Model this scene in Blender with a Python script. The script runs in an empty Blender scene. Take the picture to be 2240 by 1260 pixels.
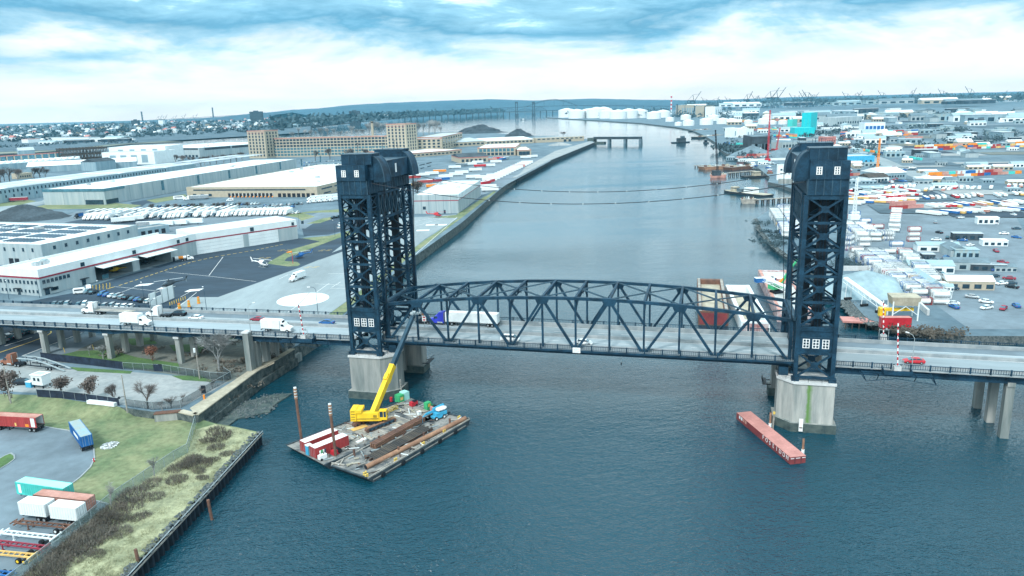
import bpy, math, random
from mathutils import Vector, Matrix
S = bpy.context.scene
COL = S.collection
random.seed(11)
R = math.radians
# ------------------------------------------------------------ camera
CAM_H = 78.0
PITCH, ROLL, FPX = R(13.636), R(1.681), 1633.8
_cp, _sp, _cr, _sr = math.cos(PITCH), math.sin(PITCH), math.cos(ROLL), math.sin(ROLL)
FW = Vector((0, _cp, -_sp)); _U0 = Vector((0, _sp, _cp)); _R0 = Vector((1, 0, 0))
RT = _R0 * _cr - _U0 * _sr
UP = _R0 * _sr + _U0 * _cr
cd = bpy.data.cameras.new("camera"); cam = bpy.data.objects.new("camera", cd); COL.objects.link(cam)
cam.matrix_world = Matrix(((RT.x, UP.x, -FW.x, 0), (RT.y, UP.y, -FW.y, 0), (RT.z, UP.z, -FW.z, CAM_H), (0, 0, 0, 1)))
cd.sensor_width = 36; cd.lens = 36 * FPX / 2240; cd.clip_start = 1; cd.clip_end = 60000
S.camera = cam
# ------------------------------------------------------------ world, sun, exposure
S.view_settings.view_transform = 'Standard'; S.view_settings.look = 'None'
S.view_settings.exposure = 0.64; S.view_settings.gamma = 1
S.cycles.use_denoising = True; S.cycles.max_bounces = 6; S.cycles.diffuse_bounces = 2; S.cycles.glossy_bounces = 3
S.cycles.transparent_max_bounces = 8; S.cycles.volume_bounces = 0; S.cycles.volume_max_steps = 64
S.cycles.sample_clamp_indirect = 4
SUN_EL, SUN_AZ = R(48), R(205)
W = bpy.data.worlds.new("World"); S.world = W; W.use_nodes = True
nt = W.node_tree; nt.nodes.clear()
def nd(t, typ, **kw):
    n = t.nodes.new(typ)
    for k, v in kw.items(): setattr(n, k, v)
    return n
def ramp(n, stops, interp='LINEAR'):
    cr = n.color_ramp; cr.interpolation = interp
    while len(cr.elements) > 1: cr.elements.remove(cr.elements[-1])
    cr.elements[0].position = stops[0][0]; cr.elements[0].color = (*stops[0][1], 1)
    for p, c in stops[1:]:
        e = cr.elements.new(p); e.color = (*c, 1)
L = nt.links.new
tc = nd(nt, 'ShaderNodeTexCoord'); sx = nd(nt, 'ShaderNodeSeparateXYZ'); L(tc.outputs['Generated'], sx.inputs[0])
def mth(t, op, a, b=None, c=None):
    n = nd(t, 'ShaderNodeMath', operation=op)
    for i, v in enumerate((a, b, c)):
        if v is None: continue
        if isinstance(v, (int, float)): n.inputs[i].default_value = v
        else: t.links.new(v, n.inputs[i])
    return n.outputs[0]
zz = mth(nt, 'MAXIMUM', sx.outputs[2], 0.0)
cv = nd(nt, 'ShaderNodeCombineXYZ'); L(sx.outputs[0], cv.inputs[0]); L(sx.outputs[1], cv.inputs[1]); L(mth(nt, 'MULTIPLY', sx.outputs[2], 4.2), cv.inputs[2])
def noise(t, vec, scale, detail=4, rough=.55, dist=0.0, lac=2.0):
    n = nd(t, 'ShaderNodeTexNoise'); n.inputs['Scale'].default_value = scale; n.inputs['Detail'].default_value = detail
    n.inputs['Roughness'].default_value = rough; n.inputs['Distortion'].default_value = dist
    if vec is not None: t.links.new(vec, n.inputs['Vector'])
    return n.outputs['Fac']
n1 = noise(nt, cv.outputs[0], 3.4, 6, .58, .5)
n2 = noise(nt, cv.outputs[0], 11, 6, .62, .5)
# height of the white band wobbles with the cloud deck
e1 = mth(nt, 'MULTIPLY_ADD', n1, 0.22, -0.11)
e2 = mth(nt, 'MULTIPLY_ADD', n2, 0.085, -0.0425)
sm = mth(nt, 'MULTIPLY', zz, 12.0); sm2 = mth(nt, 'MINIMUM', sm, 1.0)
wob = mth(nt, 'MULTIPLY', mth(nt, 'ADD', e1, e2), sm2)
side = mth(nt, 'MULTIPLY', sx.outputs[0], 0.018)
zc = mth(nt, 'SUBTRACT', mth(nt, 'ADD', zz, wob), side)
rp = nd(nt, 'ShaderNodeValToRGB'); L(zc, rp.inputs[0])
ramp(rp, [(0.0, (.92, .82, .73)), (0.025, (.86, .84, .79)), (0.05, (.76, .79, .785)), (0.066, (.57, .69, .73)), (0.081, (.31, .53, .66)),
          (0.108, (.09, .30, .46)), (0.15, (.26, .52, .67)), (0.18, (1.0, 1.24, 1.32)), (0.36, (1.0, 1.24, 1.32)), (0.62, (.84, 1.10, 1.19)), (1.0, (.66, .92, 1.03))])  # upper stops: unseen band above the view, brightened to lighten the water's reflections
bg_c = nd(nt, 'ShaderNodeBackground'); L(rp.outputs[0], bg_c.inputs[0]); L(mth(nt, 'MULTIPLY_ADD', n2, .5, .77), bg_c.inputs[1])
sky = nd(nt, 'ShaderNodeTexSky'); sky.sky_type = 'NISHITA'; sky.sun_disc = False
sky.sun_elevation = SUN_EL; sky.sun_rotation = SUN_AZ; sky.dust_density = 3
bg_s = nd(nt, 'ShaderNodeBackground'); L(sky.outputs[0], bg_s.inputs[0]); bg_s.inputs[1].default_value = 0.1
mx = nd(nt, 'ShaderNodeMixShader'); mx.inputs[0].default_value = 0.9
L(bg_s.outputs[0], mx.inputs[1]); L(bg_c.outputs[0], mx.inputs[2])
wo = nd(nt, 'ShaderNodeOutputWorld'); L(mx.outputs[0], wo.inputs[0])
sl = bpy.data.lights.new("sun", 'SUN'); sl.energy = 2.0; sl.angle = R(10); sl.color = (1, .97, .92)
so = bpy.data.objects.new("sun", sl); COL.objects.link(so)
sd = Vector((math.sin(SUN_AZ) * math.cos(SUN_EL), math.cos(SUN_AZ) * math.cos(SUN_EL), math.sin(SUN_EL)))
so.rotation_euler = sd.to_track_quat('Z', 'Y').to_euler(); so.location = (0, 0, 400)
# ------------------------------------------------------------ ground points
def P(x, y, z=0.0):
    """the point at height z seen at photograph pixel (x, y)"""
    d = FW + RT * ((x - 1120) / FPX) - UP * ((y - 630) / FPX)
    t = (z - CAM_H) / d.z
    return Vector((d.x * t, d.y * t, z))
def D(x, y, Y):
    d = FW + RT * ((x - 1120) / FPX) - UP * ((y - 630) / FPX)
    t = Y / d.y
    return Vector((d.x * t, Y, CAM_H + d.z * t))
# ------------------------------------------------------------ materials
MATS = {}
def mat(name, col, rough=.75, var=.18, scale=1.0, bump=0.0, metal=0.0, stretch=None, col2=None, lo=.35, hi=.65, spec=.3, detail=5, var2=0.0, alpha=None, rand=0.0):
    """procedural paint / stone / earth: noise between two tones, optional bump, stains stretched along an axis"""
    m = bpy.data.materials.new(name); m.use_nodes = True; t = m.node_tree; b = t.nodes['Principled BSDF']
    tc = nd(t, 'ShaderNodeTexCoord'); vec = tc.outputs['Object']
    if stretch:
        mp = nd(t, 'ShaderNodeMapping'); mp.inputs['Scale'].default_value = stretch; t.links.new(vec, mp.inputs[0]); vec = mp.outputs[0]
    f = noise(t, vec, scale, detail, .6)
    c2 = col2 or tuple(max(0, c * (1 - var)) for c in col); c1 = col if col2 else tuple(min(1, c * (1 + var)) for c in col)
    rp = nd(t, 'ShaderNodeValToRGB'); t.links.new(f, rp.inputs[0]); ramp(rp, [(lo, c2), (hi, c1)])
    out = rp.outputs[0]
    if var2:
        f2 = noise(t, vec, scale * 7.3, 3, .6)
        r2 = nd(t, 'ShaderNodeValToRGB'); t.links.new(f2, r2.inputs[0]); ramp(r2, [(.3, (1 - var2,) * 3), (.7, (1 + var2,) * 3)])
        mm = nd(t, 'ShaderNodeMixRGB', blend_type='MULTIPLY'); mm.inputs[0].default_value = 1
        t.links.new(out, mm.inputs[1]); t.links.new(r2.outputs[0], mm.inputs[2]); out = mm.outputs[0]
    if rand:
        oi = nd(t, 'ShaderNodeObjectInfo'); r3 = nd(t, 'ShaderNodeValToRGB'); t.links.new(oi.outputs['Random'], r3.inputs[0])
        ramp(r3, [(0, (1 - rand,) * 3), (1, (1 + rand,) * 3)])
        mm = nd(t, 'ShaderNodeMixRGB', blend_type='MULTIPLY'); mm.inputs[0].default_value = 1
        t.links.new(out, mm.inputs[1]); t.links.new(r3.outputs[0], mm.inputs[2]); out = mm.outputs[0]
    t.links.new(out, b.inputs['Base Color'])
    b.inputs['Roughness'].default_value = rough; b.inputs['Metallic'].default_value = metal
    b.inputs['Specular IOR Level'].default_value = spec
    if bump:
        bp = nd(t, 'ShaderNodeBump'); bp.inputs['Strength'].default_value = bump; bp.inputs['Distance'].default_value = .05
        t.links.new(noise(t, vec, scale * 6, 4, .6), bp.inputs['Height']); t.links.new(bp.outputs[0], b.inputs['Normal'])
    if alpha is not None:
        b.inputs['Alpha'].default_value = alpha
    MATS[name] = m
    return m
mat('steel', (.010, .041, .073), .6, .4, .35, .1, var2=.25, spec=.22)
mat('steel_light', (.028, .07, .105), .5, .3, .4)
mat('concrete', (.37, .375, .355), .85, .25, .3, .15, stretch=(1, 1, .12), col2=(.15, .185, .185), var2=.1)
mat('concrete_pale', (.50, .52, .52), .85, .15, .3, .1, var2=.08)
mat('concrete_wet', (.10, .13, .12), .7, .4, .6, .3, col2=(.035, .06, .065))
mat('deck_concrete', (.27, .33, .36), .8, .18, .12, .05, stretch=(.12, 1, 1), var2=.08)
mat('parapet', (.34, .37, .38), .85, .2, .4, .1, col2=(.22, .26, .28))
mat('asphalt', (.028, .052, .078), .85, .25, .06, .1, var2=.12, stretch=(.35, 1, 1))
mat('asphalt_grey', (.15, .20, .235), .85, .18, .05, .1, var2=.1)
mat('apron', (.24, .29, .31), .85, .14, .04, .05, var2=.07, stretch=(1, .3, 1))
mat('gravel', (.33, .35, .35), .95, .18, .09, .2, col2=(.24, .27, .28), var2=.12)
mat('earth', (.17, .18, .16), .95, .3, .12, .2, col2=(.10, .125, .12), var2=.2)
mat('yard', (.14, .205, .245), .9, .3, .03, .1, col2=(.075, .125, .16), var2=.15)
mat('grass', (.215, .235, .13), .95, .3, .10, .3, col2=(.115, .165, .085), lo=.36, hi=.64, var2=.22)
mat('grass_green', (.09, .17, .055), .95, .3, .3, .3, col2=(.06, .12, .05), var2=.25)
mat('dry_grass', (.33, .34, .21), .95, .3, .25, .4, col2=(.18, .20, .125), lo=.3, hi=.6, var2=.25)
mat('rock', (.16, .18, .18), .9, .5, 1.5, .6, col2=(.035, .06, .07), var2=.3)
mat('stone_wall', (.13, .155, .15), .9, .5, .6, .6, col2=(.03, .05, .055), var2=.3)
mat('white_paint', (.78, .80, .80), .5, .06, .6, var2=.03)
mat('white_wall', (.70, .76, .77), .7, .06, .2, var2=.04)
mat('roof_white', (.80, .81, .80), .8, .07, .05, col2=(.66, .71, .73), var2=.05)
mat('roof_grey', (.46, .52, .55), .8, .2, .06, col2=(.36, .43, .47), var2=.08)
mat('solar', (.10, .19, .27), .35, .2, .1)
mat('wall_grey', (.40, .46, .47), .8, .16, .22, stretch=(1, 1, .06), col2=(.27, .35, .38), var2=.06)
mat('wall_blue', (.30, .40, .44), .8, .16, .22, stretch=(1, 1, .05), col2=(.18, .29, .35), var2=.06)
mat('brick_tan', (.45, .395, .30), .85, .12, .4, col2=(.36, .325, .26), var2=.08)
mat('brick_red', (.45, .19, .17), .85, .2, .5)
mat('stripe_red', (.28, .035, .06), .6, .12, .4)
mat('glass', (.02, .05, .075), .12, .4, .3, spec=.6)
mat('glass_blue', (.06, .17, .22), .2, .3, .2, spec=.6)
mat('black', (.012, .02, .03), .6, .3, .5)
mat('rubber', (.012, .015, .018), .8, .3, 1)
mat('metal', (.42, .46, .48), .4, .2, .6, metal=.6)
mat('line_white', (.72, .74, .73), .7, .12, .8)
mat('line_yellow', (.62, .44, .10), .7, .2, .8)
mat('pole', (.30, .36, .38), .5, .15, .6)
mat('wood', (.40, .375, .33), .9, .35, .35, .3, col2=(.20, .20, .19), var2=.25, stretch=(1, .25, 1))
mat('wood_dark', (.10, .085, .07), .9, .4, .6, .3, col2=(.03, .035, .04))
mat('barge_deck', (.27, .265, .25), .9, .4, .3, .3, col2=(.06, .075, .085), lo=.38, hi=.6, var2=.22)
mat('barge_side', (.06, .085, .10), .8, .4, .3, .2, col2=(.018, .03, .04), var2=.3)
mat('rust', (.19, .10, .07), .9, .4, .5, .2, col2=(.10, .06, .05), var2=.2)
mat('rust_pale', (.38, .22, .14), .85, .3, .4, col2=(.22, .12, .08), var2=.15)
mat('rust_red', (.58, .28, .25), .8, .2, .25, .1, col2=(.42, .19, .17), var2=.1)
mat('rust_side', (.24, .05, .05), .8, .3, .4, .1, col2=(.15, .035, .045), var2=.15)
mat('crane_yellow', (.80, .52, .03), .45, .1, .5)
mat('orange', (.78, .25, .03), .6, .15, .5)
mat('red_paint', (.50, .03, .045), .45, .15, .5)
mat('red_cont', (.36, .05, .05), .7, .2, .4, stretch=(3, 3, .2))
mat('pink_cont', (.58, .33, .28), .8, .25, .25, col2=(.40, .19, .15), var2=.1)
mat('teal_cont', (.07, .52, .47), .6, .12, .4)
mat('teal_roof', (.38, .72, .66), .7, .1, .3)
mat('blue_cont', (.02, .13, .36), .55, .2, .4)
mat('blue_roof', (.26, .42, .50), .7, .25, .4, col2=(.33, .38, .36))
mat('blue_paint', (.02, .12, .34), .4, .15, .5)
mat('blue_bright', (.04, .06, .50), .35, .15, .5)
mat('sky_blue', (.06, .36, .56), .45, .15, .5)
mat('green_paint', (.05, .38, .16), .5, .2, .5)
mat('cyan_paint', (.01, .48, .52), .55, .1, .3)
mat('brown_paint', (.26, .11, .07), .5, .2, .5)
mat('yellow_cont', (.70, .45, .15), .6, .15, .4)
mat('bark', (.10, .085, .08), .95, .3, .8)
mat('bark_pale', (.26, .27, .27), .95, .3, .8)
mat('twig', (.115, .10, .095), .95, .35, .4, rand=.25)
mat('twig_pale', (.30, .31, .31), .95, .3, .4, rand=.2)
mat('leaf_brown', (.12, .10, .09), .95, .35, .4, rand=.25)
mat('scrub', (.17, .15, .125), .95, .4, .35, col2=(.085, .085, .075), rand=.3)
mat('reed', (.42, .42, .27), .95, .3, .4, col2=(.25, .27, .16), rand=.2)
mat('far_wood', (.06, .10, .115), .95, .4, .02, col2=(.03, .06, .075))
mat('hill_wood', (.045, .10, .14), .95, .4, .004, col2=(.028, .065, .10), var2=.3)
mat('pile_grey', (.14, .20, .235), .95, .2, .1, .2, var2=.12)
mat('pile_dark', (.05, .07, .085), .95, .3, .08, .2, var2=.2)
mat('pile_pale', (.26, .36, .40), .95, .2, .06, .2, var2=.1)
mat('netting', (.015, .025, .045), .8, .4, .6)
mat('mesh_fence', (.28, .36, .35), .8, .2, .8, alpha=.32)
mat('mesh_dark', (.05, .075, .09), .8, .2, .8, alpha=.35)
mat('tank_white', (.72, .75, .75), .45, .08, .3)
mat('graffiti', (.55, .50, .50), .8, .5, .5, col2=(.30, .12, .12))
mat('sand', (.40, .37, .29), .95, .2, .3, .2, var2=.1)
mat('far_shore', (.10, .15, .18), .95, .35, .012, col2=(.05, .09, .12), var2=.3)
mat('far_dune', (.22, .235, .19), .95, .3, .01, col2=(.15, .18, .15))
# pier concrete with a green streak of its own
def green_streak(m):
    t = m.node_tree; b = t.nodes['Principled BSDF']; src = b.inputs['Base Color'].links[0].from_socket
    tc = nd(t, 'ShaderNodeTexCoord'); s = nd(t, 'ShaderNodeSeparateXYZ'); t.links.new(tc.outputs['Object'], s.inputs[0])
    w = noise(t, tc.outputs['Object'], .9, 3)
    x = mth(t, 'ADD', s.outputs[0], mth(t, 'MULTIPLY_ADD', w, .8, -.4))
    r = nd(t, 'ShaderNodeValToRGB'); t.links.new(mth(t, 'MULTIPLY_ADD', x, .1, .5), r.inputs[0])
    ramp(r, [(.52, (0, 0, 0)), (.55, (.75,) * 3), (.585, (1,) * 3), (.62, (.6,) * 3), (.68, (0, 0, 0))])
    mxx = nd(t, 'ShaderNodeMixRGB'); t.links.new(r.outputs[0], mxx.inputs[0]); t.links.new(src, mxx.inputs[1])
    mxx.inputs[2].default_value = (.10, .22, .05, 1); t.links.new(mxx.outputs[0], b.inputs['Base Color'])
green_streak(mat('concrete_green', (.44, .445, .42), .85, .2, .35, .15, stretch=(1, 1, .12), col2=(.20, .235, .23), var2=.1))
def water_mat():
    m = bpy.data.materials.new('water'); m.use_nodes = True; t = m.node_tree; b = t.nodes['Principled BSDF']
    tc = nd(t, 'ShaderNodeTexCoord')
    mp = nd(t, 'ShaderNodeMapping'); mp.inputs['Scale'].default_value = (.62, 1, 1); mp.inputs['Rotation'].default_value = (0, 0, R(-20)); t.links.new(tc.outputs['Object'], mp.inputs[0])
    v = mp.outputs[0]
    a = noise(t, v, .75, 3, .6, .3); c = noise(t, v, 2.6, 2, .5, .2); e = noise(t, v, .13, 2, .5)
    mp2 = nd(t, 'ShaderNodeMapping'); mp2.inputs['Scale'].default_value = (.3, 1, 1); t.links.new(tc.outputs['Object'], mp2.inputs[0])
    pt = noise(t, mp2.outputs[0], .012, 4, .6, .4)
    r = nd(t, 'ShaderNodeValToRGB'); t.links.new(pt, r.inputs[0]); ramp(r, [(.35, (.3,) * 3), (.6, (1,) * 3)])
    h = mth(t, 'ADD', mth(t, 'ADD', a, mth(t, 'MULTIPLY', c, .55)), mth(t, 'MULTIPLY', e, 1.2))
    h = mth(t, 'MULTIPLY', h, r.outputs[0])
    sy = nd(t, 'ShaderNodeSeparateXYZ'); t.links.new(tc.outputs['Object'], sy.inputs[0])      # choppy by the bridge, calm up river
    cl = nd(t, 'ShaderNodeValToRGB'); t.links.new(mth(t, 'MULTIPLY', sy.outputs[1], .001), cl.inputs[0]); ramp(cl, [(.14, (1,) * 3), (.26, (.42,) * 3), (.5, (.15,) * 3), (1.0, (.07,) * 3)])
    h = mth(t, 'MULTIPLY', h, cl.outputs[0])
    bp = nd(t, 'ShaderNodeBump'); bp.inputs['Strength'].default_value = 1; bp.inputs['Distance'].default_value = .7
    t.links.new(h, bp.inputs['Height']); t.links.new(bp.outputs[0], b.inputs['Normal'])
    b.inputs['Base Color'].default_value = (.004, .048, .074, 1); b.inputs['Roughness'].default_value = .03; b.inputs['IOR'].default_value = 1.42
    b.inputs['Specular IOR Level'].default_value = .5
    MATS['water'] = m
water_mat()
# ------------------------------------------------------------ mesh builder
class M:
    def __init__(s, org=(0, 0, 0)):
        s.v = []; s.f = []; s.m = []; s.names = []; s.o = Vector(org); s.X = None
    def mi(s, n):
        if n not in s.names: s.names.append(n)
        return s.names.index(n)
    def add(s, vs, fs, m):
        b = len(s.v); k = s.mi(m)
        for p in vs:
            p = Vector(p)
            if s.X is not None: p = s.X @ p
            s.v.append(p - s.o)
        for f in fs:
            s.f.append([b + i for i in f]); s.m.append(k)
        return s
    def box(s, x0, y0, z0, x1, y1, z1, m):
        vs = [(x0, y0, z0), (x1, y0, z0), (x1, y1, z0), (x0, y1, z0), (x0, y0, z1), (x1, y0, z1), (x1, y1, z1), (x0, y1, z1)]
        return s.add(vs, [(3, 2, 1, 0), (4, 5, 6, 7), (0, 1, 5, 4), (1, 2, 6, 5), (2, 3, 7, 6), (3, 0, 4, 7)], m)
    def cbox(s, c, d, m):
        return s.box(c[0] - d[0] / 2, c[1] - d[1] / 2, c[2] - d[2] / 2, c[0] + d[0] / 2, c[1] + d[1] / 2, c[2] + d[2] / 2, m)
    def beam(s, p, q, w, h, m, up=(0, 0, 1)):
        p = Vector(p); q = Vector(q); d = (q - p).normalized(); u = Vector(up)
        if abs(d.dot(u)) > .98: u = Vector((1, 0, 0)) if abs(d.x) < .9 else Vector((0, 1, 0))
        r = d.cross(u).normalized() * (w / 2); t = r.cross(d).normalized() * (h / 2)
        vs = [p - r - t, p + r - t, p + r + t, p - r + t, q - r - t, q + r - t, q + r + t, q - r + t]
        return s.add(vs, [(0, 1, 2, 3), (7, 6, 5, 4), (4, 5, 1, 0), (5, 6, 2, 1), (6, 7, 3, 2), (7, 4, 0, 3)], m)
    def cyl(s, p, q, r0, m, r1=None, n=8, caps=True):
        r1 = r0 if r1 is None else r1
        p = Vector(p); q = Vector(q); d = (q - p).normalized(); u = Vector((0, 0, 1)) if abs(d.z) < .95 else Vector((1, 0, 0))
        a = d.cross(u).normalized(); b = d.cross(a)
        vs = []
        for c, r in ((p, r0), (q, r1)):
            for i in range(n):
                t = 2 * math.pi * i / n; vs.append(c + (a * math.cos(t) + b * math.sin(t)) * r)
        fs = [(i, (i + 1) % n, n + (i + 1) % n, n + i) for i in range(n)]
        if caps: fs += [tuple(range(n))[::-1], tuple(range(n, 2 * n))]
        return s.add(vs, fs, m)
    def path(s, pts, r, m, n=6):
        for a, b in zip(pts, pts[1:]): s.cyl(a, b, r, m, n=n)
        return s
    def prism(s, poly, z0, z1, m, mtop=None, bottom=True):
        n = len(poly); vs = [(p[0], p[1], z0) for p in poly] + [(p[0], p[1], z1) for p in poly]
        a = sum(poly[i][0] * poly[(i + 1) % n][1] - poly[(i + 1) % n][0] * poly[i][1] for i in range(n))
        fs = [(i, (i + 1) % n, n + (i + 1) % n, n + i) for i in range(n)]
        if a < 0: fs = [f[::-1] for f in fs]
        s.add(vs, fs, m)
        top = [(p[0], p[1], z1) for p in poly]; s.add(top, [tuple(range(n)) if a > 0 else tuple(range(n))[::-1]], mtop or m)
        if bottom: s.add([(p[0], p[1], z0) for p in poly], [tuple(range(n))[::-1] if a > 0 else tuple(range(n))], m)
        return s
    def loft(s, rings, m, caps=True, closed=True):
        n = len(rings[0]); vs = [p for r in rings for p in r]; fs = []
        for k in range(len(rings) - 1):
            for i in range(n if closed else n - 1):
                j = (i + 1) % n; fs.append((k * n + i, k * n + j, (k + 1) * n + j, (k + 1) * n + i))
        if caps: fs += [tuple(range(n))[::-1], tuple(range((len(rings) - 1) * n, len(rings) * n))]
        return s.add(vs, fs, m)
    def quad(s, a, b, c, d, m): return s.add([a, b, c, d], [(0, 1, 2, 3)], m)
    def mesh(s, name):
        me = bpy.data.meshes.new(name); me.from_pydata([tuple(v) for v in s.v], [], s.f)
        for n in s.names: me.materials.append(MATS[n])
        if len(s.names) > 1: me.polygons.foreach_set('material_index', s.m)
        me.update()
        return me
def tag(o, label=None, cat=None, group=None, kind=None):
    if label: o['label'] = label
    if cat: o['category'] = cat
    if group: o['group'] = group
    if kind: o['kind'] = kind
    return o
def empty(name, label, cat, loc=(0, 0, 0), rz=0.0, group=None):
    o = bpy.data.objects.new(name, None); COL.objects.link(o); o.location = loc; o.rotation_euler = (0, 0, rz)
    return tag(o, label, cat, group)
def obj(name, m, parent=None, loc=None, rz=None, label=None, cat=None, group=None, kind=None, smooth=False):
    me = m.mesh(name) if isinstance(m, M) else m
    o = bpy.data.objects.new(name, me); COL.objects.link(o)
    if loc is not None: o.location = loc
    if rz is not None: o.rotation_euler = (0, 0, rz)
    if parent is not None: o.parent = parent
    if smooth: me.polygons.foreach_set('use_smooth', [True] * len(me.polygons))
    return tag(o, label, cat, group, kind)
ORD = ('first second third fourth fifth sixth seventh eighth ninth tenth eleventh twelfth thirteenth fourteenth fifteenth sixteenth seventeenth eighteenth nineteenth twentieth').split()
TENS = {20: 'twenty', 30: 'thirty', 40: 'forty', 50: 'fifty', 60: 'sixty'}
def nth(i):
    i += 1
    if i <= 20: return ORD[i - 1]
    t = i // 10 * 10
    return (TENS[t][:-1] + 'ieth') if i % 10 == 0 else TENS[t] + '-' + ORD[i % 10 - 1]
class Kind:
    """a thing built once: a list of (name, mesh, index of the parent part or None); put() copies it and each of its parts"""
    def __init__(s, parts, smooth=()):
        s.parts = []
        for n, m, p in parts:
            me = m.mesh(n)
            if n in smooth: me.polygons.foreach_set('use_smooth', [True] * len(me.polygons))
            s.parts.append((n, me, p))
        s.variants = {}
    def colour(s, cm):
        key = tuple(sorted(cm.items()))
        if key not in s.variants:
            out = []
            for n, me, p in s.parts:
                if any(x.name in cm for x in me.materials):
                    me = me.copy()
                    for i, x in enumerate(me.materials):
                        if x.name in cm: me.materials[i] = MATS[cm[x.name]]
                out.append((n, me, p))
            s.variants[key] = out
        return s.variants[key]
    def put(s, name, label, cat, loc, rz=0.0, group=None, cm=None, scale=None, parts=True):
        r = empty(name, label, cat, loc, rz, group)
        if scale: r.scale = (scale,) * 3 if isinstance(scale, (int, float)) else scale
        made = []
        for n, me, p in s.colour(cm or {}):
            o = bpy.data.objects.new(n, me); COL.objects.link(o); o.parent = r if p is None else made[p]; made.append(o)
        return r
def sheet(name, pts, z, m, kind='structure', label=None, cat=None):
    """a flat surface lying at height z with the given outline"""
    b = M(); n = len(pts); q = [(p[0], p[1], z) for p in pts]
    a = sum(q[i][0] * q[(i + 1) % n][1] - q[(i + 1) % n][0] * q[i][1] for i in range(n))
    b.add(q, [tuple(range(n)) if a > 0 else tuple(range(n))[::-1]], m)
    return obj(name, b, kind=kind, label=label, cat=cat)
def ppts(px, z): return [P(x, y, z) for x, y in px]
# ------------------------------------------------------------ water, land
LZ = 5.0      # left bank
NZ = 3.0      # low lot at the near left
RZ = 3.0      # right bank
b = M(); b.box(-16000, -300, -3, 16000, 15500, 0, 'water'); obj('water', b, kind='structure')
def land(name, px, z, side, top, extra=()):
    pts = [P(x, y, z) if not isinstance(x, str) else Vector(y) for x, y in px]
    b = M(); b.prism([(p.x, p.y) for p in pts], -2, z, side, top, bottom=False)
    return obj(name, b, kind='structure')
BO = Vector((-34.655, 199.367, 0)); TH = -0.2594
BU = Vector((math.cos(TH), math.sin(TH), 0)); BV = Vector((-math.sin(TH), math.cos(TH), 0))
def B(s, v, z=0.0): return BO + BU * s + BV * v + Vector((0, 0, z))
# upper left bank: the yard under the approach, the heliport and the whole peninsula behind
land('left_bank_ground', [(430, 905), (555, 812), (640, 762), (762, 684), (905, 562), (1010, 487), (1095, 413), (1128, 389), (1200, 352), (1300, 311),
      (1290, 305), (1230, 299), (1160, 298), (1085, 291), (1010, 289), (900, 290), (700, 299), (560, 309), (520, 312), (400, 317), (230, 327), (120, 337), (0, 342), (-260, 356),
      (-700, 420), (-900, 560), (-600, 800), (-300, 835), (0, 862), (85, 864), (190, 880), (330, 900)], LZ, 'stone_wall', 'yard')
lot = [Vector((-62.5, 168.5, 0)), Vector((-64.6, 140, 0)), Vector((-66.9, 111.4, 0)), Vector((-69, 40, 0)), Vector((-420, 40, 0)), Vector((-420, 240, 0)), P(-200, 850, 3), P(60, 870, 3), P(330, 900, 3), P(432, 915, 3), P(470, 926, 3), P(515, 934, 3)]
b = M(); b.prism([(p.x, p.y) for p in lot], -2, NZ, 'stone_wall', 'grass', bottom=False); obj('grass_ground', b, kind='structure')
# grass rising from the low lot to the yard
b = M()
up_ = ppts([(-400, 833), (-100, 853), (0, 862), (85, 864), (190, 880), (262, 890)], 5.03)
lo_ = [(p + (Vector((2, -13, 0)) * (1 - i / 7))) for i, p in enumerate(up_)]
for i in range(5):
    a, c = lo_[i], lo_[i + 1]; b.quad((a.x, a.y, 3.01), (c.x, c.y, 3.01), up_[i + 1], up_[i], 'grass')
a = lo_[5]; b.add([(a.x, a.y, 3.01), P(330, 902, 3.01), up_[5]], [(0, 1, 2)], 'grass')
obj('grass_bank', b, kind='structure')
asl = ppts([(-700, 900), (-100, 915), (0, 922), (100, 934), (150, 942), (190, 965), (205, 982), (207, 1003), (198, 1022), (176, 1044), (138, 1073), (165, 1090), (215, 1097), (237, 1103), (30, 1278), (-60, 1350), (-900, 1350)], NZ)
sheet('lot_pavement', asl, NZ + .02, 'asphalt_grey')
b = M()          # kerb along the lot
for p, q in zip(asl[2:14], asl[3:15]): b.beam((p.x, p.y, NZ + .06), (q.x, q.y, NZ + .06), .3, .16, 'parapet')
obj('kerb', b, kind='structure')
isl = [P(x, y, NZ) for x, y in [(-60, 1060), (-20, 1020), (0, 1003), (12, 996), (25, 991), (33, 996), (34, 1004), (20, 1015), (0, 1027), (-30, 1052)]]
b = M(); b.prism([(p.x, p.y) for p in isl], NZ, NZ + .18, 'parapet'); obj('kerb_island', b, kind='structure')
ci = sum(isl, Vector()) / len(isl); sheet('island_grass', [ci + (p - ci) * .88 for p in isl], NZ + .2, 'grass_green')
sheet('scrub_ground', ppts([(429, 940), (411, 991), (381, 1008), (244, 1102), (178, 1158), (51, 1260), (-20, 1320)], NZ) + [Vector((-69, 60, 0)), Vector((-67.2, 111, 0)), Vector((-63, 168, 0)), P(512, 936, 3), P(470, 928, 3)], NZ + .03, 'dry_grass')
sheet('gravel_yard', ppts([(-300, 800), (30, 790), (100, 790), (150, 808), (270, 812), (380, 822), (470, 838), (500, 835), (460, 858), (395, 892), (330, 895), (180, 872), (80, 860), (-300, 836)], LZ), LZ + .03, 'gravel')
sheet('under_bridge_road', ppts([(-300, 820), (45, 780), (120, 752), (182, 728), (225, 700), (-300, 690)], LZ), LZ + .03, 'asphalt')
sheet('under_bridge_gravel', ppts([(48, 784), (120, 755), (182, 731), (235, 735), (150, 775), (100, 792)], LZ), LZ + .025, 'asphalt_grey')
sheet('under_bridge_earth', ppts([(100, 790), (240, 735), (250, 712), (700, 712), (628, 765), (560, 810), (500, 836), (280, 806)], LZ), LZ + .02, 'earth')
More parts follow.
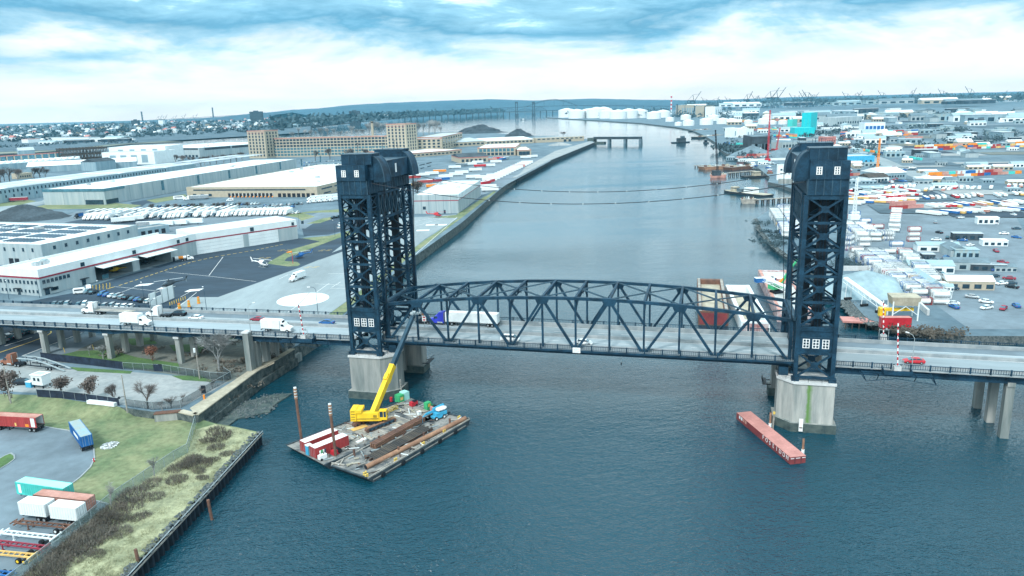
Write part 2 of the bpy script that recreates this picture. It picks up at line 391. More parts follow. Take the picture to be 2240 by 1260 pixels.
for k, pp in enumerate([[(100, 784), (170, 768), (240, 765), (300, 782), (390, 795), (395, 812), (280, 806)], [(370, 755), (450, 752), (440, 772), (380, 768)], [(270, 742), (330, 738), (345, 752), (290, 756)], [(375, 822), (440, 822), (470, 836), (400, 832)], [(150, 803), (290, 812), (285, 818), (170, 812)], [(470, 722), (700, 722), (640, 745), (500, 742)]]):
    sheet('under_bridge_grass', ppts(pp, LZ), LZ + .045 + .005 * k, 'grass_green')
b = M()          # painted road edges under the bridge
def stripe(b, pts, w, m, z):
    for p, q in zip(pts, pts[1:]):
        d = (q - p); n = Vector((-d.y, d.x, 0)).normalized() * w / 2
        b.quad((p.x - n.x, p.y - n.y, z), (q.x - n.x, q.y - n.y, z), (q.x + n.x, q.y + n.y, z), (p.x + n.x, p.y + n.y, z), m)
stripe(b, ppts([(-60, 788), (0, 771), (60, 751), (100, 736), (112, 728), (111, 724)], LZ), .45, 'line_yellow', LZ + .06)
stripe(b, ppts([(48, 779), (120, 751), (180, 728)], LZ), .3, 'line_white', LZ + .06)
stripe(b, ppts([(10, 757), (70, 738)], LZ), .3, 'line_white', LZ + .06)
obj('road_marking', b, kind='structure')
# heliport
sheet('heliport_pavement', ppts([(-400, 690), (-60, 672), (60, 660), (165, 640), (215, 621), (432, 556), (652, 521), (712, 523), (780, 500), (770, 520), (715, 561), (657, 585), (560, 620), (477, 650), (420, 650), (395, 665), (350, 700), (300, 712), (-400, 712)], LZ), LZ + .03, 'asphalt')
sheet('heliport_apron', ppts([(300, 712), (350, 700), (395, 665), (420, 650), (477, 650), (560, 620), (657, 585), (715, 561), (770, 520), (780, 500), (830, 485), (900, 476), (998, 469), (1003, 476), (930, 522), (900, 546), (830, 600), (770, 650), (720, 686), (690, 712)], LZ), LZ + .025, 'apron')
sheet('shore_grass', ppts([(690, 716), (720, 687), (770, 651), (830, 601), (900, 547), (932, 523), (1004, 477), (1000, 468), (1063, 430), (1080, 418), (1085, 420), (1000, 484), (895, 562), (755, 684), (720, 712)], LZ), LZ + .035, 'grass')
sheet('heliport_grass', ppts([(590, 572), (640, 545), (700, 528), (660, 521), (720, 516), (790, 498), (790, 508), (740, 521), (690, 540), (628, 564), (622, 571), (650, 573), (657, 578), (652, 582), (630, 583), (585, 577)], LZ), LZ + .045, 'grass')
sheet('heliport_dark_strip', ppts([(660, 575), (690, 566), (790, 530), (790, 536), (700, 568)], LZ), LZ + .05, 'asphalt')  # two narrow dark strips across the heliport ground
sheet('heliport_dark_strip', ppts([(650, 571), (680, 556), (790, 516), (790, 521), (700, 553), (665, 571)], LZ), LZ + .052, 'asphalt')
pc = P(663, 655, LZ); b = M(); b.prism([(pc.x + 10.2 * math.cos(i * math.pi / 24), pc.y + 10.8 * math.sin(i * math.pi / 24)) for i in range(48)], LZ + .03, LZ + .06, 'line_white'); obj('helipad_circle', b, kind='structure')
b = M()
for pts, w, m in [([(620, 653), (706, 655)], .25, 'asphalt_grey'), ([(652, 669), (676, 641)], .25, 'asphalt_grey')]: stripe(b, ppts(pts, LZ), w, m, LZ + .075)
yl = ppts([(235, 632), (260, 625), (360, 592), (420, 573), (470, 562), (560, 547), (622, 534)], LZ)
for p, q in zip(yl, yl[1:]):
    n = max(1, int((q - p).length / 3.2))
    for k in range(n):
        stripe(b, [p.lerp(q, k / n), p.lerp(q, (k + .62) / n)], .55, 'line_yellow', LZ + .06)
for pts in [[(362, 595), (455, 604), (560, 616)], [(457, 603), (488, 562)], [(250, 627), (345, 637)], [(265, 640), (300, 626)], [(325, 648), (360, 632)], [(330, 720), (430, 640)], [(395, 650), (420, 636)], [(630, 683), (720, 620)], [(690, 621), (750, 624)], [(725, 629), (745, 617)], [(722, 631), (765, 631)], [(718, 599), (760, 599)],
            [(610, 611), (630, 601), (650, 599)], [(905, 560), (1000, 475)], [(890, 500), (980, 474)], [(895, 487), (975, 471)]]:
    stripe(b, ppts(pts, LZ), .22, 'line_white', LZ + .062)
for x, y in [(316, 623), (425, 635), (363, 630)]:
    c = P(x, y, LZ); b.add([(c.x - 3.2, c.y - 2.8, LZ + .066), (c.x + 2.6, c.y - 1.6, LZ + .066), (c.x + 3.2, c.y + 2.8, LZ + .066), (c.x - 2.6, c.y + 1.6, LZ + .066)], [(0, 1, 2, 3)], 'line_white')
for x, y in [(925, 504), (945, 492), (964, 492)]:
    c = P(x, y, LZ); b.add([(c.x - 4, c.y - 2.5, LZ + .066), (c.x + 4, c.y - 2.5, LZ + .066), (c.x + 4, c.y + 2.5, LZ + .066), (c.x - 4, c.y + 2.5, LZ + .066)], [(0, 1, 2, 3)], 'line_white')
for x, y in [(621, 548), (575, 565), (680, 585), (710, 548)]:
    c = P(x, y, LZ)
    for dx, dy in ((-2, -1), (2, -1), (-1, 1.4), (2.6, 1.2)): b.cbox((c.x + dx, c.y + dy, LZ + .075), (2.4, .4, .02), 'line_yellow')
obj('ground_marking', b, kind='structure')
# land behind
sheet('car_park', ppts([(660, 498), (745, 470), (800, 470), (790, 495), (720, 513), (665, 517)], LZ), LZ + .03, 'asphalt')
sheet('truck_park', ppts([(20, 500), (130, 476), (170, 462), (330, 452), (640, 462), (668, 472), (668, 500), (400, 520), (160, 505)], LZ), LZ + .03, 'asphalt_grey')
sheet('truck_park_dark', ppts([(140, 487), (200, 476), (250, 474), (420, 482), (250, 494)], LZ), LZ + .05, 'asphalt')
sheet('road', ppts([(640, 500), (660, 478), (700, 464), (760, 462), (810, 462), (810, 470), (740, 472), (690, 486), (668, 500)], LZ), LZ + .04, 'asphalt_grey')
sheet('road', ppts([(285, 443), (400, 425), (415, 428), (320, 445), (310, 452), (292, 449)], LZ), LZ + .04, 'asphalt')
sheet('road', ppts([(-40, 460), (0, 452), (90, 440), (118, 425), (125, 428), (105, 445), (40, 456), (-20, 470)], LZ), LZ + .04, 'apron')
for pp in [[(80, 452), (115, 444), (250, 444), (310, 449), (290, 455), (180, 457), (60, 458)], [(0, 452), (-30, 444), (60, 437), (80, 440), (45, 448)], [(320, 438), (405, 425), (410, 432), (340, 444)], [(640, 468), (680, 462), (790, 455), (790, 464), (700, 465)], [(560, 462), (640, 462), (670, 468), (690, 474), (660, 483), (650, 476)], [(395, 447), (560, 462), (540, 468), (380, 452)], [(430, 378), (490, 362), (560, 355), (580, 360), (470, 374), (440, 384)], [(670, 490), (705, 478), (740, 472), (742, 474), (700, 488)],
           [(940, 476), (1000, 470), (1060, 430), (1075, 428), (1003, 477)]]:
    sheet('lawn', ppts(pp, LZ), LZ + .055, 'grass')
sheet('trailer_yard', ppts([(890, 470), (895, 410), (990, 372), (1100, 352), (1200, 345), (1205, 352), (1100, 408), (1060, 425), (930, 465)], LZ), LZ + .03, 'asphalt_grey')
sheet('quay_road', ppts([(1130, 388), (1150, 365), (1215, 330), (1290, 309), (1300, 312), (1202, 352)], LZ), LZ + .035, 'gravel')
# right bank
land('right_bank_ground', [(2110, 735), (2005, 722), (1955, 712), (1905, 700), (1890, 690), (1852, 648), (1800, 600), (1722, 556), (1690, 532), (1668, 505), (1656, 476), (1690, 455), (1735, 452), (1735, 414), (1708, 404), (1680, 398), (1684, 388), (1650, 360), (1628, 352), (1625, 338), (1590, 336),
      (1577, 328), (1566, 312), (1540, 296), (1512, 284), (1480, 278), (1400, 269), (1300, 263), (1240, 260), (1196, 257), (1230, 253), (1330, 249), (1500, 243), (1700, 236), (2000, 226), (2600, 216), (3200, 260), (3200, 620), (2700, 735)], RZ, 'rock', 'yard')
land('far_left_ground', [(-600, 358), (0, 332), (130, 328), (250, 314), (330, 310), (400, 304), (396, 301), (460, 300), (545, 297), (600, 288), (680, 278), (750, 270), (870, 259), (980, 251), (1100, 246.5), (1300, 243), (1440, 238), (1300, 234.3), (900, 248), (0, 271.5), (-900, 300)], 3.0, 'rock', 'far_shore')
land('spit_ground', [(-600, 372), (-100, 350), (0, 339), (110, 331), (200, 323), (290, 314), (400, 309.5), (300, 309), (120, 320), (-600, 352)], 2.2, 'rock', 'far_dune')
land('river_mud_ground', [(432, 930), (470, 905), (530, 880), (600, 862), (640, 860), (600, 885), (590, 900), (520, 915), (500, 930), (470, 935)], .35, 'concrete_wet', 'concrete_wet')
# ------------------------------------------------------------ the lift bridge
ZD = 16.36; PN = 8.769; SPAN = 12 * PN; WT = 19.3; ZP = 12.48; ZT = 56.7
def be(name, label, cat, s, v, z, group=None):
    p = B(s, v, z); e = empty(name, label, cat, p, TH, group); e['_o'] = 0; del e['_o']
    return e, (s, v, z)
def hh(i): t = (i - 6) / 6; return 13.27 - 3.52 * t * t
def railing(b, s0, s1, v, zf, n_post, m='steel', dense=.42, zoff=0):
    """open iron railing with posts, two rails and balusters along the bridge"""
    L_ = abs(s1 - s0)
    npo = max(2, int(L_ / n_post) + 1)
    for k in range(npo):
        s = s0 + (s1 - s0) * k / (npo - 1); z = zf(s) + zoff
        b.box(s - .17, v - .16, z - .55, s + .17, v + .16, z + 1.38, m)
    for a in range(npo - 1):
        sa = s0 + (s1 - s0) * a / (npo - 1); sb = s0 + (s1 - s0) * (a + 1) / (npo - 1); za, zb = zf(sa) + zoff, zf(sb) + zoff
        b.beam((sa, v, za + 1.2), (sb, v, zb + 1.2), .14, .13, m); b.beam((sa, v, za + .22), (sb, v, zb + .22), .11, .1, m)
        nb = int(abs(sb - sa) / dense)
        for q in range(1, nb):
            t = q / nb; s = sa + (sb - sa) * t; z = za + (zb - za) * t
            b.box(s - .045, v - .03, z + .26, s + .045, v + .03, z + 1.15, m)
span, o = be('lift_span', 'dark blue through truss lift span with arched top chord between the two bridge towers', 'lift span', SPAN / 2, WT / 2, ZD)
zc = lambda s: ZD
def node(i, v): return (i * PN, v, ZD + hh(i))
def low(i, v): return (i * PN, v, ZD - .3)
for v in (0, WT):
    b = M(o)
    for i in range(12): b.beam(node(i, v), node(i + 1, v), .72, .78, 'steel')
    obj('top_chord', b, span)
    b = M(o); b.box(-.6, v - .33, 14.7, SPAN + .6, v + .33, 15.5, 'steel'); b.box(-.6, v - .5, 15.44, SPAN + .6, v + .5, 15.56, 'steel'); obj('bottom_chord', b, span)
    for i in range(0, 13):
        b = M(o); a = node(i, v); w = .5 if 0 < i < 12 else .8
        b.beam((a[0], v, 15.3), (a[0], v, a[2] - .3), w, .46 if 0 < i < 12 else .7, 'steel', up=(0, 1, 0))
        obj('end_post' if i in (0, 12) else 'vertical_post', b, span)
    for i in (1, 3, 5, 7, 9, 11):
        t = node(i, v)
        for j in (i - 1, i + 1):
            b = M(o); l = low(j, v); b.beam((l[0], v, 15.4), (t[0], v, t[2] - .2), .62, .66, 'steel', up=(0, 1, 0)); obj('diagonal', b, span)
        b = M(o); x, z = t[0], t[2]
        poly = [(-1.75, .3), (1.75, .3), (1.75, -.5), (1.25, -1.6), (-1.25, -1.6), (-1.75, -.5)]
        vs = [(x + p, v - .4, z + q) for p, q in poly] + [(x + p, v + .4, z + q) for p, q in poly]
        b.add(vs, [tuple(range(6)), tuple(range(6, 12))[::-1]] + [((k + 1) % 6, k, 6 + k, 6 + (k + 1) % 6) for k in range(6)], 'steel'); obj('gusset_plate', b, span)
for i in range(13):          # cross struts, and sway arches at the even nodes
    z = ZD + hh(i) + .1; x = i * PN
    b = M(o); b.box(x - .3, .36, z - .35, x + .3, WT - .36, z + .34, 'steel'); obj('cross_strut', b, span)
    if i % 2 == 0:
        b = M(o)
        pts = [(x, .25, z - 5.2), (x, .9, z - 3.6), (x, 2.1, z - 2.4), (x, 4.2, z - 1.6), (x, WT / 2, z - 1.15)]
        pts += [(x, WT - p[1], p[2]) for p in pts[-2::-1]]
        for p, q in zip(pts, pts[1:]): b.beam(p, q, .3, .34, 'steel', up=(1, 0, 0))
        for vv in (2.1, 4.2, 6.5, WT / 2, WT - 6.5, WT - 4.2, WT - 2.1): b.beam((x, vv, z - 2.3 if vv in (2.1, WT - 2.1) else z - 1.4), (x, vv, z - .3), .2, .2, 'steel', up=(1, 0, 0))
        for a, c in ((2.1, 4.2), (4.2, 6.5), (6.5, WT / 2)):
            b.beam((x, a, z - 1.9), (x, c, z - .3), .16, .16, 'steel', up=(1, 0, 0)); b.beam((x, WT - a, z - 1.9), (x, WT - c, z - .3), .16, .16, 'steel', up=(1, 0, 0))
        obj('sway_arch', b, span)
def lattice(b, p, q, wid, m):
    """laced strut: two chords with zigzag lacing between"""
    p = Vector(p); q = Vector(q); d = (q - p).normalized(); r = d.cross(Vector((0, 0, 1))).normalized() * wid / 2
    b.beam(p + r, q + r, .14, .2, m); b.beam(p - r, q - r, .14, .2, m)
    n = int((q - p).length / (wid * .9)); s = 1
    for k in range(n):
        b.beam(p.lerp(q, k / n) + r * s, p.lerp(q, (k + 1) / n) - r * s, .09, .08, m); s = -s
for i in range(0, 12):
    for a, c in (((i, 0), (i + 1, 1)), ((i, 1), (i + 1, 0))):
        # two-panel X bracing that crosses at the even struts
        mid = WT / 2
        va, vc = ((.4, mid) if a[1] == 0 else (WT - .4, mid)) if i % 2 == 1 else ((mid, .4) if c[1] == 0 else (mid, WT - .4))
        b = M(o); lattice(b, (i * PN, va, ZD + hh(i) + .12), ((i + 1) * PN, vc, ZD + hh(i + 1) + .12), .52, 'steel_light'); obj('lateral_brace', b, span)
for e, x in ((0, 0), (1, SPAN)):          # deep portal at each end
    b = M(o); z = ZD + hh(0); k = -1 if e == 0 else 1
    b.box(x - .25, .4, z - 1.9, x + .25, WT - .4, z - 1.5, 'steel'); b.box(x - .5 + k * .9, .4, z - .2, x + .5 + k * .9, WT - .4, z + .5, 'steel_light')
    for q in range(8):
        b.beam((x, .5 + q * 2.3, z - 1.7), (x, .5 + (q + 1) * 2.3, z - .2), .2, .22, 'steel', up=(1, 0, 0))
    for w in (0, 1):
        f = (lambda y: y) if w == 0 else (lambda y: WT - y)
        pts = [(x, f(.3), z - 6.4), (x, f(1.2), z - 4.6), (x, f(3), z - 2.6), (x, f(5), z - 1.7)]
        for p, q in zip(pts, pts[1:]): b.beam(p, q, .36, .5, 'steel', up=(1, 0, 0))
    obj('portal', b, span)
b = M(o); b.box(-1.2, .75, 15.85, SPAN + 1.2, WT - .75, ZD, 'deck_concrete'); obj('road_deck', b, span)
b = M(o)
for vv in (9.0,): b.box(-1.2, vv - .26, ZD + .003, SPAN + 1.2, vv + .26, ZD + .82, 'parapet')
obj('median_barrier', b, span)
for vv, h in ((WT - 1.25, 1.15), (1.1, .5)):
    b = M(o); b.box(-1.2, vv - .22, ZD + .003, SPAN + 1.2, vv + .22, ZD + h, 'parapet'); obj('parapet', b, span)
b = M(o)
for vv in (5.05, 13.4):
    for k in range(17): b.box(k * 6.3, vv - .07, ZD + .004, k * 6.3 + 3, vv + .07, ZD + .012, 'line_white')
for vv in (1.65, 8.4, 9.6, 17.4): b.box(-1, vv - .07, ZD + .004, SPAN + 1, vv + .07, ZD + .012, 'line_white')
obj('lane_marking', b, span)
for v0, v1, vr in ((-2.15, -.5, -1.95), (WT + .5, WT + 2.15, WT + 1.95)):
    b = M(o); b.box(-1.2, v0, 16.12, SPAN + 1.2, v1, 16.3, 'parapet'); b.box(-1.2, min(v0, v1) - .001 if v0 < 0 else v1 - .1, 15.85, SPAN + 1.2, v0 + .1 if v0 < 0 else v1 + .001, 16.36, 'steel'); obj('sidewalk', b, span)
    b = M(o); railing(b, -1, SPAN + 1, vr, zc, 4.38, zoff=-.06); obj('railing', b, span)
for i in range(13):
    b = M(o); x = i * PN; b.box(x - .2, -2.0, 15.56, x + .2, WT + 2.0, 15.83, 'steel'); b.box(x - .16, .4, 14.85, x + .16, WT - .4, 15.56, 'steel'); obj('floor_beam', b, span)
sg = M(); sg.box(-1.0, -.05, 0, 1.0, .05, 1.4, 'white_paint')
for r_, (x0, x1) in enumerate([(-.35, .35), (-.8, .8), (-.6, .1), (.2, .7), (-.8, .5)]): sg.box(x0, -.054, 1.15 - r_ * .24, x1, -.05, 1.23 - r_ * .24, 'pole')
p = B(59.2 - 6.0, -2.32, 15.75); e = empty('clearance_sign', 'small white notice board hung outside the near railing of the lift span', 'sign', p, TH)
obj('sign_board', sg, e)
for x in (-.8, .7): b = M(); b.box(x, .05, .2, x + .1, .22, 1.3, 'steel'); obj('bracket', b, e)
p = B(64.5, -.3, 14.7); e = empty('clearance_light', 'small hanging lamp on a rod below the middle of the lift span', 'lamp', p, TH)
b = M(); b.cyl((0, 0, 0), (0, 0, -1.6), .04, 'pole'); obj('rod', b, e); b = M(); b.cyl((0, 0, -1.6), (0, 0, -2.3), .14, 'black'); obj('lamp', b, e)
# ------------------------------------------------------------ towers
def tower(sgn, s_in, name_label, where):
    """sgn -1: left tower, +1: right tower; s_in is the river-side column line"""
    DS, v0, v1 = 8.27, -4.0, 23.7
    so_ = s_in + sgn * DS; sm_ = (s_in + so_) / 2; lo, hi = min(s_in, so_), max(s_in, so_)
    T, o = be('bridge_tower', name_label, 'bridge tower', sm_, (v0 + v1) / 2, ZP)
    vs_ = (v0, 1.1, 18.6, v1)
    for v in vs_:
        for s in (lo, hi):
            b = M(o); w = .95 if v in (v0, v1) else .8
            b.box(s - w / 2, v - w / 2, ZP, s + w / 2, v + w / 2, ZT, 'steel')
            b.box(s - .85, v - .85, ZP, s + .85, v + .85, ZP + .9, 'steel'); obj('column', b, T)
    top = ZT - .1; PH = 6.2; zs = [top - k * PH for k in range(6)]     # five braced panels, then the lower house
    def xpanel(b, axis, c, a0, a1, z0, z1, w=.5):
        A = (lambda a, z: (a, c, z)) if axis == 's' else (lambda a, z: (c, a, z)); u = (0, 1, 0) if axis == 's' else (1, 0, 0)
        d = .42 if axis == 's' else .4
        b.beam(A(a0, z0), A(a1, z1), d, w, 'steel', up=u); b.beam(A(a0, z1), A(a1, z0), d - .04, w - .03, 'steel', up=u)
        m_ = (a0 + a1) / 2; zm = (z0 + z1) / 2; g = .75
        q = [(m_ - g * 1.1, zm - g * .5), (m_ - g * .5, zm - g), (m_ + g * .5, zm - g), (m_ + g * 1.1, zm - g * .5), (m_ + g * 1.1, zm + g * .5), (m_ + g * .5, zm + g), (m_ - g * .5, zm + g), (m_ - g * 1.1, zm + g * .5)]
        e = .24
        pa = [A(x, z) for x, z in q]; off = Vector(u) * e
        vs = [Vector(p) - off for p in pa] + [Vector(p) + off for p in pa]
        b.add(vs, [tuple(range(8)), tuple(range(8, 16))[::-1]] + [((k + 1) % 8, k, 8 + k, 8 + (k + 1) % 8) for k in range(8)], 'steel')
    for v in vs_:
        for k in range(5):
            b = M(o); xpanel(b, 's', v, lo + .4, hi - .4, zs[k + 1] + .5, zs[k] - .45, .55 if v == v0 else .46); obj('cross_brace', b, T)
            b = M(o); b.box(lo + .4, v - .26, zs[k + 1] - .28, hi - .4, v + .26, zs[k + 1] + .28, 'steel'); obj('strut', b, T)
        b = M(o); b.box(lo + .4, v - .3, ZT - .95, hi - .4, v + .3, ZT + .02, 'steel'); obj('top_girder', b, T)
        b = M(o); xpanel(b, 's', v, lo + .4, hi - .4, ZP + 1.1, 19.2, .5); obj('cross_brace', b, T)
        for z0, z1 in ((ZP + .5, ZP + 1.15), (19.1, 19.9)): b = M(o); b.box(lo + .4, v - .3, z0, hi - .4, v + .3, z1, 'steel'); obj('strut', b, T)
    # narrow faces of the near and far legs, laced
    for s in (lo, hi):
        for a0, a1 in ((v0, 1.1), (18.6, v1)):
            b = M(o)
            n = 12; z0, z1 = 20.0, ZT - .6
            for k in range(n):
                za, zb = z0 + (z1 - z0) * k / n, z0 + (z1 - z0) * (k + 1) / n
                f = k % 2
                b.beam((s, a0 if f else a1, za), (s, a1 if f else a0, zb), .3, .3, 'steel', up=(1, 0, 0)); b.beam((s, a0, zb), (s, a1, zb), .26, .22, 'steel', up=(1, 0, 0)); b.beam((s, a1 if f else a0, za), (s, a0 if f else a1, zb), .26, .24, 'steel', up=(1, 0, 0))
            obj('leg_lacing', b, T)
        for c in (.33, .67):          # inner laced hangers
            b = M(o); vv = v0 + (1.1 - v0) * c
            for w in (-.35, .35): b.box(sm_ + w - .07, vv - .07, ZP + 7, sm_ + w + .07, vv + .07, ZT - 1, 'steel')
            for k in range(60):
                z = ZP + 7.2 + k * .6; f = 1 if k % 2 else -1; b.beam((sm_ - .35 * f, vv, z), (sm_ + .35 * f, vv, z + .55), .05, .05, 'steel', up=(0, 1, 0))
            if s == lo: obj('hanger', b, T)
    # portal trusses across the roadway
    for s in (lo, hi):
        b = M(o); zt, zb = ZT - .3, ZT - 7.2; u = (1, 0, 0)
        b.box(s - .28, 1.5, zt - .5, s + .28, 18.2, zt + .2, 'steel'); b.box(s - .26, 1.5, zb - .35, s + .26, 18.2, zb + .35, 'steel')
        n = 6; st = (18.2 - 1.5) / n
        for k in range(n):
            y0, y1 = 1.5 + k * st, 1.5 + (k + 1) * st; ym = (y0 + y1) / 2
            b.beam((s, y0, zb), (s, y1, zt), .3, .3, 'steel_light', up=u); b.beam((s, y0, zt), (s, y1, zb), .28, .28, 'steel_light', up=u)
            b.beam((s, y1, zb), (s, y1, zt), .26, .26, 'steel', up=u)
        obj('portal_truss', b, T)
        b = M(o)
        for f in (lambda y: y, lambda y: 19.7 - y):
            pts = [(s, f(1.4), zb - 4.0), (s, f(2.4), zb - 2.2), (s, f(4.6), zb - .6)]
            for p, q in zip(pts, pts[1:]): b.beam(p, q, .4, .4, 'steel', up=u)
        for zz_ in (ZT - 14.5, 25.4): b.box(s - .22, 1.5, zz_ - .35, s + .22, 18.2, zz_ + .35, 'steel')
        for f in (lambda y: y, lambda y: 19.7 - y):
            pts = [(s, f(1.4), 25 - 4.5), (s, f(2.6), 25 - 2.2), (s, f(5), 25 - .5)]
            for p, q in zip(pts, pts[1:]): b.beam(p, q, .4, .4, 'steel', up=u)
        obj('sway_frame', b, T)
    b = M(o); s0, s1 = lo + 1.6, hi - 1.3; b.box(s0, 2.4, ZT - 6.6, s1, 17.4, ZT - 1.2, 'black'); obj('counterweight', b, T)
    # guide rails and stair run inside the near leg
    b = M(o)
    for k in range(9):
        z = 20 + k * 4; f = k % 2; b.beam((lo + 1.6 if f else hi - 1.6, -1.6, z), (hi - 1.6 if f else lo + 1.6, -1.6, z + 3.8), .7, .16, 'steel'); b.box(lo + 1.2, -2.1, z - .08, hi - 1.2, -1.1, z, 'steel')
    obj('stair', b, T)
    for v in (-1.4, 21.2):
        b = M(o); b.box(sm_ - 1.0, v - .7, 20.5, sm_ + 1.0, v + .7, ZT - 1.2, 'black'); obj('counterweight_rope', b, T)
    # window house over the road, near side
    for vv in (v0,):
        b = M(o); b.box(lo + .5, vv - .1, 19.92, hi - .5, vv + 2.6, 24.85, 'steel'); b.box(lo + .48, vv - .32, 24.9, hi - .48, vv + 2.7, 25.5, 'steel'); b.box(lo + .5, vv - .22, 23.3, hi - .5, vv - .1, 23.42, 'steel_light'); obj('control_cabin', b, T); cab = T.children[-1]
        for k in range(3):
            c = sm_ + (k - 1) * 2.15 - sgn * 0
            w = M(o); x0, x1, za, zb = c - .68, c + .68, 20.75, 22.85
            w.box(x0, vv - .16, za, x1, vv - .101, zb, 'glass')
            for x in (x0, (x0 + x1) / 2, x1): w.box(x - .09, vv - .21, za - .09, x + .09, vv - .16, zb + .09, 'white_paint')
            for z in (za, (za * 2 + zb) / 3, (za + zb * 2) / 3, zb): w.box(x0, vv - .205, z - .07, x1, vv - .162, z + .07, 'white_paint')
            obj('window', w, T)
    # machinery level
    ba, bb_ = (lo - .3, hi - .1) if sgn < 0 else (lo + .1, hi + .3)
    b = M(o); b.box(ba, v0 - .5, ZT + .06, bb_, v1 + .5, ZT + 3.6, 'steel')
    for k in range(6):
        x = ba + (bb_ - ba) * k / 5; b.box(x - .1, v0 - .6, ZT + .06, x + .1, v0 - .5, ZT + 3.6, 'steel_light')
    for s, dx in ((ba, -.08), (bb_, .08)):
        for k in range(17): b.box(min(s, s + dx), v0 + .3 + k * 1.7, ZT + .1, max(s, s + dx), v0 + .55 + k * 1.7, ZT + 3.55, 'steel_light')
    obj('machinery_deck', b, T)
    zh = ZT + 3.6
    for near in (1, 0):
        f = (lambda y: y) if near else (lambda y: v0 + v1 - y)
        def bx(b, s0, y0, z0, s1, y1, z1, m):
            a, c = sorted((f(y0), f(y1))); b.box(s0, a, z0, s1, c, z1, m)
        b = M(o); bx(b, ba + (0 if sgn < 0 else .25), v0 - .75, zh + .004, bb_ + (-.2 if sgn < 0 else .05), v0 + 1.6, zh + 4.1, 'steel')
        for k in range(1, 5): x = ba + .2 + k * 1.6; bx(b, x - .04, v0 - .79, zh + .1, x + .04, v0 - .75, zh + 4.0, 'steel_light')
        obj('machine_house', b, T)
        b = M(o); s0, s1 = (lo + .7, hi + .9) if sgn < 0 else (lo + .2, hi - .2)
        bx(b, s0, v0 + .9, zh + 4.104, s1, v0 + 2.6, zh + 6.7, 'steel'); bx(b, s0, v0 + 1.61, zh + .004, s1, v0 + 6.2, zh + 6.72, 'steel'); bx(b, s0 - .12, v0 + .8, zh + 6.725, s1 + .12, v0 + 6.3, zh + 6.9, 'steel_light')
        for k in range(1, 4): x = s0 + (s1 - s0) * k / 4; bx(b, x - .05, v0 + .84, zh + 4.2, x + .05, v0 + .9, zh + 6.7, 'steel_light')
        obj('upper_house', b, T)
        # quarter-round sheave cover on the river side
        b = M(o); cs = hi + .9 if sgn < 0 else lo + .2; n = 10; r = 3.0; rz_ = 6.2
        prof = [(cs, zh - .6)] + [(cs - sgn * r * math.cos(a * math.pi / 2 / n), zh - .6 + (rz_ + .6) * math.sin(a * math.pi / 2 / n) if a else zh - .6) for a in range(n + 1)]
        prof = [(cs, zh - .55)] + [(cs - sgn * r * math.sin((n - a) * math.pi / 2 / n), zh - .55 + (rz_ + .5) * math.cos((n - a) * math.pi / 2 / n)) for a in range(n + 1)]
        y0, y1 = f(v0 + 1.8), f(v0 + 6.0)
        vs = [(x, y0, z) for x, z in prof] + [(x, y1, z) for x, z in prof]; N = len(prof)
        b.add(vs, [tuple(range(N)), tuple(range(N, 2 * N))[::-1]] + [((k + 1) % N, k, N + k, N + (k + 1) % N) for k in range(N)], 'steel')
        for yy in (y0, y1):
            for p, q in zip(prof[1:], prof[2:]): b.beam((p[0], yy, p[1]), (q[0], yy, q[1]), .22, .22, 'steel_light', up=(0, 1, 0))
        obj('sheave_cover', b, T)
        if near:
            for k in (0, 1):
                c = sm_ + (-1.6 if k == 0 else 2.1) - (.6 if sgn < 0 else .3)
                w = M(o); yv = v0 - .75; x0, x1, za, zb = c - .5, c + .5, zh + 1.15, zh + 2.75
                w.box(x0, yv - .06, za, x1, yv - .001, zb, 'glass')
                for x in (x0, c, x1): w.box(x - .11, yv - .11, za - .09, x + .11, yv - .06, zb + .09, 'white_paint')
                for z in (za, zb, (za * 2 + zb) / 3, (za + 2 * zb) / 3): w.box(x0, yv - .105, z - .06, x1, yv - .062, z + .06, 'white_paint')
                obj('window', w, T)
    b = M(o); s0, s1 = (lo + .8, hi + 2.6) if sgn < 0 else (lo - 1.6, hi - .8)
    b.box(s0, v0 + 6.25, zh + .004, s1, v1 - 6.25, zh + 4.6, 'steel'); b.box(s0 - .1, v0 + 6.3, zh + 4.604, s1 + .1, v1 - 6.3, zh + 4.75, 'steel_light'); obj('center_house', b, T)
    w = M(o); xs = s1 if sgn < 0 else s0; w.box(min(xs, xs - sgn * .08), 8.2, zh + 1.2, max(xs, xs - sgn * .08), 9.1, zh + 3.6, 'white_paint'); obj('door', w, T)
    b = M(o)          # roof rail and masts
    for k in range(7):
        x = s0 + (s1 - s0) * k / 6; b.box(x - .03, v1 - 8, zh + 6.9, x + .03, v1 - 7.9, zh + 7.9, 'steel'); 
    b.box(s0, v1 - 8, zh + 7.85, s1, v1 - 7.92, zh + 7.92, 'steel')
    for x, y, h in ((sm_, v0 + 4, 2.6), (sm_ + 2, v1 - 4, 2.4), (sm_ - 2.2, v1 - 3, 1.6), (sm_ + 3.3, v1 - 5, 1.4)) if sgn < 0 else ((sm_, v1 - 4, 1.0), (sm_ + 1.5, v1 - 3.5, .8)):
        b.cyl((x, y, zh + 6.9), (x, y, zh + 6.9 + h), .07, 'steel', n=5); b.cbox((x, y, zh + 6.9 + h), (.5, .12, .12), 'steel')
    obj('mast', b, T)
    # lifting ropes from the sheaves to the span end
    sr = s_in - sgn * 2.9; se = -.3 if sgn < 0 else SPAN + .3
    for v in (v0 + 3.6, v1 - 3.6):
        b = M(o)
        for k in (-.45, -.15, .15, .45): b.cyl((sr, v + k, zh - .5), (sr + (se - sr) * .8, v + k, ZD + hh(0) + .4), .045, 'black', n=4)
        obj('lift_rope', b, T)
    return T
tower(-1, -1.07, 'dark blue steel lift tower at the left end of the span, above the crane barge', 'left')
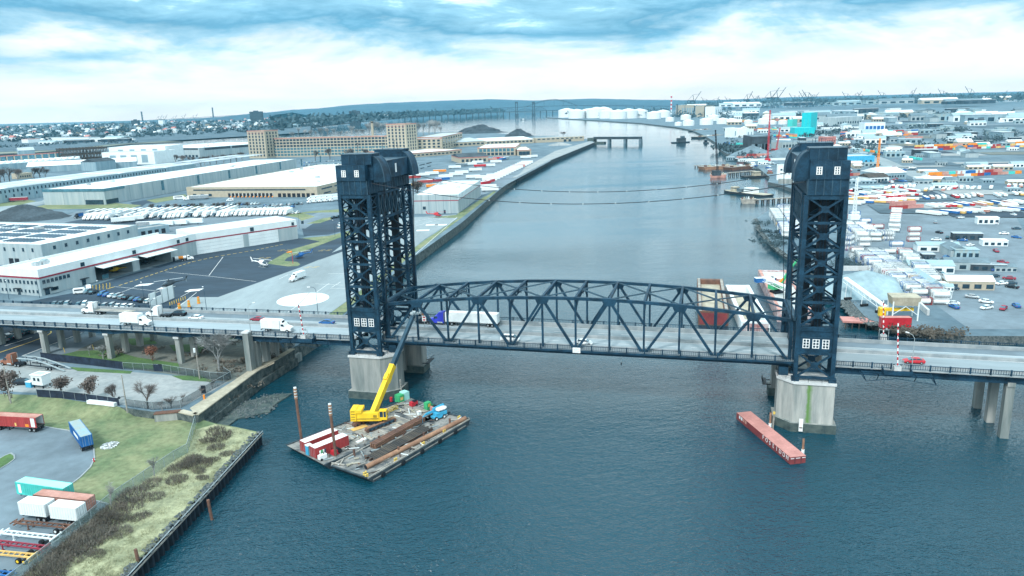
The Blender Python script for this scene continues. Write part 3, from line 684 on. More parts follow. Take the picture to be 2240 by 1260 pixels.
tower(1, SPAN + 1.07, 'dark blue steel lift tower at the right end of the span, above the red barge', 'right')
for v, dy, lab in ((-3.2, 5.2, 'thin black cable sagging between the towers, the nearer and lower of the pair'), (22.5, 5.2, 'thin black cable sagging between the towers, the farther and upper of the pair')):
    p0 = B(-.3, v, ZT + 2.9); b = M(p0)
    pts = [B(-.3 + (SPAN + .6) * k / 40, v, ZT + 2.9 - dy * (1 - ((k - 20) / 20) ** 2)) for k in range(41)]
    b.path(pts, .09, 'black', n=5)
    for k in range(3, 39, 3): b.cbox(pts[k], (.3, .2, .3), 'pole')
    obj('aerial_cable', b, loc=p0, label=lab, cat='cable', group='cables between the towers')
# ------------------------------------------------------------ piers
def pier(sgn, label):
    f = (lambda s: s) if sgn < 0 else (lambda s: SPAN - s)
    Pr, o = be('bridge_pier', label, 'bridge pier', f(-3.5), 9.5, 0)
    def ring(g): return [(f(x), y) for x, y in [(-10 - g, -5.2 - g), (-.9 + g * .5, -5.2 - g), (2.6 + g, -1.8 - g * .4), (2.6 + g, 2.6 + g), (-10 - g, 2.6 + g)]]
    def fring(g): return [(f(x), y) for x, y in [(-10 - g, 17.4 - g), (2.2 + g, 17.4 - g), (2.2 + g, 21.6 + g * .4), (-1.2 + g * .5, 25 + g), (-10 - g, 25 + g)]]
    b = M(o); b.prism(ring(0), 2.2, ZP - .55, 'concrete_green' if sgn > 0 else 'concrete'); b.prism(ring(.28), ZP - .55, ZP, 'concrete_pale'); obj('shaft', b, Pr)
    b = M(o); b.prism(ring(.75), -2, 2.2, 'concrete_wet', 'concrete'); obj('footing', b, Pr)
    b = M(o); b.prism(fring(0), 2.2, ZP - .55, 'concrete'); b.prism(fring(.28), ZP - .55, ZP, 'concrete_pale'); obj('shaft', b, Pr)
    b = M(o); b.prism(fring(.75), -2, 2.2, 'concrete_wet', 'concrete'); obj('footing', b, Pr)
    # wall with an arch between the two shafts
    a0, a1 = 2.58, 17.42; pts = [(a0, 0.5), (a0, ZP - .7), (a1, ZP - .7), (a1, .5)]
    n = 12; arch = [((a0 + a1) / 2 + 5.6 * math.cos(math.pi * k / n), 5.6 + 4.6 * math.sin(math.pi * k / n)) for k in range(n + 1)]
    poly = [(a0, 1), (a0, ZP - .7), (a1, ZP - .7), (a1, 1), (arch[0][0], 1)] + arch + [(arch[-1][0], 1)]
    s0, s1 = f(-5.4), f(-2.4); N = len(poly)
    b = M(o); vs = [(s0, y, z) for y, z in poly] + [(s1, y, z) for y, z in poly]
    fs = [tuple(range(N)), tuple(range(N, 2 * N))[::-1]] + [((k + 1) % N, k, N + k, N + (k + 1) % N) for k in range(N)]
    b.add(vs, fs, 'concrete'); obj('arch_wall', b, Pr)
    b = M(o); r = ring(.05)
    for p, q in zip(r, r[1:]):
        p, q = Vector((*p, 0)), Vector((*q, 0)); n = max(1, int((q - p).length / 2.4))
        for k in range(n + 1): c = p.lerp(q, k / n); b.cyl((c.x, c.y, ZP), (c.x, c.y, ZP + 1.1), .04, 'black', n=4)
        for z in (.55, 1.05): b.cyl((p.x, p.y, ZP + z), (q.x, q.y, ZP + z), .03, 'black', n=4)
    obj('guard_rail', b, Pr)
    for y in (-.2, 19.4): b = M(o); b.box(min(f(.2), f(2.4)), y - .9, ZP, max(f(.2), f(2.4)), y + .9, 14.65, 'steel'); obj('bearing', b, Pr)
    if sgn > 0:
        b = M(o); b.box(107.6, -6.45, .4, 108.5, -6.25, 3.6, 'white_paint'); b.box(107.7, -6.46, 1.2, 108.4, -6.45, 1.5, 'rust'); obj('gauge_board', b, Pr)
    b = M(o); fx = f(3.4); b.box(min(fx, fx - sgn * 1.1), 17, 3.0, max(fx, fx - sgn * 1.1), 22, 3.2, 'black')
    for k in range(6): b.cyl((fx - sgn * 1.0, 17 + k, 3.2), (fx - sgn * 1.0, 17 + k, 4.3), .05, 'black', n=4)
    b.box(min(fx - sgn * .95, fx - sgn * 1.05), 17, 4.2, max(fx - sgn * .95, fx - sgn * 1.05), 22, 4.3, 'black')
    for y in (17.6, 21.2): b.box(min(fx, f(2.3)), y - .1, 2.8, max(fx, f(2.3)), y + .1, 3.0, 'black')
    obj('walkway', b, Pr)
pier(-1, 'twin concrete pier under the left lift tower with grey water stains')
pier(1, 'twin concrete pier under the right lift tower with a bright green algae streak')
for s, v, h, lab in ((3.6, -8.3, 4.6, 'grey timber pile standing in the water at the left corner of the right pier'),):
    p = B(SPAN - s, v + 1.4, 0); b = M(); b.cyl((0, 0, -1), (.2, 0, h), .22, 'wood'); b.cyl((.2, 0, h), (.2, 0, h + .5), .3, 'line_yellow'); obj('timber_pile', b, loc=p, label=lab, cat='pile')
p = B(4.2, -3.2, 0); b = M(); b.cyl((0, 0, -1), (-.3, 0, 5.5), .22, 'wood'); obj('timber_pile', b, loc=p, label='leaning grey timber pile beside the right corner of the left pier', cat='pile')
# ------------------------------------------------------------ approaches
def zl(s): return ZD - (.35 + .0085 * -s if s < 0 else .35 + .006 * (s - SPAN))
def approach(sgn, s0, s1, vfar, label):
    A, o = be('approach_viaduct', label, 'viaduct', (s0 + s1) / 2, 9.4, zl(s1))
    def strip(b, v0, v1, dz0, dz1, m):
        n = 8
        for k in range(n):
            a, c = s0 + (s1 - s0) * k / n, s0 + (s1 - s0) * (k + 1) / n
            if a > c: a, c = c, a
            za, zb = zl(a), zl(c)
            vs = [(a, v0, za + dz0), (c, v0, zb + dz0), (c, v1, zb + dz0), (a, v1, za + dz0), (a, v0, za + dz1), (c, v0, zb + dz1), (c, v1, zb + dz1), (a, v1, za + dz1)]
            b.add(vs, [(3, 2, 1, 0), (4, 5, 6, 7), (0, 1, 5, 4), (2, 3, 7, 6)] + ([(3, 0, 4, 7)] if k == 0 else []) + ([(1, 2, 6, 5)] if k == n - 1 else []), m)
    b = M(o); strip(b, -.45, vfar - 1.4, -.55, 0, 'deck_concrete'); obj('road_deck', b, A)
    b = M(o); strip(b, 8.74, 9.26, .004, .82, 'parapet'); obj('median_barrier', b, A)
    for v, h in ((.1, .55), (vfar - 1.9, .95)):
        b = M(o); strip(b, v - .2, v + .2, .004, h, 'parapet' if v < 5 else 'parapet'); obj('parapet', b, A)
    b = M(o); strip(b, vfar - 6.3, vfar - 2.15, .006, .012, 'asphalt_grey'); obj('shoulder', b, A)
    b = M(o); strip(b, .75, .9, .006, .012, 'line_white'); strip(b, 8.35, 8.5, .006, .012, 'line_white'); strip(b, 9.55, 9.7, .006, .012, 'line_white'); strip(b, 13.0, 13.12, .013, .018, 'line_white'); obj('lane_marking', b, A)
    for v in (-1.95, vfar):
        b = M(o); strip(b, v - .2 if v < 0 else v - 1.35, v + 1.45 if v < 0 else v + .2, -.28, -.06, 'parapet'); obj('sidewalk', b, A)
        b = M(o); railing(b, s0, s1, v, zl, 4.1, dense=.5); obj('railing', b, A)
        b = M(o); n = 40
        for k in range(n):          # haunched fascia girder
            a, c = s0 + (s1 - s0) * k / n, s0 + (s1 - s0) * (k + 1) / n
            if a > c: a, c = c, a
            d = lambda s: 1.05 + .75 * abs(math.cos(math.pi * (s + 42.7) / 26.0)) ** 3 if sgn < 0 and s < -42 else 1.9
            w0, w1 = v + .9 if v < 0 else v - 1.2, v + 1.2 if v < 0 else v - .9
            vs = [(a, w0, zl(a) - .3 - d(a)), (c, w0, zl(c) - .3 - d(c)), (c, w1, zl(c) - .3 - d(c)), (a, w1, zl(a) - .3 - d(a)), (a, w0, zl(a) - .29), (c, w0, zl(c) - .29), (c, w1, zl(c) - .29), (a, w1, zl(a) - .29)]
            b.add(vs, [(3, 2, 1, 0), (0, 1, 5, 4), (2, 3, 7, 6)], 'steel')
        for k in range(int(abs(s1 - s0) / 4.1) + 1):
            s = s0 + (s1 - s0) * k * 4.1 / abs(s1 - s0); b.box(s - .09, v + .78 if v < 0 else v - .9, zl(s) - 1.5, s + .09, v + .9 if v < 0 else v - .78, zl(s) - .3, 'steel')
            b.beam((s, v - .1 if v < 0 else v + .1, zl(s) - .4), (s, v + .9 if v < 0 else v - .9, zl(s) - .4), .18, .2, 'steel')
        obj('fascia_girder', b, A)
    for v in (3.4, 7.2, 11, 14.8):
        b = M(o); strip(b, v - .2, v + .2, -1.8, -.56, 'steel'); obj('girder', b, A)
    return A, o
A1, o1 = approach(-1, -9.9, -215, 20.4, 'long left approach viaduct of the bridge carrying the road on concrete columns')
for s in (-68.9, -94.5, -119.5, -144.5, -169.5, -194.5):
    b = M(o1); z = zl(s) - 1.95; b.box(s - .75, -1.3, z - 1.0, s + .75, 19.6, z, 'concrete'); b.box(s - .95, -1.6, z - .45, s + .95, -1.3, z + .1, 'concrete_pale'); obj('cap_beam', b, A1)
    for v in (-.4, 5.9, 12.2, 18.5):
        b = M(o1); b.box(s - .8, v - .75, LZ - .5, s + .8, v + .75, z - 1.0, 'concrete'); obj('column', b, A1)
s = -43.4; b = M(o1); z = zl(s) - 1.75
b.box(s - .9, -3.6, 0, s + .9, -1.35, zl(s) + .9, 'concrete'); b.box(s - 1.1, -3.8, zl(s) + .9, s + 1.1, -1.3, zl(s) + 1.35, 'concrete_pale'); obj('end_pylon', b, A1)
for v in (.8, 5.6, 10.4, 15.2, 19.6):
    b = M(o1); b.box(s - .9, v - .85, 0, s + 1.0, v + .85, z, 'concrete'); obj('column', b, A1)
b = M(o1); b.box(s - 2.2, -4.2, -1, s + 2.4, 21.5, 2.6, 'concrete', ); b.box(s - 1.9, -1, z - .9, s + 1.6, 20, z + .01, 'concrete'); obj('abutment', b, A1)
A2, o2 = approach(1, SPAN + 9.9, 330, 19.6, 'right approach viaduct of the bridge running out of the picture')
for s in (153, 185, 217, 249, 281, 313):
    b = M(o2); z = zl(s) - 1.9; b.box(s - .8, -1.2, z - 1, s + .8, 19, z, 'concrete'); obj('cap_beam', b, A2)
    for v in (0, 9, 18): b = M(o2); b.box(s - .9, v - .9, -2, s + .9, v + .9, z - 1, 'concrete'); obj('column', b, A2)
# crossing gates on outrigger platforms
def gate(s, v, side, label, h=10.5):
    z = zl(s); k = -1 if side < 0 else 1
    p = B(s, v, z); e = empty('barrier_gate', label, 'barrier gate', p, TH, 'raised barrier gates of the lift bridge')
    b = M(); b.box(-3, -1.2, -.5, 3, 1.2, -.3, 'steel')
    for x in (-3, 3):
        b.beam((x, -1.2 * 1, -.3), (x, 1.2, .7), .15, .5, 'steel'); b.box(x - .08, -1.2, -.6, x + .08, 1.2, .55, 'steel')
    b.box(-3, k * 1.15 - .06, -.6, 3, k * 1.15 + .06, .45, 'steel')
    for x in (-4, 4):
        b.beam((x, -k * .8, -1.0), (x, k * 1.0, -.6), .14, .16, 'steel'); b.beam((x, -k * .8, -2.6), (x, k * 1.0, -.6), .14, .16, 'steel')
    b.box(-7.5, -k * .6 - .12, -.9, 7.5, -k * .6 + .12, -.6, 'steel'); b.box(-7.5, k * .6 - .12, -1.0, 7.5, k * .6 + .12, -.7, 'steel')
    for x in (-7.4, 7.4):
        b.beam((x, -k * .9, -.6), (x + .9, k * .6, -2.6), .14, .14, 'steel'); b.beam((x, k * .9, -.6), (x + .9, k * .6, -2.6), .14, .14, 'steel'); b.beam((x - .6, 0, -.6), (x + .9, k * .6, -2.6), .14, .14, 'steel')
    b.beam((-6.6, k * .6, -2.6), (0, k * .6, -1.6), .1, .1, 'steel'); b.beam((8.2, k * .6, -2.6), (0, k * .6, -1.6), .1, .1, 'steel')
    obj('platform', b, e)
    b = M(); b.box(-.75, -.6, -.3, .75, .6, 1.25, 'concrete_pale'); b.box(-.5, -.45, 1.25, .5, .45, 1.5, 'pole'); obj('machine_housing', b, e)
    b = M()
    for x in (-1.1, 1.2):
        b.cyl((x, 0, -.3), (x, 0, 2.9), .07, 'pole', n=5)
    b.box(-1.1, -.05, 2.6, 1.2, .05, 2.7, 'pole'); b.cbox((.6, -.1, 2.9), (.4, .3, .5), 'pole'); obj('lamp_frame', b, e)
    b = M(); top = Vector((-.75, 0, h)); bot = Vector((0, 0, 1.3)); n = 14
    for i in range(n): b.beam(bot.lerp(top, i / n), bot.lerp(top, (i + 1) / n), .26, .2, 'white_paint' if i % 2 else 'red_paint', up=(0, 1, 0))
    for i in (4, 7, 10, 13): b.cbox(bot.lerp(top, i / n) + Vector((.1, -.2, 0)), (.22, .22, .3), 'black')
    obj('gate_arm', b, e)
gate(-24.5, -3.4, -1, 'red and white striped barrier gate left of the left tower')
gate(128.5, -3.4, -1, 'red and white striped barrier gate near the right tower, on the near railing', 11.5)
gate(130.5, 21.6, 1, 'red and white striped barrier gate beyond the right tower, on the far railing', 10.5)
# ------------------------------------------------------------ vehicle kinds (x forwards, origin on the ground at the middle)
def wheel(r, w, hub='metal'):
    b = M(); b.cyl((0, -w / 2, 0), (0, w / 2, 0), r, 'rubber', n=14); b.cyl((0, -w / 2 - .02, 0), (0, w / 2 + .02, 0), r * .55, hub, n=10); return b
def wheel_at(x, y, r, w, hub='metal'):
    b = M(); b.cyl((x, y - w / 2, r), (x, y + w / 2, r), r, 'rubber', n=14); b.cyl((x, y - w / 2 - .02, r), (x, y + w / 2 + .02, r), r * .55, hub, n=10); return b
def section(x, hw, z0, z1, hwt=None):
    hwt = hw * .9 if hwt is None else hwt; c = .12
    return [(x, -hw, z0 + c), (x, -hw * .92, z0), (x, hw * .92, z0), (x, hw, z0 + c), (x, hw, z1 - (z1 - z0) * .35), (x, hwt, z1), (x, -hwt, z1), (x, -hw, z1 - (z1 - z0) * .35)]
def car_kind(L_, hood, roof0, roof1, trunk, zr, zh, paint='white_paint', hw=.9):
    """a car: hood height zh, roof between roof0..roof1 at height zr"""
    h = L_ / 2
    b = M()
    zb = .28
    xs = [(-h, hw * .86, zb + .12, trunk * .92), (-h + .15, hw * .96, zb, trunk), (roof1 - .7, hw, zb, trunk + .03), (0, hw, zb, (trunk + zh) / 2 + .08), (roof0 + .7, hw, zb, zh + .05), (h - .35, hw * .95, zb, zh - .12), (h - .02, hw * .82, zb + .1, zh - .3)]
    b.loft([section(*x) for x in xs], paint)
    c = M()
    def cs(x, z, w): return [(x, -w, z), (x, w, z)]
    zw = max(trunk, zh) + .02; r0, r1 = roof0, roof1
    q = [(roof1 - .55, hw * .9, trunk), (r1, hw * .74, zr - .05), (r1 + .35, hw * .76, zr), (r0 - .45, hw * .76, zr), (r0, hw * .74, zr - .06), (roof0 + .75, hw * .9, zh + .02)]
    # glass house: side panes and screens; painted roof
    top = [(x, w, z) for x, w, z in q]
    for (x0, w0, z0), (x1, w1, z1) in zip(top, top[1:]):
        c.quad((x0, -w0, z0), (x1, -w1, z1), (x1, w1, z1), (x0, w0, z0), 'glass_blue' if abs(z1 - z0) > .15 else paint)
    for sg_ in (-1, 1):
        low_ = [(q[0][0], sg_ * hw * .93, zw - .12), (q[-1][0], sg_ * hw * .93, zw - .12)]
        pts = [(x, sg_ * w, z) for x, w, z in top]; f = pts + [low_[1], low_[0]]
        c.add(f, [tuple(range(len(f))) if sg_ < 0 else tuple(range(len(f)))[::-1]], 'glass')
        xm = (r0 + r1) / 2; c.beam((xm, sg_ * hw * .93, zw - .1), (xm, sg_ * hw * .77, zr - .02), .09, .05, paint)
    parts = [('body', b, None), ('cabin', c, None)]
    for x in (h - .85, -h + .85):
        for y in (-hw + .1, hw - .1): parts.append(('wheel', wheel_at(x, y, .33, .22), None))
    for y in (-hw * .62, hw * .62):
        d = M(); d.cbox((h - .1, y, zh - .32), (.2, .34, .14), 'white_paint'); parts.append(('headlight', d, None))
    for y in (-hw * .68, hw * .68):
        d = M(); d.cbox((-h + .04, y, trunk - .2), (.12, .36, .16), 'red_paint'); parts.append(('tail_light', d, None))
    return Kind(parts)
SEDAN = car_kind(4.8, 1, .75, -1.15, 1.02, 1.45, .92)
SUV = car_kind(4.8, 1, .85, -2.0, 1.1, 1.75, 1.05)
HATCH = car_kind(4.4, 1, .75, -1.75, .95, 1.5, .92)
COUPE = car_kind(4.7, 1, .55, -1.3, 1.0, 1.36, .86)
def van_kind():
    b = M(); b.loft([section(*x) for x in [(-2.9, .95, .35, 2.3), (-2.7, 1.0, .3, 2.45), (1.2, 1.0, .3, 2.45), (1.9, .98, .3, 1.35), (2.75, .95, .3, 1.15), (2.9, .85, .4, .9)]], 'white_paint')
    g = M(); g.quad((1.22, -.8, 2.3), (1.88, -.85, 1.42), (1.88, .85, 1.42), (1.22, .8, 2.3), 'glass')
    for s_ in (-1, 1): g.box(-2.4, s_ * 1.01 - .01, 1.5, .9, s_ * 1.01 + .01, 2.1, 'glass')
    return Kind([('body', b, None), ('window', g, None)] + [('wheel', wheel_at(x, y, .36, .24), None) for x in (1.9, -1.9) for y in (-.9, .9)])
VAN = van_kind()
def cab_parts(x, paint, sleeper, low_nose=False):
    """conventional cab; x = front of bumper"""
    P_ = []
    b = M()
    hood = 1.75 if not sleeper else 2.0
    b.loft([section(x, .8, .55, 1.35), section(x - .25, 1.0, .5, 1.6), section(x - hood, 1.1, .5, 1.95)], paint)
    b.loft([section(x - hood + .02, 1.12, .5, 2.0, 1.1), section(x - hood - .45, 1.15, .5, 2.75, 1.0), section(x - hood - 1.5, 1.15, .5, 2.85, 1.02)], paint)
    end = x - hood - 1.5
    if sleeper:
        b.loft([section(end + .55, 1.12, .55, 2.85, 1.0), section(end, 1.2, .55, 3.75, 1.05), section(end - 1.6, 1.22, .55, 3.95, 1.1)], paint); end -= 1.6
    P_.append(('cab', b, None)); k = len(P_) - 1
    g = M(); g.quad((x - hood - .03, -.98, 2.06), (x - hood - .03, .98, 2.06), (x - hood - .44, .92, 2.68), (x - hood - .44, -.92, 2.68), 'glass')
    for s_ in (-1, 1): g.box(x - hood - 1.25, s_ * 1.14 - .02, 1.9, x - hood - .35, s_ * 1.14 + .02, 2.55, 'glass')
    P_.append(('windscreen', g, 0)); 
    g = M(); g.box(x - .02, -.55, .75, x + .05, .55, 1.35, 'metal'); g.box(x - .05, -1.1, .4, x + .12, 1.1, .7, 'metal'); P_.append(('grille', g, 0))
    for s_ in (-1, 1):
        g = M(); g.cbox((x - .05, s_ * .82, 1.15), (.12, .3, .22), 'white_paint'); P_.append(('headlight', g, 0))
        g = M(); g.cbox((x - hood - .3, s_ * 1.4, 2.2), (.16, .12, .6), 'black'); g.beam((x - hood - .3, s_ * 1.12, 2.3), (x - hood - .3, s_ * 1.38, 2.3), .05, .05, 'black'); P_.append(('mirror', g, 0))
    return P_, end
def box_truck_kind(reefer=True, Lb=6.2, hb=2.5):
    P_, end = cab_parts(4.6, 'white_paint', False)
    b = M(); b.box(end - .15 - Lb, -1.2, 1.05, end - .15, 1.2, 1.05 + hb, 'white_wall'); b.box(end - .16 - Lb, -1.22, 1.0, end - .14, 1.22, 1.1, 'metal')
    b.box(end - .15 - Lb, -1.22, 1.02 + hb, end - .15, 1.22, 1.08 + hb, 'white_paint'); P_.append(('cargo_box', b, None)); i = len(P_) - 1
    if reefer: r = M(); r.box(end - .14, -.8, 2.7, end + .5, .8, 3.5, 'white_paint'); r.box(end + .5, -.6, 2.8, end + .55, .6, 3.4, 'black'); P_.append(('cooling_unit', r, i))
    d = M(); d.box(end - .15 - Lb + 2.6, -1.22, 1.15, end - .15 - Lb + 3.7, -1.2, 1.0 + hb, 'white_paint'); P_.append(('door', d, i))
    f = M(); f.box(end - Lb, -.45, .7, 4, .45, 1.0, 'black'); f.box(end - .3 - Lb, -1.15, .55, end - .1 - Lb, 1.15, .75, 'black'); P_.append(('chassis', f, None))
    for x in (3.5, end - Lb + 1.6):
        for y in (-1.0, 1.0): P_.append(('wheel', wheel_at(x, y, .5, .34), None))
    return Kind(P_)
BOX_TRUCK = box_truck_kind(); BOX_TRUCK_PLAIN = box_truck_kind(False, 6.8, 2.7)
def tractor_parts(x, sleeper=True):
    P_, end = cab_parts(x, 'white_paint', sleeper)
    f = M(); f.box(end - 3.4, -.5, .75, x - .6, .5, 1.05, 'black'); f.box(end - 2.6, -1.1, .95, end - .9, 1.1, 1.12, 'black'); P_.append(('chassis', f, None))
    for s_ in (-1, 1): t = M(); t.cyl((end + .3, s_ * 1.0, .8), (end + 1.9, s_ * 1.0, .8), .32, 'metal', n=10); P_.append(('fuel_tank', t, None))
    for s_ in (-1, 1): t = M(); t.cyl((end - .12, s_ * .95, 1.0), (end - .12, s_ * .95, 3.7), .09, 'metal', n=6); P_.append(('exhaust', t, None))
    for xx in (x - 1.1, end - 1.3, end - 2.55):
        for y in (-1.0, 1.0): P_.append(('wheel', wheel_at(xx, y, .52, .36 if xx > end else .5), None))
    return P_, end
def trailer_parts(x0, x1, box='white_wall', nose=True, h=2.75):
    P_ = []
    b = M(); b.box(x1, -1.28, 1.15, x0, 1.28, 1.15 + h, box); b.box(x1, -1.3, 1.1, x0, 1.3, 1.22, 'metal'); b.box(x1 + .02, -1.3, 1.13 + h, x0 - .02, 1.3, 1.18 + h, 'white_paint'); P_.append(('trailer_box', b, None))
    f = M(); f.box(x1 + .2, -.6, .8, x0 - 1.5, .6, 1.1, 'black'); f.box(x1 + .05, -1.2, .45, x1 + .25, 1.2, .62, 'black'); f.box(x0 - 3.6, -.9, 0.1, x0 - 3.4, -.7, 1.1, 'black'); f.box(x0 - 3.6, .7, 0.1, x0 - 3.4, .9, 1.1, 'black'); P_.append(('trailer_frame', f, None))
    for xx in (x1 + 1.6, x1 + 2.85):
        for y in (-1.0, 1.0): P_.append(('wheel', wheel_at(xx, y, .52, .5), None))
    return P_
def merge_kinds(*ps):
    out = []
    for P_ in ps:
        k = len(out); out += [(n, m, None if p is None else p + k) for n, m, p in P_]
    return out
_tp, _te = tractor_parts(10.2); SEMI = Kind(merge_kinds(_tp, trailer_parts(_te - .6, _te - .6 - 15.8)))
_tp, _te = tractor_parts(10.2, False); DAYCAB_SEMI = Kind(merge_kinds(_tp, trailer_parts(_te - .6, _te - .6 - 13.5)))
_tp, _te = tractor_parts(4.2); TRACTOR = Kind(_tp)
_tp, _te = tractor_parts(4.0, False); DAYCAB = Kind(_tp)
def flatbed():
    P_, e = tractor_parts(9.5); x0, x1 = e - .4, e - .4 - 14.2
    b = M(); b.box(x1, -1.28, 1.2, x0, 1.28, 1.42, 'wood'); b.box(x1, -1.32, 1.22, x0, -1.28, 1.46, 'metal'); b.box(x1, 1.28, 1.22, x0, 1.32, 1.46, 'metal'); b.box(x1 + .3, -.5, .85, x0 - 2, .5, 1.2, 'black'); b.box(x0 - .1, -1.28, 1.42, x0, 1.28, 2.1, 'metal')
    Q = [('flat_deck', b, None)] + [('wheel', wheel_at(xx, y, .52, .5), None) for xx in (x1 + 1.4, x1 + 3.2) for y in (-1, 1)]
    return Kind(merge_kinds(P_, Q))
FLATBED = flatbed()
TRAILER = Kind(trailer_parts(7.6, -7.6)); SHORT_TRAILER = Kind(trailer_parts(4.4, -4.4))
def corrug(b, x0, x1, y, z0, z1, m, step=.28, d=.04, axis='x'):
    n = int(abs(x1 - x0) / step); s = 1 if y > 0 else -1
    for k in range(0, n, 2):
        a, c = x0 + (x1 - x0) * k / n, x0 + (x1 - x0) * (k + 1) / n
        if axis == 'x': b.box(min(a, c), min(y, y + s * d), z0, max(a, c), max(y, y + s * d), z1, m)
        else: b.box(min(y, y + s * d), min(a, c), z0, max(y, y + s * d), max(a, c), z1, m)
def container_parts(L_, body, roof, h=2.6, z=1.25, doors=True, open_end=False, frame=None):
    b = M(); x = L_ / 2; fr = frame or body
    if open_end:
        for y in (-1.22, 1.17): b.box(-x, y, z, x, y + .05, z + h, body)
        b.box(x - .08, -1.2, z, x, 1.2, z + h, body)
        for y in (-1.16, 1.14): b.box(-x, y, z + .1, x - .1, y + .02, z + h - .06, 'white_wall')
        b.box(-x, -1.17, z, x, 1.17, z + .08, 'wood_dark')
    else:
        b.box(-x, -1.2, z, x, 1.2, z + h - .05, body)
    corrug(b, -x + .2, x - .2, -1.22, z + .16, z + h - .14, body); corrug(b, -x + .2, x - .2, 1.22, z + .16, z + h - .14, body)
    for sx in (-x, x - .12):
        for y in (-1.25, 1.13): b.box(sx, y, z - .02, sx + .12, y + .12, z + h + .02, fr)
    for y in (-1.255, 1.135): b.box(-x + .12, y, z + h - .12, x - .12, y + .12, z + h + .015, fr); b.box(-x + .12, y, z - .02, x - .12, y + .12, z + .14, fr)
    P_ = [('container', b, None)]
    r = M(); r.box(-x + .02, -1.14, z + h - .045, x - .02, 1.14, z + h, roof)
    n = int(L_ / .6)
    for k in range(n): a = -x + .3 + k * .6; r.box(a, -1.1, z + h, a + .25, 1.1, z + h + .025, roof)
    P_.append(('roof', r, 0))
    if doors and not open_end:
        d = M(); d.box(-x - .03, -1.12, z + .08, -x, -.02, z + h - .1, body); d.box(-x - .03, .02, z + .08, -x, 1.12, z + h - .1, body)
        for y in (-.85, -.35, .35, .85): d.cyl((-x - .07, y, z + .1), (-x - .07, y, z + h - .12), .03, 'metal', n=5)
        for zz_ in (.5, 1.1, 1.7, 2.2): d.box(-x - .05, -1.05, z + zz_, -x - .03, -.06, z + zz_ + .05, fr); d.box(-x - .05, .06, z + zz_, -x - .03, 1.05, z + zz_ + .05, fr)
        P_.append(('door', d, 0))
    return P_
def chassis_parts(L_, paint, hub='metal', ladder=True):
    x = L_ / 2; b = M()
    for y in (-.5, .5): b.box(-x + .1, y - .09, .95, x - 1.0, y + .09, 1.22, paint)
    n = int(L_ / 1.15)
    for k in range(n): a = -x + .3 + k * 1.15; b.box(a, -.5, 1.0, a + .16, .5, 1.18, paint)
    for a in (-x, x - 1.1): b.box(a, -1.2, .98, a + .3, 1.2, 1.24, paint)
    b.box(-x - .1, -1.2, .45, -x + .05, 1.2, .62, paint); b.box(-x - .04, -.9, .6, -x + .06, -.7, 1.0, paint); b.box(-x - .04, .7, .6, -x + .06, .9, 1.0, paint)
    for y in (-.16, .16): b.box(x - 1.1, y - .1, .95, x + .3, y + .1, 1.15, paint)
    b.box(x + .05, -.9, .98, x + .25, .9, 1.15, paint)
    P_ = [('chassis', b, None)]
    g = M()
    for y in (-.6, .6): g.box(x - 3.6, y - .08, .08, x - 3.4, y + .08, 1.0, paint); g.box(x - 3.75, y - .16, 0, x - 3.25, y + .16, .08, paint)
    g.beam((x - 3.5, -.6, .5), (x - 3.5, .6, .5), .06, .06, paint); P_.append(('landing_leg', g, None))
    for xx in (-x + 1.0, -x + 2.25):
        for y in (-.95, .95): P_.append(('wheel', wheel_at(xx, y, .5, .5, hub), None))
    return P_
CHASSIS = Kind(chassis_parts(12.2, 'white_paint', 'white_paint'))
# ------------------------------------------------------------ traffic on the bridge
def on_road(s, v, dz=0):
    z = ZD if -1.2 <= s <= SPAN + 1.2 else zl(s)
    return B(s, v, z + .015 + dz)
FWD, BACK = TH, TH + math.pi
def s_at(px, py, z=ZD):
    p = P(px, py, z) - BO; return p.dot(BU), p.dot(BV)
TR = 'traffic on the bridge'
SEMI.put('semi_truck', 'blue semi tractor pulling a long white trailer across the lift span', 'semi truck', on_road(s_at(1008, 712)[0], 15.4), BACK, TR, {'white_paint': 'white_paint'})
r_ = [o for o in bpy.data.objects if o.name.startswith('cab') and o.parent and o.parent.name == 'semi_truck'][0]
me = r_.data.copy(); r_.data = me
for i, x in enumerate(me.materials):
    if x.name == 'white_paint': me.materials[i] = MATS['blue_bright']
SUV.put('parked_suv'.replace('parked_', 'white_'), 'white hatchback suv driving behind the near truss left of mid span', 'car', on_road(s_at(1117, 746)[0], 3.0), FWD, TR, {'white_paint': 'white_paint'})
SEDAN.put('sedan', 'white sedan driving just above the notice board on the span railing', 'car', on_road(s_at(1276, 755)[0], 3.0), FWD, TR)
BOX_TRUCK.put('box_truck', 'white refrigerated box truck on the viaduct beside the left barrier gate', 'box truck', on_road(s_at(612, 722, 15.9)[0], 2.6), FWD, TR)
BOX_TRUCK_PLAIN.put('box_truck', 'white box truck on the far left viaduct in front of a bobtail tractor', 'box truck', on_road(s_at(308, 708, 15.5)[0], 2.6), FWD, TR)
SEDAN.put('sedan', 'dark blue sedan on the viaduct just left of the left tower', 'car', on_road(s_at(718, 706, 16)[0], 11.6), BACK, TR, {'white_paint': 'blue_paint'})
COUPE.put('sedan', 'dark red sedan on the viaduct left of the refrigerated box truck', 'car', on_road(s_at(561, 700, 16)[0], 12.2), BACK, TR, {'white_paint': 'stripe_red'})
SEDAN.put('sedan', 'silver white sedan on the viaduct between the black pickup and red sedan', 'car', on_road(s_at(437, 694, 15.6)[0], 11.2), BACK, TR)
SUV.put('suv', 'black suv on the viaduct right of the white bobtail tractor', 'car', on_road(s_at(397, 686, 15.6)[0], 14.4), BACK, TR, {'white_paint': 'black'})
TRACTOR.put('semi_tractor', 'white bobtail semi tractor without trailer on the viaduct', 'semi truck', on_road(s_at(354, 690, 15.5)[0], 11.8), BACK, TR)
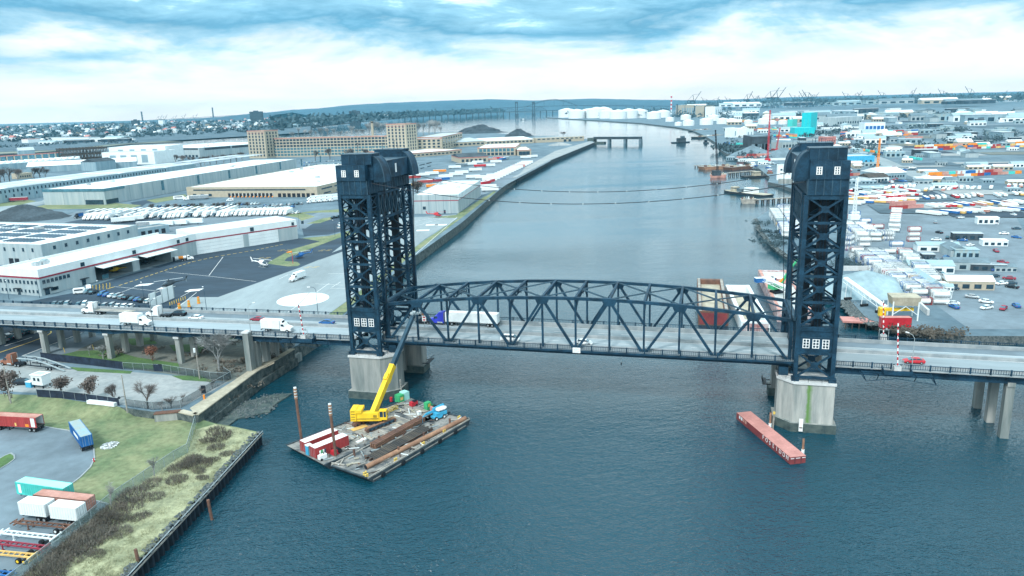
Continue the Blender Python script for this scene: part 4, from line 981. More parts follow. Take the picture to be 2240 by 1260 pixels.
FLATBED.put('flatbed_truck', 'white semi tractor with an empty flatbed trailer on the far left viaduct', 'semi truck', on_road(s_at(249, 681, 15.3)[0], 13.0), BACK, TR)
COUPE.put('sedan', 'bright red car on the right viaduct below the striped gate and lamp post', 'car', on_road(s_at(1993, 787, 15.9)[0], 3.3), BACK, TR, {'white_paint': 'red_paint'})
SUV.put('suv', 'dark utility vehicle stopped behind the left tower near the red sign', 'car', on_road(4.5, 15.2), BACK, TR, {'white_paint': 'black'})
def street_lamp(p, h, arm, rz, label, group, m='pole'):
    e = empty('street_lamp', label, 'street lamp', p, rz, group)
    b = M(); b.cyl((0, 0, 0), (0, 0, h), .11, m, r1=.07, n=6); b.path([(0, 0, h), (arm * .35, 0, h + .7), (arm, 0, h + .95)], .06, m, n=5); obj('pole', b, e)
    b = M(); b.cbox((arm + .3, 0, h + .93), (.9, .35, .18), 'white_paint'); obj('lamp_head', b, e)
    return e
BL = 'lamp posts along the bridge railings'
for s, v, rz, h, lab in [(-42.8, -1.6, TH + 1.2, 8.2, 'pale curved lamp post above the tall concrete pylon on the viaduct'), (-33, 20.2, TH + 3.6, 8.5, 'dark lamp post on the far railing left of the helipad circle'), (-11.5, 20.2, TH + 3.4, 8.5, 'dark lamp post on the far railing just left of the left tower'),
                        (132, -1.5, TH + 2.2, 7.5, 'pale lamp post with curved arm beside the red car on the right viaduct'), (-76, -1.7, TH + 1.6, 8.5, 'slim lamp post on the near railing right of the first box truck')]:
    street_lamp(on_road(s, v), h, 1.8, rz, lab, BL, 'pole' if 'pale' in lab else 'steel_light')
# road sign and work signs by the left tower
e = empty('warning_sign', 'orange diamond road work sign at the left end of the span', 'sign', on_road(3.5, 17.3), TH)
b = M(); b.box(-.04, -.04, 0, .04, .04, 2.2, 'pole'); obj('post', b, e)
b = M(); b.add([(0, -.06, 1.5), (.8, -.06, 2.3), (0, -.06, 3.1), (-.8, -.06, 2.3), (0, -.02, 1.5), (.8, -.02, 2.3), (0, -.02, 3.1), (-.8, -.02, 2.3)], [(0, 1, 2, 3), (7, 6, 5, 4), (0, 4, 5, 1), (1, 5, 6, 2), (2, 6, 7, 3), (3, 7, 4, 0)], 'rust_pale'); obj('sign_board', b, e)
e = empty('lane_signal', 'small red and white lane sign hanging on the span over the median', 'sign', on_road(7.2, 8.9, .8), TH)
b = M(); b.box(-.05, -.05, 0, .05, .05, 3.2, 'pole'); obj('post', b, e); b = M(); b.box(-.6, -.1, 1.8, .6, -.06, 3.4, 'white_paint'); b.box(-.35, -.12, 2.0, .35, -.1, 2.4, 'red_paint'); b.box(-.35, -.12, 2.8, .35, -.1, 3.2, 'red_paint'); obj('sign_board', b, e)
for k, (x, y) in enumerate([(388, 683), (414, 668), (435, 660)]):
    q = P(x, y + 4, LZ) if k else on_road(s_at(395, 678, 15.7)[0], 19.2); 
    e = empty('traffic_barrel', 'orange traffic barrel ' + ('beside the black suv on the viaduct', 'in front of the heliport apron, nearer the parked cars', 'in front of the heliport apron, farther from the parked cars')[k], 'barrel', q, 0, 'orange traffic barrels')
    b = M()
    for i in range(5): b.cyl((0, 0, .28 * i * 2), (0, 0, .28 * i * 2 + .55), .62 - .05 * i, 'orange' if i % 2 == 0 else 'line_yellow', n=10)
    obj('drum', b, e)
# ------------------------------------------------------------ work barge with crane
bz = 1.5
A0, A1_, A2_ = P(626, 974, bz), P(705, 1020, bz), P(894, 871, bz)
ax = (A2_ - A0); AL = ax.length + .5; ang = math.atan2(ax.y, ax.x)
e = empty('work_barge', 'timber decked barge carrying the yellow crane below the left pier', 'barge', A0, ang)
def rake(b, L_, w0, w1, z0, z1, side, deck, bev=2.2):
    """box barge, x along, raked ends"""
    b.add([(0, w0, z1), (L_, w0, z1), (L_, w1, z1), (0, w1, z1), (bev, w0 , z0), (L_ - bev, w0, z0), (L_ - bev, w1, z0), (bev, w1, z0)], [(0, 4, 5, 1), (1, 5, 6, 2), (2, 6, 7, 3), (3, 7, 4, 0), (7, 6, 5, 4)], side)
    b.add([(0, w0, z1), (L_, w0, z1), (L_, w1, z1), (0, w1, z1)], [(0, 1, 2, 3)], deck)
AW = 16.2
b = M(); rake(b, AL, -AW, 0, -2.6, 0, 'barge_side', 'barge_deck'); obj('hull', b, e)
b = M()
for y0, y1 in ((-.35, 0), (-AW, -AW + .35)): b.box(0, y0, .003, AL, y1, .22, 'barge_side')
obj('edge_rail', b, e)
b = M(); rn = random.Random(3)
x = 6.5
while x < AL - 3:
    w = rn.uniform(.5, .9); y0 = -AW + 2.6 + rn.uniform(-.5, .5); y1 = -1.2 + rn.uniform(-.6, .4); b.box(x, y0, .004, x + w, y1, .16 + rn.uniform(0, .06), rn.choice(['wood', 'wood', 'barge_deck'])); x += w + rn.uniform(.02, .12)
obj('timber_mat', b, e)
def litter(e, x0, x1, y0, y1, n, seed):
    rn = random.Random(seed); b = M()
    for k in range(n):
        c = Vector((rn.uniform(x0, x1), rn.uniform(y0, y1), .26)); a = rn.uniform(0, 3.1); l_ = rn.uniform(.3, 1.7); v_ = Vector((math.cos(a), math.sin(a), 0)) * l_; b.beam(c - v_, c + v_, rn.uniform(.08, .3), rn.uniform(.08, .25), rn.choice(['wood', 'sand', 'black', 'rust', 'pole', 'wood_dark', 'white_wall']))
    obj('deck_litter', b, e, kind='stuff')
litter(e, 2, AL - 2, -AW + 1, -1, 110, 4)
def apt(x, y, z=bz):      # barge-local ground position to world
    return A0 + Vector((math.cos(ang) * x - math.sin(ang) * y, math.sin(ang) * x + math.cos(ang) * y, z - bz))
b0, b1_, b2_ = P(731, 1015, bz), P(805, 1048, bz), P(1023, 921, bz)
bx_ = (b2_ - b1_); BLn = bx_.length + 1.2; bang = math.atan2(bx_.y, bx_.x); BWd = 11.6
e = empty('deck_barge', 'long weathered barge loaded with steel piles alongside the crane barge', 'barge', b1_, bang)
b = M(); rake(b, BLn, 0, BWd, -2.6, 0, 'barge_side', 'barge_deck', 2.6); obj('hull', b, e)
b = M()
for y in (0, BWd - .3): b.box(.2, y, .003, BLn - .2, y + .3, .3, 'wood')
b.box(0, .3, .003, .35, BWd - .3, .2, 'barge_side'); b.box(BLn - .4, .3, .003, BLn, BWd - .3, .25, 'barge_side')
for k in range(14): b.box(1 + k * 2.6, .9, .004, 3.2 + k * 2.6, 1.2, .1, 'wood')
obj('edge_rail', b, e)
litter(e, 1, BLn - 1, .6, BWd - .6, 80, 9)
for k, (x, y) in enumerate([(.6, 1.0), (1.2, 2.1), (9.5, .8), (19, .8), (27, 1.0), (BLn - 1, 1), (BLn - .9, 3), (BLn - 1, 9)]):
    b = M(); 
    for q in (-.3, .3): b.cyl((x + q, y, 0), (x + q, y, .55), .16, 'line_yellow', n=8); b.cyl((x + q, y, .55), (x + q, y, .62), .22, 'line_yellow', n=8)
    b.box(x - .55, y - .2, .003, x + .55, y + .2, .08, 'line_yellow'); obj('bollard', b, e)
for k, x in enumerate((4.5, 11, 17.5, 24, 30)):
    b = M(); b.cyl((x, -.28, -.9), (x, -.02, -.9), .62, 'rubber', n=12); b.cyl((x, -.3, -.9), (x, -.28, -.9), .3, 'black', n=10); obj('tyre_fender', b, e)
b = M(); b.box(1.5, -.03, -1.0, BLn - 2, 0, -.75, 'wood'); b.box(2.2, -.025, -2.0, BLn - 2.4, 0, -1.85, 'barge_deck'); obj('rub_rail', b, e)
for k, (x, y) in enumerate([(6.2, BWd - 1.2), (12.5, 2.6), (21.5, 2.7), (31, 2.4), (14.5, BWd - 1.0)]):
    b = M(); b.box(x - .18, y - .18, .003, x + .18, y + .18, 1.7, 'rust'); obj('stake', b, e)
def bpt(x, y, z=bz): return b1_ + Vector((math.cos(bang) * x - math.sin(bang) * y, math.sin(bang) * x + math.cos(bang) * y, z - bz))
def lie(name, label, cat, base, a, build, group=None, rz=None):
    e = empty(name, label, cat, base, a if rz is None else rz, group); build(e); return e
# crawler crane
cb = apt(20.5, -7.2, bz + .22); ca = ang
e = empty('crawler_crane', 'yellow telescopic crawler crane with its boom raised to the bridge deck', 'crane', cb, ca)
for y in (-2.6, 2.6):
    b = M(); prof = [(-4.6, .5), (-4.2, .1), (4.2, .1), (4.6, .5), (4.5, .95), (4.0, 1.2), (-4.0, 1.2), (-4.5, .95)]
    vs = [(x, y - .5, z) for x, z in prof] + [(x, y + .5, z) for x, z in prof]
    b.add(vs, [tuple(range(8))[::-1], tuple(range(8, 16))] + [(k, (k + 1) % 8, 8 + (k + 1) % 8, 8 + k) for k in range(8)], 'rust')
    sd_ = y - .52 if y < 0 else y + .5; b.box(-3.9, sd_, .3, 3.9, sd_ + .02, 1.0, 'blue_roof' if False else 'steel_light')
    for k in range(30): b.box(-4.2 + k * .29, y - .52, 1.2, -4.05 + k * .29, y + .52, 1.26, 'rust_pale')
    for k in range(7): b.cyl((-3.6 + k * 1.2, y - .56, .5), (-3.6 + k * 1.2, y + .56, .5), .28, 'black', n=8)
    obj('track', b, e)
b = M(); b.box(-1.5, -2.4, .6, 1.5, 2.4, 1.3, 'black'); b.cyl((0, 0, 1.3), (0, 0, 1.6), 1.5, 'black', n=16); obj('carbody', b, e)
# upper works turned towards the camera-left; local frame u along boom
bd = None
tip = D(905, 688, 195.0)
piv = cb + Vector((0, 0, 3.0))
hd = Vector((tip.x - piv.x, tip.y - piv.y, 0)).normalized(); ua = math.atan2(hd.y, hd.x) - ca
ux = lambda x, y, z: (math.cos(ua) * x - math.sin(ua) * y, math.sin(ua) * x + math.cos(ua) * y, z)
def ub(m_, x0, y0, z0, x1, y1, z1, mm):
    m_.X = Matrix.Rotation(ua, 4, 'Z'); m_.box(x0, y0, z0, x1, y1, z1, mm); m_.X = None
wa = R(-2) - ca          # upper works axis as the picture shows it
def uw(m_, x0, y0, z0, x1, y1, z1, mm):
    m_.X = Matrix.Rotation(wa, 4, 'Z'); m_.box(x0, y0, z0, x1, y1, z1, mm); m_.X = None
b = M(); uw(b, -4.0, -1.6, 1.6, 2.2, 1.6, 2.0, 'crane_yellow'); uw(b, -4.0, -1.65, 2.0, 1.6, -.6, 3.7, 'crane_yellow'); uw(b, -3.6, .7, 2.0, 1.0, 1.6, 3.1, 'crane_yellow')
for k in range(4): uw(b, .3 + k * .22, -1.67, 2.5, .42 + k * .22, -1.65, 3.2, 'black')
uw(b, -3.9, -1.67, 2.15, 1.5, -1.65, 2.3, 'black'); obj('superstructure', b, e)
b = M(); uw(b, -5.4, -1.9, 1.7, -4.0, 1.9, 4.6, 'crane_yellow'); uw(b, -4.0, -1.9, 3.8, -2.6, 1.9, 4.5, 'crane_yellow')
for z in (2.1, 2.8, 3.5, 4.2): uw(b, -5.2, -1.93, z, -4.2, -1.9, z + .12, 'black')
obj('counterweight', b, e)
b = M(); uw(b, 1.7, -1.7, 1.9, 3.6, -.2, 2.6, 'crane_yellow'); uw(b, 1.75, -1.65, 2.6, 3.5, -.25, 4.1, 'glass'); uw(b, 1.7, -1.72, 4.1, 3.55, -.18, 4.3, 'crane_yellow')
for x in (1.72, 2.7, 3.45): uw(b, x, -1.7, 2.6, x + .14, -1.6, 4.1, 'crane_yellow'); uw(b, x, -.3, 2.6, x + .14, -.2, 4.1, 'crane_yellow')
obj('cab', b, e)
bl_ = Matrix.Translation(-cb); loc_ = lambda p: (Matrix.Rotation(-ca, 4, 'Z') @ (p - cb))
pv_ = loc_(piv) + Vector((0, 0, .3)); tp_ = loc_(tip); mid_ = pv_.lerp(tp_, .46)
b = M(); b.beam(pv_ - (tp_ - pv_).normalized() * .6, mid_, 1.25, 1.5, 'crane_yellow'); b.beam(mid_ - (tp_ - pv_).normalized() * .5, mid_, 1.32, 1.6, 'crane_yellow'); b.beam(pv_.lerp(tp_, .3), pv_.lerp(tp_, .36), 1.0, 2.4, 'crane_yellow'); obj('boom_base', b, e)
b = M(); b.beam(mid_, pv_.lerp(tp_, .68), 1.0, 1.25, 'steel_light'); b.beam(pv_.lerp(tp_, .68), tp_, .85, 1.05, 'steel_light'); obj('boom_section', b, e)
b = M(); d_ = (tp_ - pv_).normalized(); b.beam(tp_, tp_ + d_ * .9, .9, 1.0, 'pole'); b.cyl(tp_ + Vector((-.4, -.5, .3)), tp_ + Vector((-.4, .5, .3)), .5, 'pole', n=10)
for k in range(3): b.cyl(tp_ + Vector((.6 + k * .9, -.2, .1 - k * .1)), tp_ + Vector((.6 + k * .9, .2, .1 - k * .1)), .4, 'pole', n=8)
b.beam(tp_, tp_ + Vector((3.0, 0, -.2)), .2, .2, 'pole'); obj('boom_head', b, e)
b = M(); b.cyl(loc_(cb) + Vector((1.6, 0, 2.1)), pv_.lerp(tp_, .32) - Vector((0, 0, .9)), .28, 'steel_light', n=8); obj('boom_cylinder', b, e)
# spud poles
for px, py, h, lab in [(662, 985, 20.5, 'tall rusty spud pole with pale top at the left end of the crane barge'), (735, 1003, 17.8, 'tall rusty spud pole with pale top between the two barges')]:
    p = P(px, py - 6, bz); b = M(); hh_ = 14.5 if px < 700 else 12.2
    b.cyl((0, 0, -2), (-.35, 0, hh_ - 2.2), .32, 'rust', n=10)
    for k in range(4): b.cyl((-.35, 0, hh_ - 2.2 + k * .7), (-.36, 0, hh_ - 1.75 + k * .7), .4, 'rust_pale', n=10); b.cyl((-.36, 0, hh_ - 1.75 + k * .7), (-.37, 0, hh_ - 1.5 + k * .7), .34, 'white_wall', n=10)
    obj('spud_pole', b, loc=p, label=lab, cat='pole', group='spud poles on the work barge')
# containers on the barge
for k, (px, py, lab) in enumerate([(700, 966, 'red container with white roof at the left of the barge, the rear one'), (722, 978, 'red container with white roof on the barge, the front one beside the spud pole')]):
    p = P(px, py + 8, bz); e = empty('shipping_container', lab, 'container', p, ang, 'red containers on the crane barge')
    KK = container_parts(9.0, 'red_cont', 'white_wall', 2.5, .1, frame='red_cont')
    made = []
    for n_, m_, q_ in KK: made.append(obj(n_, m_, e if q_ is None else made[q_]))
p = P(677, 993, bz); e = empty('portable_toilet', 'pale blue portable toilet in front of the red barge containers', 'toilet', p, ang)
b = M(); b.box(-.6, -.6, 0, .6, .6, 2.2, 'sky_blue'); obj('cabin', b, e); b = M(); b.box(-.66, -.66, 2.2, .66, .66, 2.38, 'white_wall'); obj('roof', b, e); b = M(); b.box(-.45, -.64, .1, .45, -.6, 2.0, 'blue_roof'); obj('door', b, e)
def clutter(px, py, name, label, cat, items, z=bz, rz=None):
    p = P(px, py, z); e = empty(name, label, cat, p, ang if rz is None else rz)
    for n_, shapes in items:
        b = M()
        for sh in shapes:
            if sh[0] == 'b': b.cbox(sh[1], sh[2], sh[3])
            else: b.cyl(sh[1], sh[2], sh[3], sh[4], n=10)
        obj(n_, b, e)
    return e
clutter(708, 998, 'gas_cylinder_rack', 'rack of white gas bottles standing by the red barge container', 'gas bottles', [('rack', [('b', (0, 0, .1), (2.2, .9, .12), 'black')])] + [('gas_bottle', [('c', (x, 0, .16), (x, 0, 1.7), .2, c_)]) for x, c_ in ((-.8, 'white_paint'), (-.35, 'green_paint'), (.1, 'white_paint'), (.55, 'steel_light'))])
clutter(706, 1005, 'welder', 'small white welding generator at the barge corner', 'generator', [('housing', [('b', (0, 0, .75), (1.9, 1.0, 1.0), 'white_paint')]), ('wheel', [('c', (-.6, -.6, .3), (-.6, .6, .3), .3, 'rubber')]), ('muffler', [('c', (.4, 0, 1.25), (.4, 0, 1.6), .12, 'black')])])
clutter(733, 993, 'winch', 'red winch with black drum at the foot of the spud pole', 'winch', [('frame', [('b', (0, 0, .5), (1.6, 1.4, 1.0), 'red_paint')]), ('drum', [('c', (.9, -.8, .7), (.9, .8, .7), .55, 'rubber')])])
clutter(723, 988, 'tyre', 'large black tyre leaning on the front red container', 'tyre', [('tread', [('c', (0, -.2, .8), (0, .2, .8), .8, 'rubber')])], rz=ang + 1.57)
clutter(880, 876, 'storage_tank', 'green wrapped storage bins at the far corner of the crane barge', 'bin', [('bin', [('b', (-.9, 0, 1.0), (1.7, 2.0, 2.0), 'green_paint')]), ('cover', [('b', (1.1, .3, 1.1), (1.8, 2.0, 2.2), 'teal_roof')]), ('label_patch', [('b', (-.9, -1.03, 1.1), (.9, .05, .8), 'yellow_cont')])])
clutter(905, 889, 'compressor', 'red compressor on the barge deck near the green bins', 'compressor', [('housing', [('b', (0, 0, .9), (2.0, 1.2, 1.1), 'red_paint')]), ('engine', [('b', (.2, -.2, 1.55), (1.0, .8, .4), 'black')]), ('wheel', [('c', (.5, -.75, .35), (.5, .75, .35), .35, 'rubber')])])
clutter(936, 896, 'power_pack', 'green power pack with hoses near the blue boom lift', 'power pack', [('housing', [('b', (0, 0, 1.1), (1.5, 1.3, 2.0), 'green_paint')]), ('panel', [('b', (0, -.68, 1.4), (.8, .06, .8), 'line_yellow')]), ('hose_reel', [('c', (.95, -.5, .8), (.95, .5, .8), .6, 'green_paint')])])
clutter(949, 902, 'hydraulic_unit', 'red and black hydraulic unit next to the blue boom lift', 'power pack', [('housing', [('b', (0, 0, .9), (1.5, 1.2, 1.6), 'rust_red')]), ('engine', [('b', (.2, -.2, 1.8), (1.0, .8, .3), 'black')])])
clutter(856, 879, 'pump', 'small red pump unit at the back edge of the crane barge', 'pump', [('motor', [('c', (0, 0, .2), (0, 0, 1.3), .4, 'red_paint')]), ('base', [('b', (0, 0, .1), (1.0, 1.0, .2), 'black')])])
clutter(786, 938, 'plywood_sheet', 'tan plywood sheet lying in front of the crane tracks', 'plywood', [('board', [('b', (0, 0, .3), (4.2, 1.6, .08), 'yellow_cont')])], rz=ang - .1)
clutter(917, 908, 'white_crate', 'small white crate between the two barges', 'crate', [('box', [('b', (0, 0, .5), (.9, .8, .9), 'white_wall')]), ('lid', [('b', (0, 0, 1.0), (1.0, .9, .1), 'white_paint')])])
clutter(790, 966, 'tarp_heap', 'white tarpaulin heap at the end of the timber deck', 'tarpaulin', [('sheet', [('b', (0, 0, .25), (2.6, .8, .35), 'white_paint'), ('b', (1.0, .5, .2), (1.2, .8, .3), 'white_wall')])])
# yellow jib section lying on deck
p = P(850, 900, bz + .3); e = empty('jib_section', 'yellow lattice jib section lying behind the crane', 'crane part', p, ang)
b = M()
for y in (-.4, .4):
    for z in (0, .7): b.beam((-3, y, z), (3, y, z), .09, .09, 'crane_yellow')
for k in range(8):
    x = -3 + k * .75; b.beam((x, -.4, .7), (x + .75, .4, .7), .06, .06, 'crane_yellow'); b.beam((x, -.4, 0), (x + .75, -.4, .7), .06, .06, 'crane_yellow')
obj('lattice', b, e)
# piles and pipe on the deck barge
def pile(px0, py0, px1, py1, r, m, label, name='steel_pile', hbeam=False, dz=0.0, group=None):
    a, c = P(px0, py0, bz + dz), P(px1, py1, bz + dz); mid = (a + c) / 2; L_ = (c - a).length; rz = math.atan2(c.y - a.y, c.x - a.x)
    b = M()
    if hbeam:
        b.box(-L_ / 2, -r, 0, L_ / 2, r, .05, m); b.box(-L_ / 2, -r, 2 * r - .05, L_ / 2, r, 2 * r, m); b.box(-L_ / 2, -.04, .05, L_ / 2, .04, 2 * r - .05, m)
    else:
        b.cyl((-L_ / 2, 0, r), (L_ / 2, 0, r), r, m, n=12, caps=False); b.cyl((-L_ / 2, 0, r), (L_ / 2, 0, r), r * .86, 'black', n=12, caps=True)
    obj(name, b, loc=mid, rz=rz, label=label, cat='steel pile' if name == 'steel_pile' else 'pipe', group=group)
pile(800, 1027, 1018, 919, .55, 'rust_pale', 'long pale rusty pipe lying along the outer edge of the deck barge', 'steel_pipe')
gA, gB = 'rusty h piles stacked on the deck barge, upper pile', 'dark h piles stacked on the deck barge, lower pile'
for k in range(6):
    d = Vector((math.sin(bang), -math.cos(bang), 0)) * (k % 3) * .68
    for dz in ((0,) if k >= 3 else (.56,)):
        a, c = P(805, 978, bz) + d, P(926, 921, bz) + d; mid = (a + c) / 2 + Vector((0, 0, .15 + dz)); L_ = (c - a).length; r = .28
        b = M(); b.box(-L_ / 2, -r, 0, L_ / 2, r, .06, 'rust'); b.box(-L_ / 2, -r, .49, L_ / 2, r, .55, 'rust'); b.box(-L_ / 2, -.05, .06, L_ / 2, .05, .49, 'rust_pale')
        obj('steel_pile', b, loc=mid, rz=bang + .02, label=('lower' if dz == 0 else 'upper') + ' layer rusty brown h pile, ' + nth(k % 3) + ' from the crane in the rear pile stack', cat='steel pile', group=gA)
for k in range(5):
    d = Vector((math.sin(bang), -math.cos(bang), 0)) * k * .66
    a, c = P(789, 1002, bz) + d, P(938, 938, bz) + d; mid = (a + c) / 2 + Vector((0, 0, .12)); L_ = (c - a).length - (k % 2) * 1.2; r = .27
    b = M(); b.box(-L_ / 2, -r, 0, L_ / 2, r, .06, 'wood_dark'); b.box(-L_ / 2, -r, .47, L_ / 2, r, .53, 'wood_dark'); b.box(-L_ / 2, -.05, .06, L_ / 2, .05, .47, 'rust')
    obj('steel_pile', b, loc=mid, rz=bang, label='dark brown h pile, ' + nth(k) + ' from the rear stack in the front pile stack', cat='steel pile', group=gB)
# blue boom lift
p = P(958, 915, bz); e = empty('boom_lift', 'blue boom lift with folded arm on the right end of the deck barge', 'boom lift', p, bang - .25)
b = M(); b.box(-1.6, -1.0, .4, 1.6, 1.0, .9, 'sky_blue'); obj('chassis', b, e)
for x in (-1.2, 1.2):
    for y in (-1.05, 1.05): obj('wheel', wheel_at(x, y, .5, .4, 'white_paint'), e)
b = M(); b.box(-.9, -.9, .9, 2.3, .9, 1.7, 'sky_blue'); obj('turntable', b, e)
b = M(); b.loft([[(x, r * math.cos(t), 2.35 + r * .6 * math.sin(t)) for t in [k * math.pi / 4 for k in range(8)]] for x, r in ((-.4, .3), (0, .8), (2.0, .85), (2.6, .5))], 'white_paint'); obj('engine_hood', b, e)
b = M(); b.beam((2.4, .9, 2.2), (-3.0, .9, 1.7), .45, .5, 'sky_blue'); b.beam((2.6, .9, 2.7), (-.8, .9, 2.4), .6, .6, 'sky_blue'); b.beam((-3.0, .9, 1.8), (-4.6, .9, .7), .25, .3, 'sky_blue'); obj('boom', b, e)
b = M()
for x in (-5.6, -4.5):
    for y in (.3, 1.5): b.box(x - .04, y - .04, .15, x + .04, y + .04, 1.25, 'sky_blue')
b.box(-5.6, .3, .1, -4.5, 1.5, .18, 'sky_blue'); b.box(-5.6, .28, 1.2, -4.5, .34, 1.26, 'sky_blue'); b.box(-5.6, 1.46, 1.2, -4.5, 1.52, 1.26, 'sky_blue'); obj('basket', b, e)
# red sectional barge
R0 = P(1612, 903, 1.7); R1 = P(1729, 1001, 1.7); d = R1 - R0; RL = d.length; ra = math.atan2(d.y, d.x)
e = empty('sectional_barge', 'long narrow faded red sectional barge moored beside the right pier', 'barge', R0, ra); RW = 3.7
b = M()
for k in range(2): b.box(k * RL / 2 + .03, 0, -.6, (k + 1) * RL / 2 - .03, RW, 1.7 - 1.7, 'rust_side')
b.box(.02, 0.02, -1.68, RL - .02, RW - .02, -.6, 'rust_side'); obj('hull', b, e)
b = M(); b.box(0, -.02, .0, RL, RW + .02, .06, 'rust_red'); obj('deck', b, e)
b = M(); n = 24
for k in range(n + 1): x = RL * k / n; b.box(x - .05, -.05, -1.6, x + .05, 0, 0, 'rust_side')
for y in (RW * .3, RW * .7): b.box(RL, y - .06, -1.5, RL + .04, y + .06, -.1, 'black')
b.box(RL, .1, -.4, RL + .03, RW * .25, -.25, 'white_paint'); b.box(RL, RW * .36, -.4, RL + .03, RW * .64, -.25, 'white_paint'); b.box(RL, RW * .76, -.4, RL + .03, RW - .1, -.25, 'white_paint'); obj('side_frame', b, e)
b = M()
for k in range(1, 5): x = RL * (k + .5) / 24; b.box(x - .36, -.012, -.95, x + .36, -.001, -.15, 'white_wall' if k < 3 else 'pink_cont')
obj('paint_patch', b, e)
b = M(); b.box(RL / 2, -.011, -.98, RL - .1, -.001, -.1, 'rust_side'); obj('lettering_band', b, e)
for k, ch in enumerate('POSEIDON'):
    cu = bpy.data.curves.new('letter', 'FONT'); cu.body = ch; cu.size = 1.4; cu.extrude = .012; cu.align_x = 'CENTER'; cu.offset = .012
    o = bpy.data.objects.new('letter', cu); COL.objects.link(o)
    me = bpy.data.meshes.new_from_object(o.evaluated_get(bpy.context.evaluated_depsgraph_get())); bpy.data.objects.remove(o); bpy.data.curves.remove(cu)
    me.materials.clear(); me.materials.append(MATS['white_paint'])
    o = obj('letter', me, e, (RL / 2 + .8 + k * (RL / 2 - 1.4) / 7.4, -.03, -1.05)); o.rotation_euler = (math.pi / 2, 0, 0)
for (x, y, h, lab) in [(RL * .36, RW + .3, 3.4, 'short rusty mooring pile near the middle of the red barge'), (RL * .93, RW + .3, 3.2, 'short rusty mooring pile at the near end of the red barge')]:
    q = R0 + Vector((math.cos(ra) * x - math.sin(ra) * y, math.sin(ra) * x + math.cos(ra) * y, -1.7))
    b = M(); b.cyl((0, 0, -1), (0, 0, 1.7 + h), .24, 'rust_pale', n=10); b.cyl((0, 0, 1.7 + h), (0, 0, 1.75 + h), .27, 'rust', n=10); b.cyl((0, 0, 1.4), (0, 0, 2.4), .33, 'white_wall', n=10); obj('mooring_pile', b, loc=q, label=lab, cat='pile', group='mooring piles of the red barge')
for (px, py, h, lab) in [(458, 1103, 4.4, 'rusty pile leaning in the water by the sheet pile wall, the farther one'), (303, 1225, 5.2, 'rusty pile in the water by the sheet pile wall, the nearer one')]:
    q = P(px + 4, py + 34, 0); b = M(); b.cyl((.2, 0, -1), (-.1, 0, h), .3, 'rust', n=10); obj('mooring_pile', b, loc=q, label=lab, cat='pile', group='rusty piles along the sheet pile wall')
# ------------------------------------------------------------ trees, shrubs, poles, fences
def tree_mesh(seed, h, spread, levels, twig, twigs, bark, leaf=None, nleaf=0, lsz=.3, trunk_frac=.25, lean=.0):
    """tapered trunk with limbs, and a crown of many thin twigs or small leaves through its volume"""
    rn = random.Random(seed); T = M(); Cn = M(); tips = []
    def grow(p, d, L_, r, lev):
        q = p + d * L_; T.cyl(p, q, r, bark, r1=r * .62, n=5 if lev > 1 else 7, caps=False)
        if lev >= levels: tips.append((q, d)); return
        tips.append((p.lerp(q, .6), d))
        for k in range(rn.choice((3, 3, 4)) if lev < levels - 1 else 3):
            a = rn.uniform(0, 6.283); t = rn.uniform(.45, .95) * spread
            u = d.orthogonal().normalized(); w = d.cross(u)
            nd_ = (d + (u * math.cos(a) + w * math.sin(a)) * t + Vector((0, 0, .18))).normalized()
            grow(p.lerp(q, rn.uniform(.72, 1)), nd_, L_ * rn.uniform(.58, .82), r * .58, lev + 1)
    grow(Vector((0, 0, 0)), Vector((lean, 0, 1)).normalized(), h * trunk_frac, h * .022, 0)
    zmax = max(p.z for p, d in tips)
    for k in range(twigs):
        p, d = rn.choice(tips); dd = (d + Vector((rn.gauss(0, .6), rn.gauss(0, .6), rn.gauss(.2, .5)))).normalized(); L_ = h * rn.uniform(.06, .14)
        u = dd.orthogonal().normalized() * h * .0032
        p = p + Vector((rn.gauss(0, .02), rn.gauss(0, .02), rn.gauss(0, .02))) * h
        Cn.add([p - u, p + u, p + dd * L_], [(0, 1, 2)], twig)
        if rn.random() < .5:
            d3 = (dd + Vector((rn.gauss(0, .7), rn.gauss(0, .7), rn.gauss(0, .5)))).normalized(); p2 = p + dd * L_ * .5; Cn.add([p2 - u * .7, p2 + u * .7, p2 + d3 * L_ * .8], [(0, 1, 2)], twig)
    for k in range(nleaf):
        p, d = rn.choice(tips); p = p + Vector((rn.gauss(0, .05), rn.gauss(0, .05), rn.gauss(0, .045))) * h
        u = Vector((rn.gauss(0, 1), rn.gauss(0, 1), rn.gauss(0, 1))).normalized() * lsz * rn.uniform(.5, 1.2); w = u.orthogonal().normalized() * lsz * rn.uniform(.5, 1)
        Cn.add([p - u, p + w * .6, p + u, p - w * .6], [(0, 1, 2, 3)], leaf)
    s = h / max(zmax, .1)
    for m_ in (T, Cn): m_.v = [v * s for v in m_.v]
    return Kind([('trunk', T, None), ('crown', Cn, None)])
BARE = [tree_mesh(21, 10, .75, 4, 'twig_pale', 900, 'bark_pale'), tree_mesh(5, 8, .8, 3, 'twig', 700, 'bark'), tree_mesh(9, 8, .7, 3, 'twig', 900, 'bark', trunk_frac=.3)]
LEAFY = [tree_mesh(31, 8, .7, 3, 'twig', 300, 'bark', 'leaf_brown', 900, .28), tree_mesh(37, 8, .8, 3, 'twig', 300, 'bark', 'leaf_brown', 1000, .26)]
SAPLING = tree_mesh(51, 5, .45, 3, 'twig_pale', 420, 'bark_pale', trunk_frac=.3)
